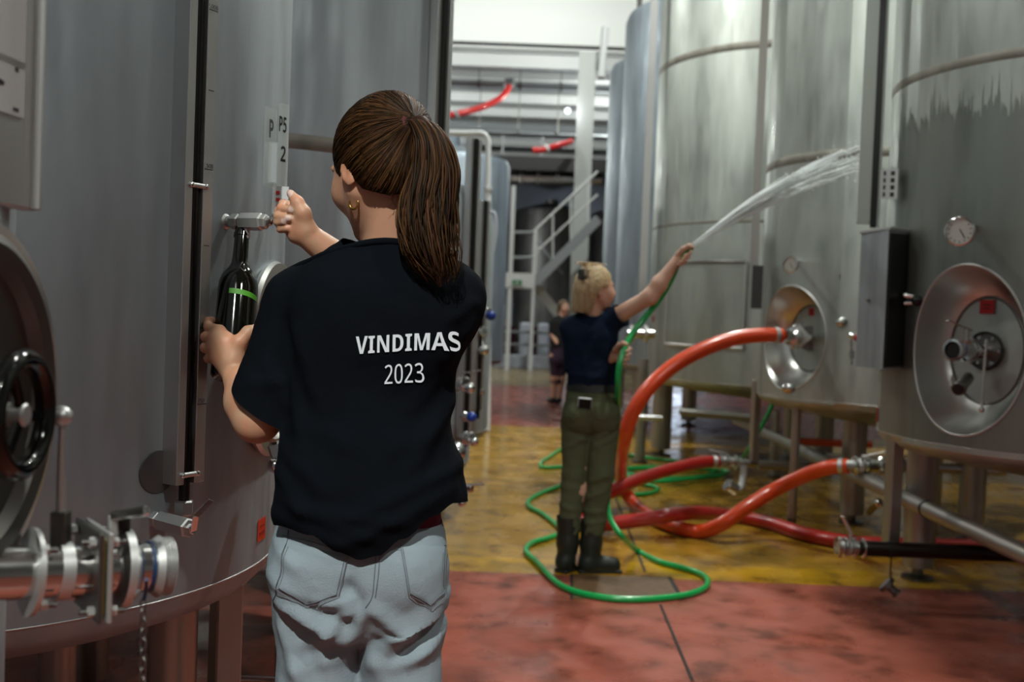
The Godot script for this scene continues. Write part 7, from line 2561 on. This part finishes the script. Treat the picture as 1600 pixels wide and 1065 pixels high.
	for p in net[0]:
		var g: float = clampf(0.5 + float(str.call(p)) * 0.9, 0, 1)
		var q: Vector3 = inv * p
		cols.append(Color(0.24, 0.15, 0.075).lerp(Color(0.62, 0.46, 0.26), clampf(g * 0.7 + (q.y + 0.02) * 3.0, 0, 1)))
	var hair := mb()
	hair.colored = true
	hair.welded(net[0], net[1], cols)
	part("hair", hair, hm, o, "short blonde hair")
	var rg := RandomNumberGenerator.new()
	rg.seed = 8
	var lk := mb()
	lk.colored = true
	for i in 45:   # loose ends on top
		lk.col = Color(0.35, 0.23, 0.11).lerp(Color(0.72, 0.55, 0.33), rg.randf())
		if i < 45:
			var a := rg.randf() * TAU
			var p := head * Vector3(0.035 * cos(a), 0.118, -0.045 + 0.04 * sin(a))
			lk.tube(smooth_path([p, p + Vector3(rg.randf_range(-0.02, 0.02), 0.02, rg.randf_range(-0.02, 0.02)), p + Vector3(rg.randf_range(-0.05, 0.05), 0.016, rg.randf_range(-0.04, 0.04))], 3), 0.003, 5)
		else:
			var a := rg.randf_range(PI * 0.55, PI * 1.45)
			var d := Vector3(sin(a) * 0.076, 0, cos(a) * 0.076 - 0.055)
			lk.tube(smooth_path([head * (d + Vector3(0, -0.05, 0)), head * (d * 1.03 + Vector3(0, -0.09, 0)), head * (d * rg.randf_range(0.85, 1.05) + Vector3(0, rg.randf_range(-0.15, -0.125), 0))], 3), 0.0035, 5)
	part("loose_hair", lk, hm, o).set_meta("kind", "stuff")
	var cl := w2(908, 428, -0.10)
	var clip := mb()
	clip.box(Transform3D(Basis(Vector3.UP, 0.5), cl), Vector3(0.03, 0.06, 0.035), 0.008)
	for i in 4: clip.bar(cl + Vector3(0.012, 0.022 - i * 0.015, 0.01), cl + Vector3(0.04, 0.018 - i * 0.012, -0.01), 0.006, 0.006)
	part("hair_clip", clip, M.dark_grey_paint, o, "dark claw clip")
	build_spray()

# Water leaving the hose: fine strands that fan out, with drops.
func build_spray() -> void:
	var wm := mat("water_spray", Color(0.95, 0.97, 0.98, 0.62), 0.3)
	wm.transparency = BaseMaterial3D.TRANSPARENCY_ALPHA
	var o := thing("water_jet", "jet of water fanning from the green hose across the tall tanks", "water", at(1083, 384, 5.16))
	var rg := RandomNumberGenerator.new()
	rg.seed = 17
	var b := mb()
	var dr := mb()
	for i in 80:
		var s := rg.randf_range(-1.0, 1.0)
		s = signf(s) * (0.35 + 0.65 * absf(s)) if i % 4 else s * 0.5
		var e := at(1362 + rg.randf_range(-8, 14), 240 + s * 27, 6.0 + rg.randf_range(-0.25, 0.35))
		var a := at(1081 + rg.randf_range(-1, 1), 385 + s * 4.0, 5.16)
		var t0 := rg.randf_range(0.0, 0.75) * rg.randf()
		var t1 := minf(t0 + rg.randf_range(0.15, 0.7), 1.0)
		var pts := []
		var rs := []
		for k in 9:
			var t := lerpf(t0, t1, k / 8.0)
			var p := a.lerp(e, t) + Vector3(0, 0.26 * t * (1.0 - t), 0) + Vector3(0, sin(t * 30.0 + i) * 0.006 * t, cos(t * 22.0 + i * 2.0) * 0.008 * t)
			pts.append(p)
			rs.append((0.003 + 0.0034 * t) * (0.35 + 0.65 * sin(PI * clampf(k / 8.0, 0.06, 0.94))))
		b.tube(pts, rs, 5)
	for i in 420:
		var t := sqrt(rg.randf())
		var s := rg.randfn(0.0, 0.55)
		var a := at(1081, 385, 5.16)
		var e := at(1360, 240 + s * 30, 6.0 + rg.randf_range(-0.3, 0.3))
		var p := a.lerp(e, t) + Vector3(0, 0.26 * t * (1.0 - t), 0)
		dr.ball(Transform3D(Basis.IDENTITY, p), Vector3.ONE * rg.randf_range(0.002, 0.006), 6, 4)
	part("strand", b, wm, o).set_meta("kind", "stuff")
	part("drop", dr, wm, o).set_meta("kind", "stuff")

# ---------------------------------------------------------------- someone at the far end
func build_far_woman() -> void:
	var D := 15.9
	var P := func(px: float, py: float, dd := 0.0) -> Vector3: return at(px, py, D + dd)
	var base: Vector3 = P.call(872, 630)
	base.y = 0.0
	var o := thing("person", "person far down the aisle in black top and purple leggings, behind the hose worker", "person", base)
	var bm := mb()
	bm.colored = true
	var tone := Color(0.52, 0.28, 0.19)
	var f := Field.new()
	f.k = 0.05
	var neck: Vector3 = P.call(879, 492)
	var head := Transform3D(Basis(Vector3.UP, 0.5), P.call(881, 481))
	f.cone(P.call(876, 508), P.call(874, 545), 0.13, 0.12, Vector3.BACK, 0.75)
	f.cone(P.call(874, 545), P.call(873, 555), 0.12, 0.15, Vector3.BACK, 0.8)
	f.cone(neck + Vector3(0, 0.08, 0), neck + Vector3(0, -0.06, 0), 0.055, 0.06)
	f.chain([P.call(865, 502), P.call(863, 522), P.call(870, 536, -0.15)], [0.048, 0.042, 0.03], 0.03)
	f.chain([P.call(890, 502), P.call(894, 524), P.call(890, 540, -0.15)], [0.048, 0.042, 0.03], 0.03)
	for s in [-1.0, 1.0]:
		var hp: Vector3 = P.call(874 + s * 7, 560)
		var an := Vector3(hp.x - 0.02 - s * 0.02, 0.1, hp.z)
		f.chain([hp, hp.lerp(an, 0.5), an], [0.085, 0.058, 0.038], 0.03)
		f.cone(an + Vector3(0, -0.05, 0), an + Vector3(-0.05, -0.06, -0.14), 0.035, 0.03)
	var net := f.nets(base + Vector3(-0.4, -0.02, -0.35), base + Vector3(0.45, 1.62, 0.3), 0.022)
	bm.welded(net[0], net[1], flat_colors(net[0].size(), tone))
	f = Field.new()
	f.k = 0.02
	head_field(f, head, 1.0)
	net = f.nets(head.origin - Vector3.ONE * 0.15, head.origin + Vector3.ONE * 0.15, 0.012)
	bm.welded(net[0], net[1], paint_face(net[0], head, 1.0, tone, Color(0.4, 0.16, 0.13)))
	part("body", bm, M.skin_fair, o)
	f = Field.new()
	f.k = 0.04
	f.cone(P.call(876, 506), P.call(874, 548), 0.15, 0.145, Vector3.BACK, 0.75)
	for q in [[865, 502, 863, 516], [890, 502, 893, 517]]: f.cone(P.call(q[0], q[1]), P.call(q[2], q[3]), 0.062, 0.06)
	net = f.nets(P.call(845, 575, 0.3), P.call(910, 485, -0.3), 0.02)
	var hy: float = P.call(874, 549).y
	net = clipped(net, func(p: Vector3) -> float: return p.y - hy)
	part("top", mb().welded(net[0], net[1]), mat("top_black", Color(0.06, 0.06, 0.07), 0.9), o, "black top")
	f = Field.new()
	f.k = 0.04
	f.cone(P.call(874, 545), P.call(874, 560), 0.14, 0.165, Vector3.BACK, 0.8)
	for s in [-1.0, 1.0]:
		var hp: Vector3 = P.call(874 + s * 7, 562)
		var an := Vector3(hp.x - 0.02 - s * 0.02, 0.30, hp.z)
		f.chain([hp, hp.lerp(an, 0.5), an], [0.093, 0.068, 0.052], 0.02)
	net = f.nets(base + Vector3(-0.3, 0.2, -0.3), base + Vector3(0.35, 1.1, 0.3), 0.02)
	net = clipped(net, func(p: Vector3) -> float: return p.y - 0.32)
	part("leggings", mb().welded(net[0], net[1]), mat("leggings_purple", Color(0.20, 0.12, 0.20), 0.9), o, "dark purple leggings")
	f = Field.new()
	f.k = 0.02
	f.blob(head * Vector3(0, 0.03, -0.02), Vector3(0.092, 0.105, 0.105))
	f.blob(head * Vector3(0, -0.04, -0.05), Vector3(0.085, 0.085, 0.07))
	net = f.nets(head.origin - Vector3.ONE * 0.18, head.origin + Vector3.ONE * 0.18, 0.013)
	net = clipped(net, func(p: Vector3) -> float:
		var q := head.affine_inverse() * p
		return 0.045 - q.z + maxf(0.0, q.y - 0.03) * 0.5)
	part("hair", mb().welded(net[0], net[1]), mat("hair_dull", Color(0.36, 0.27, 0.18), 0.6), o, "dull brown hair")
	for s in [-1.0, 1.0]:
		var hp: Vector3 = P.call(874 + s * 7, 560)
		var p := Vector3(hp.x - 0.03 - s * 0.02, 0, hp.z)
		f = Field.new()
		f.k = 0.02
		f.cone(p + Vector3(0, 0.05, 0.03), p + Vector3(-0.05, 0.04, -0.15), 0.048, 0.042)
		net = f.nets(p + Vector3(-0.15, -0.01, -0.25), p + Vector3(0.1, 0.12, 0.12), 0.016)
		part("shoe", mb().welded(net[0], net[1]), M.black_rubber, o)
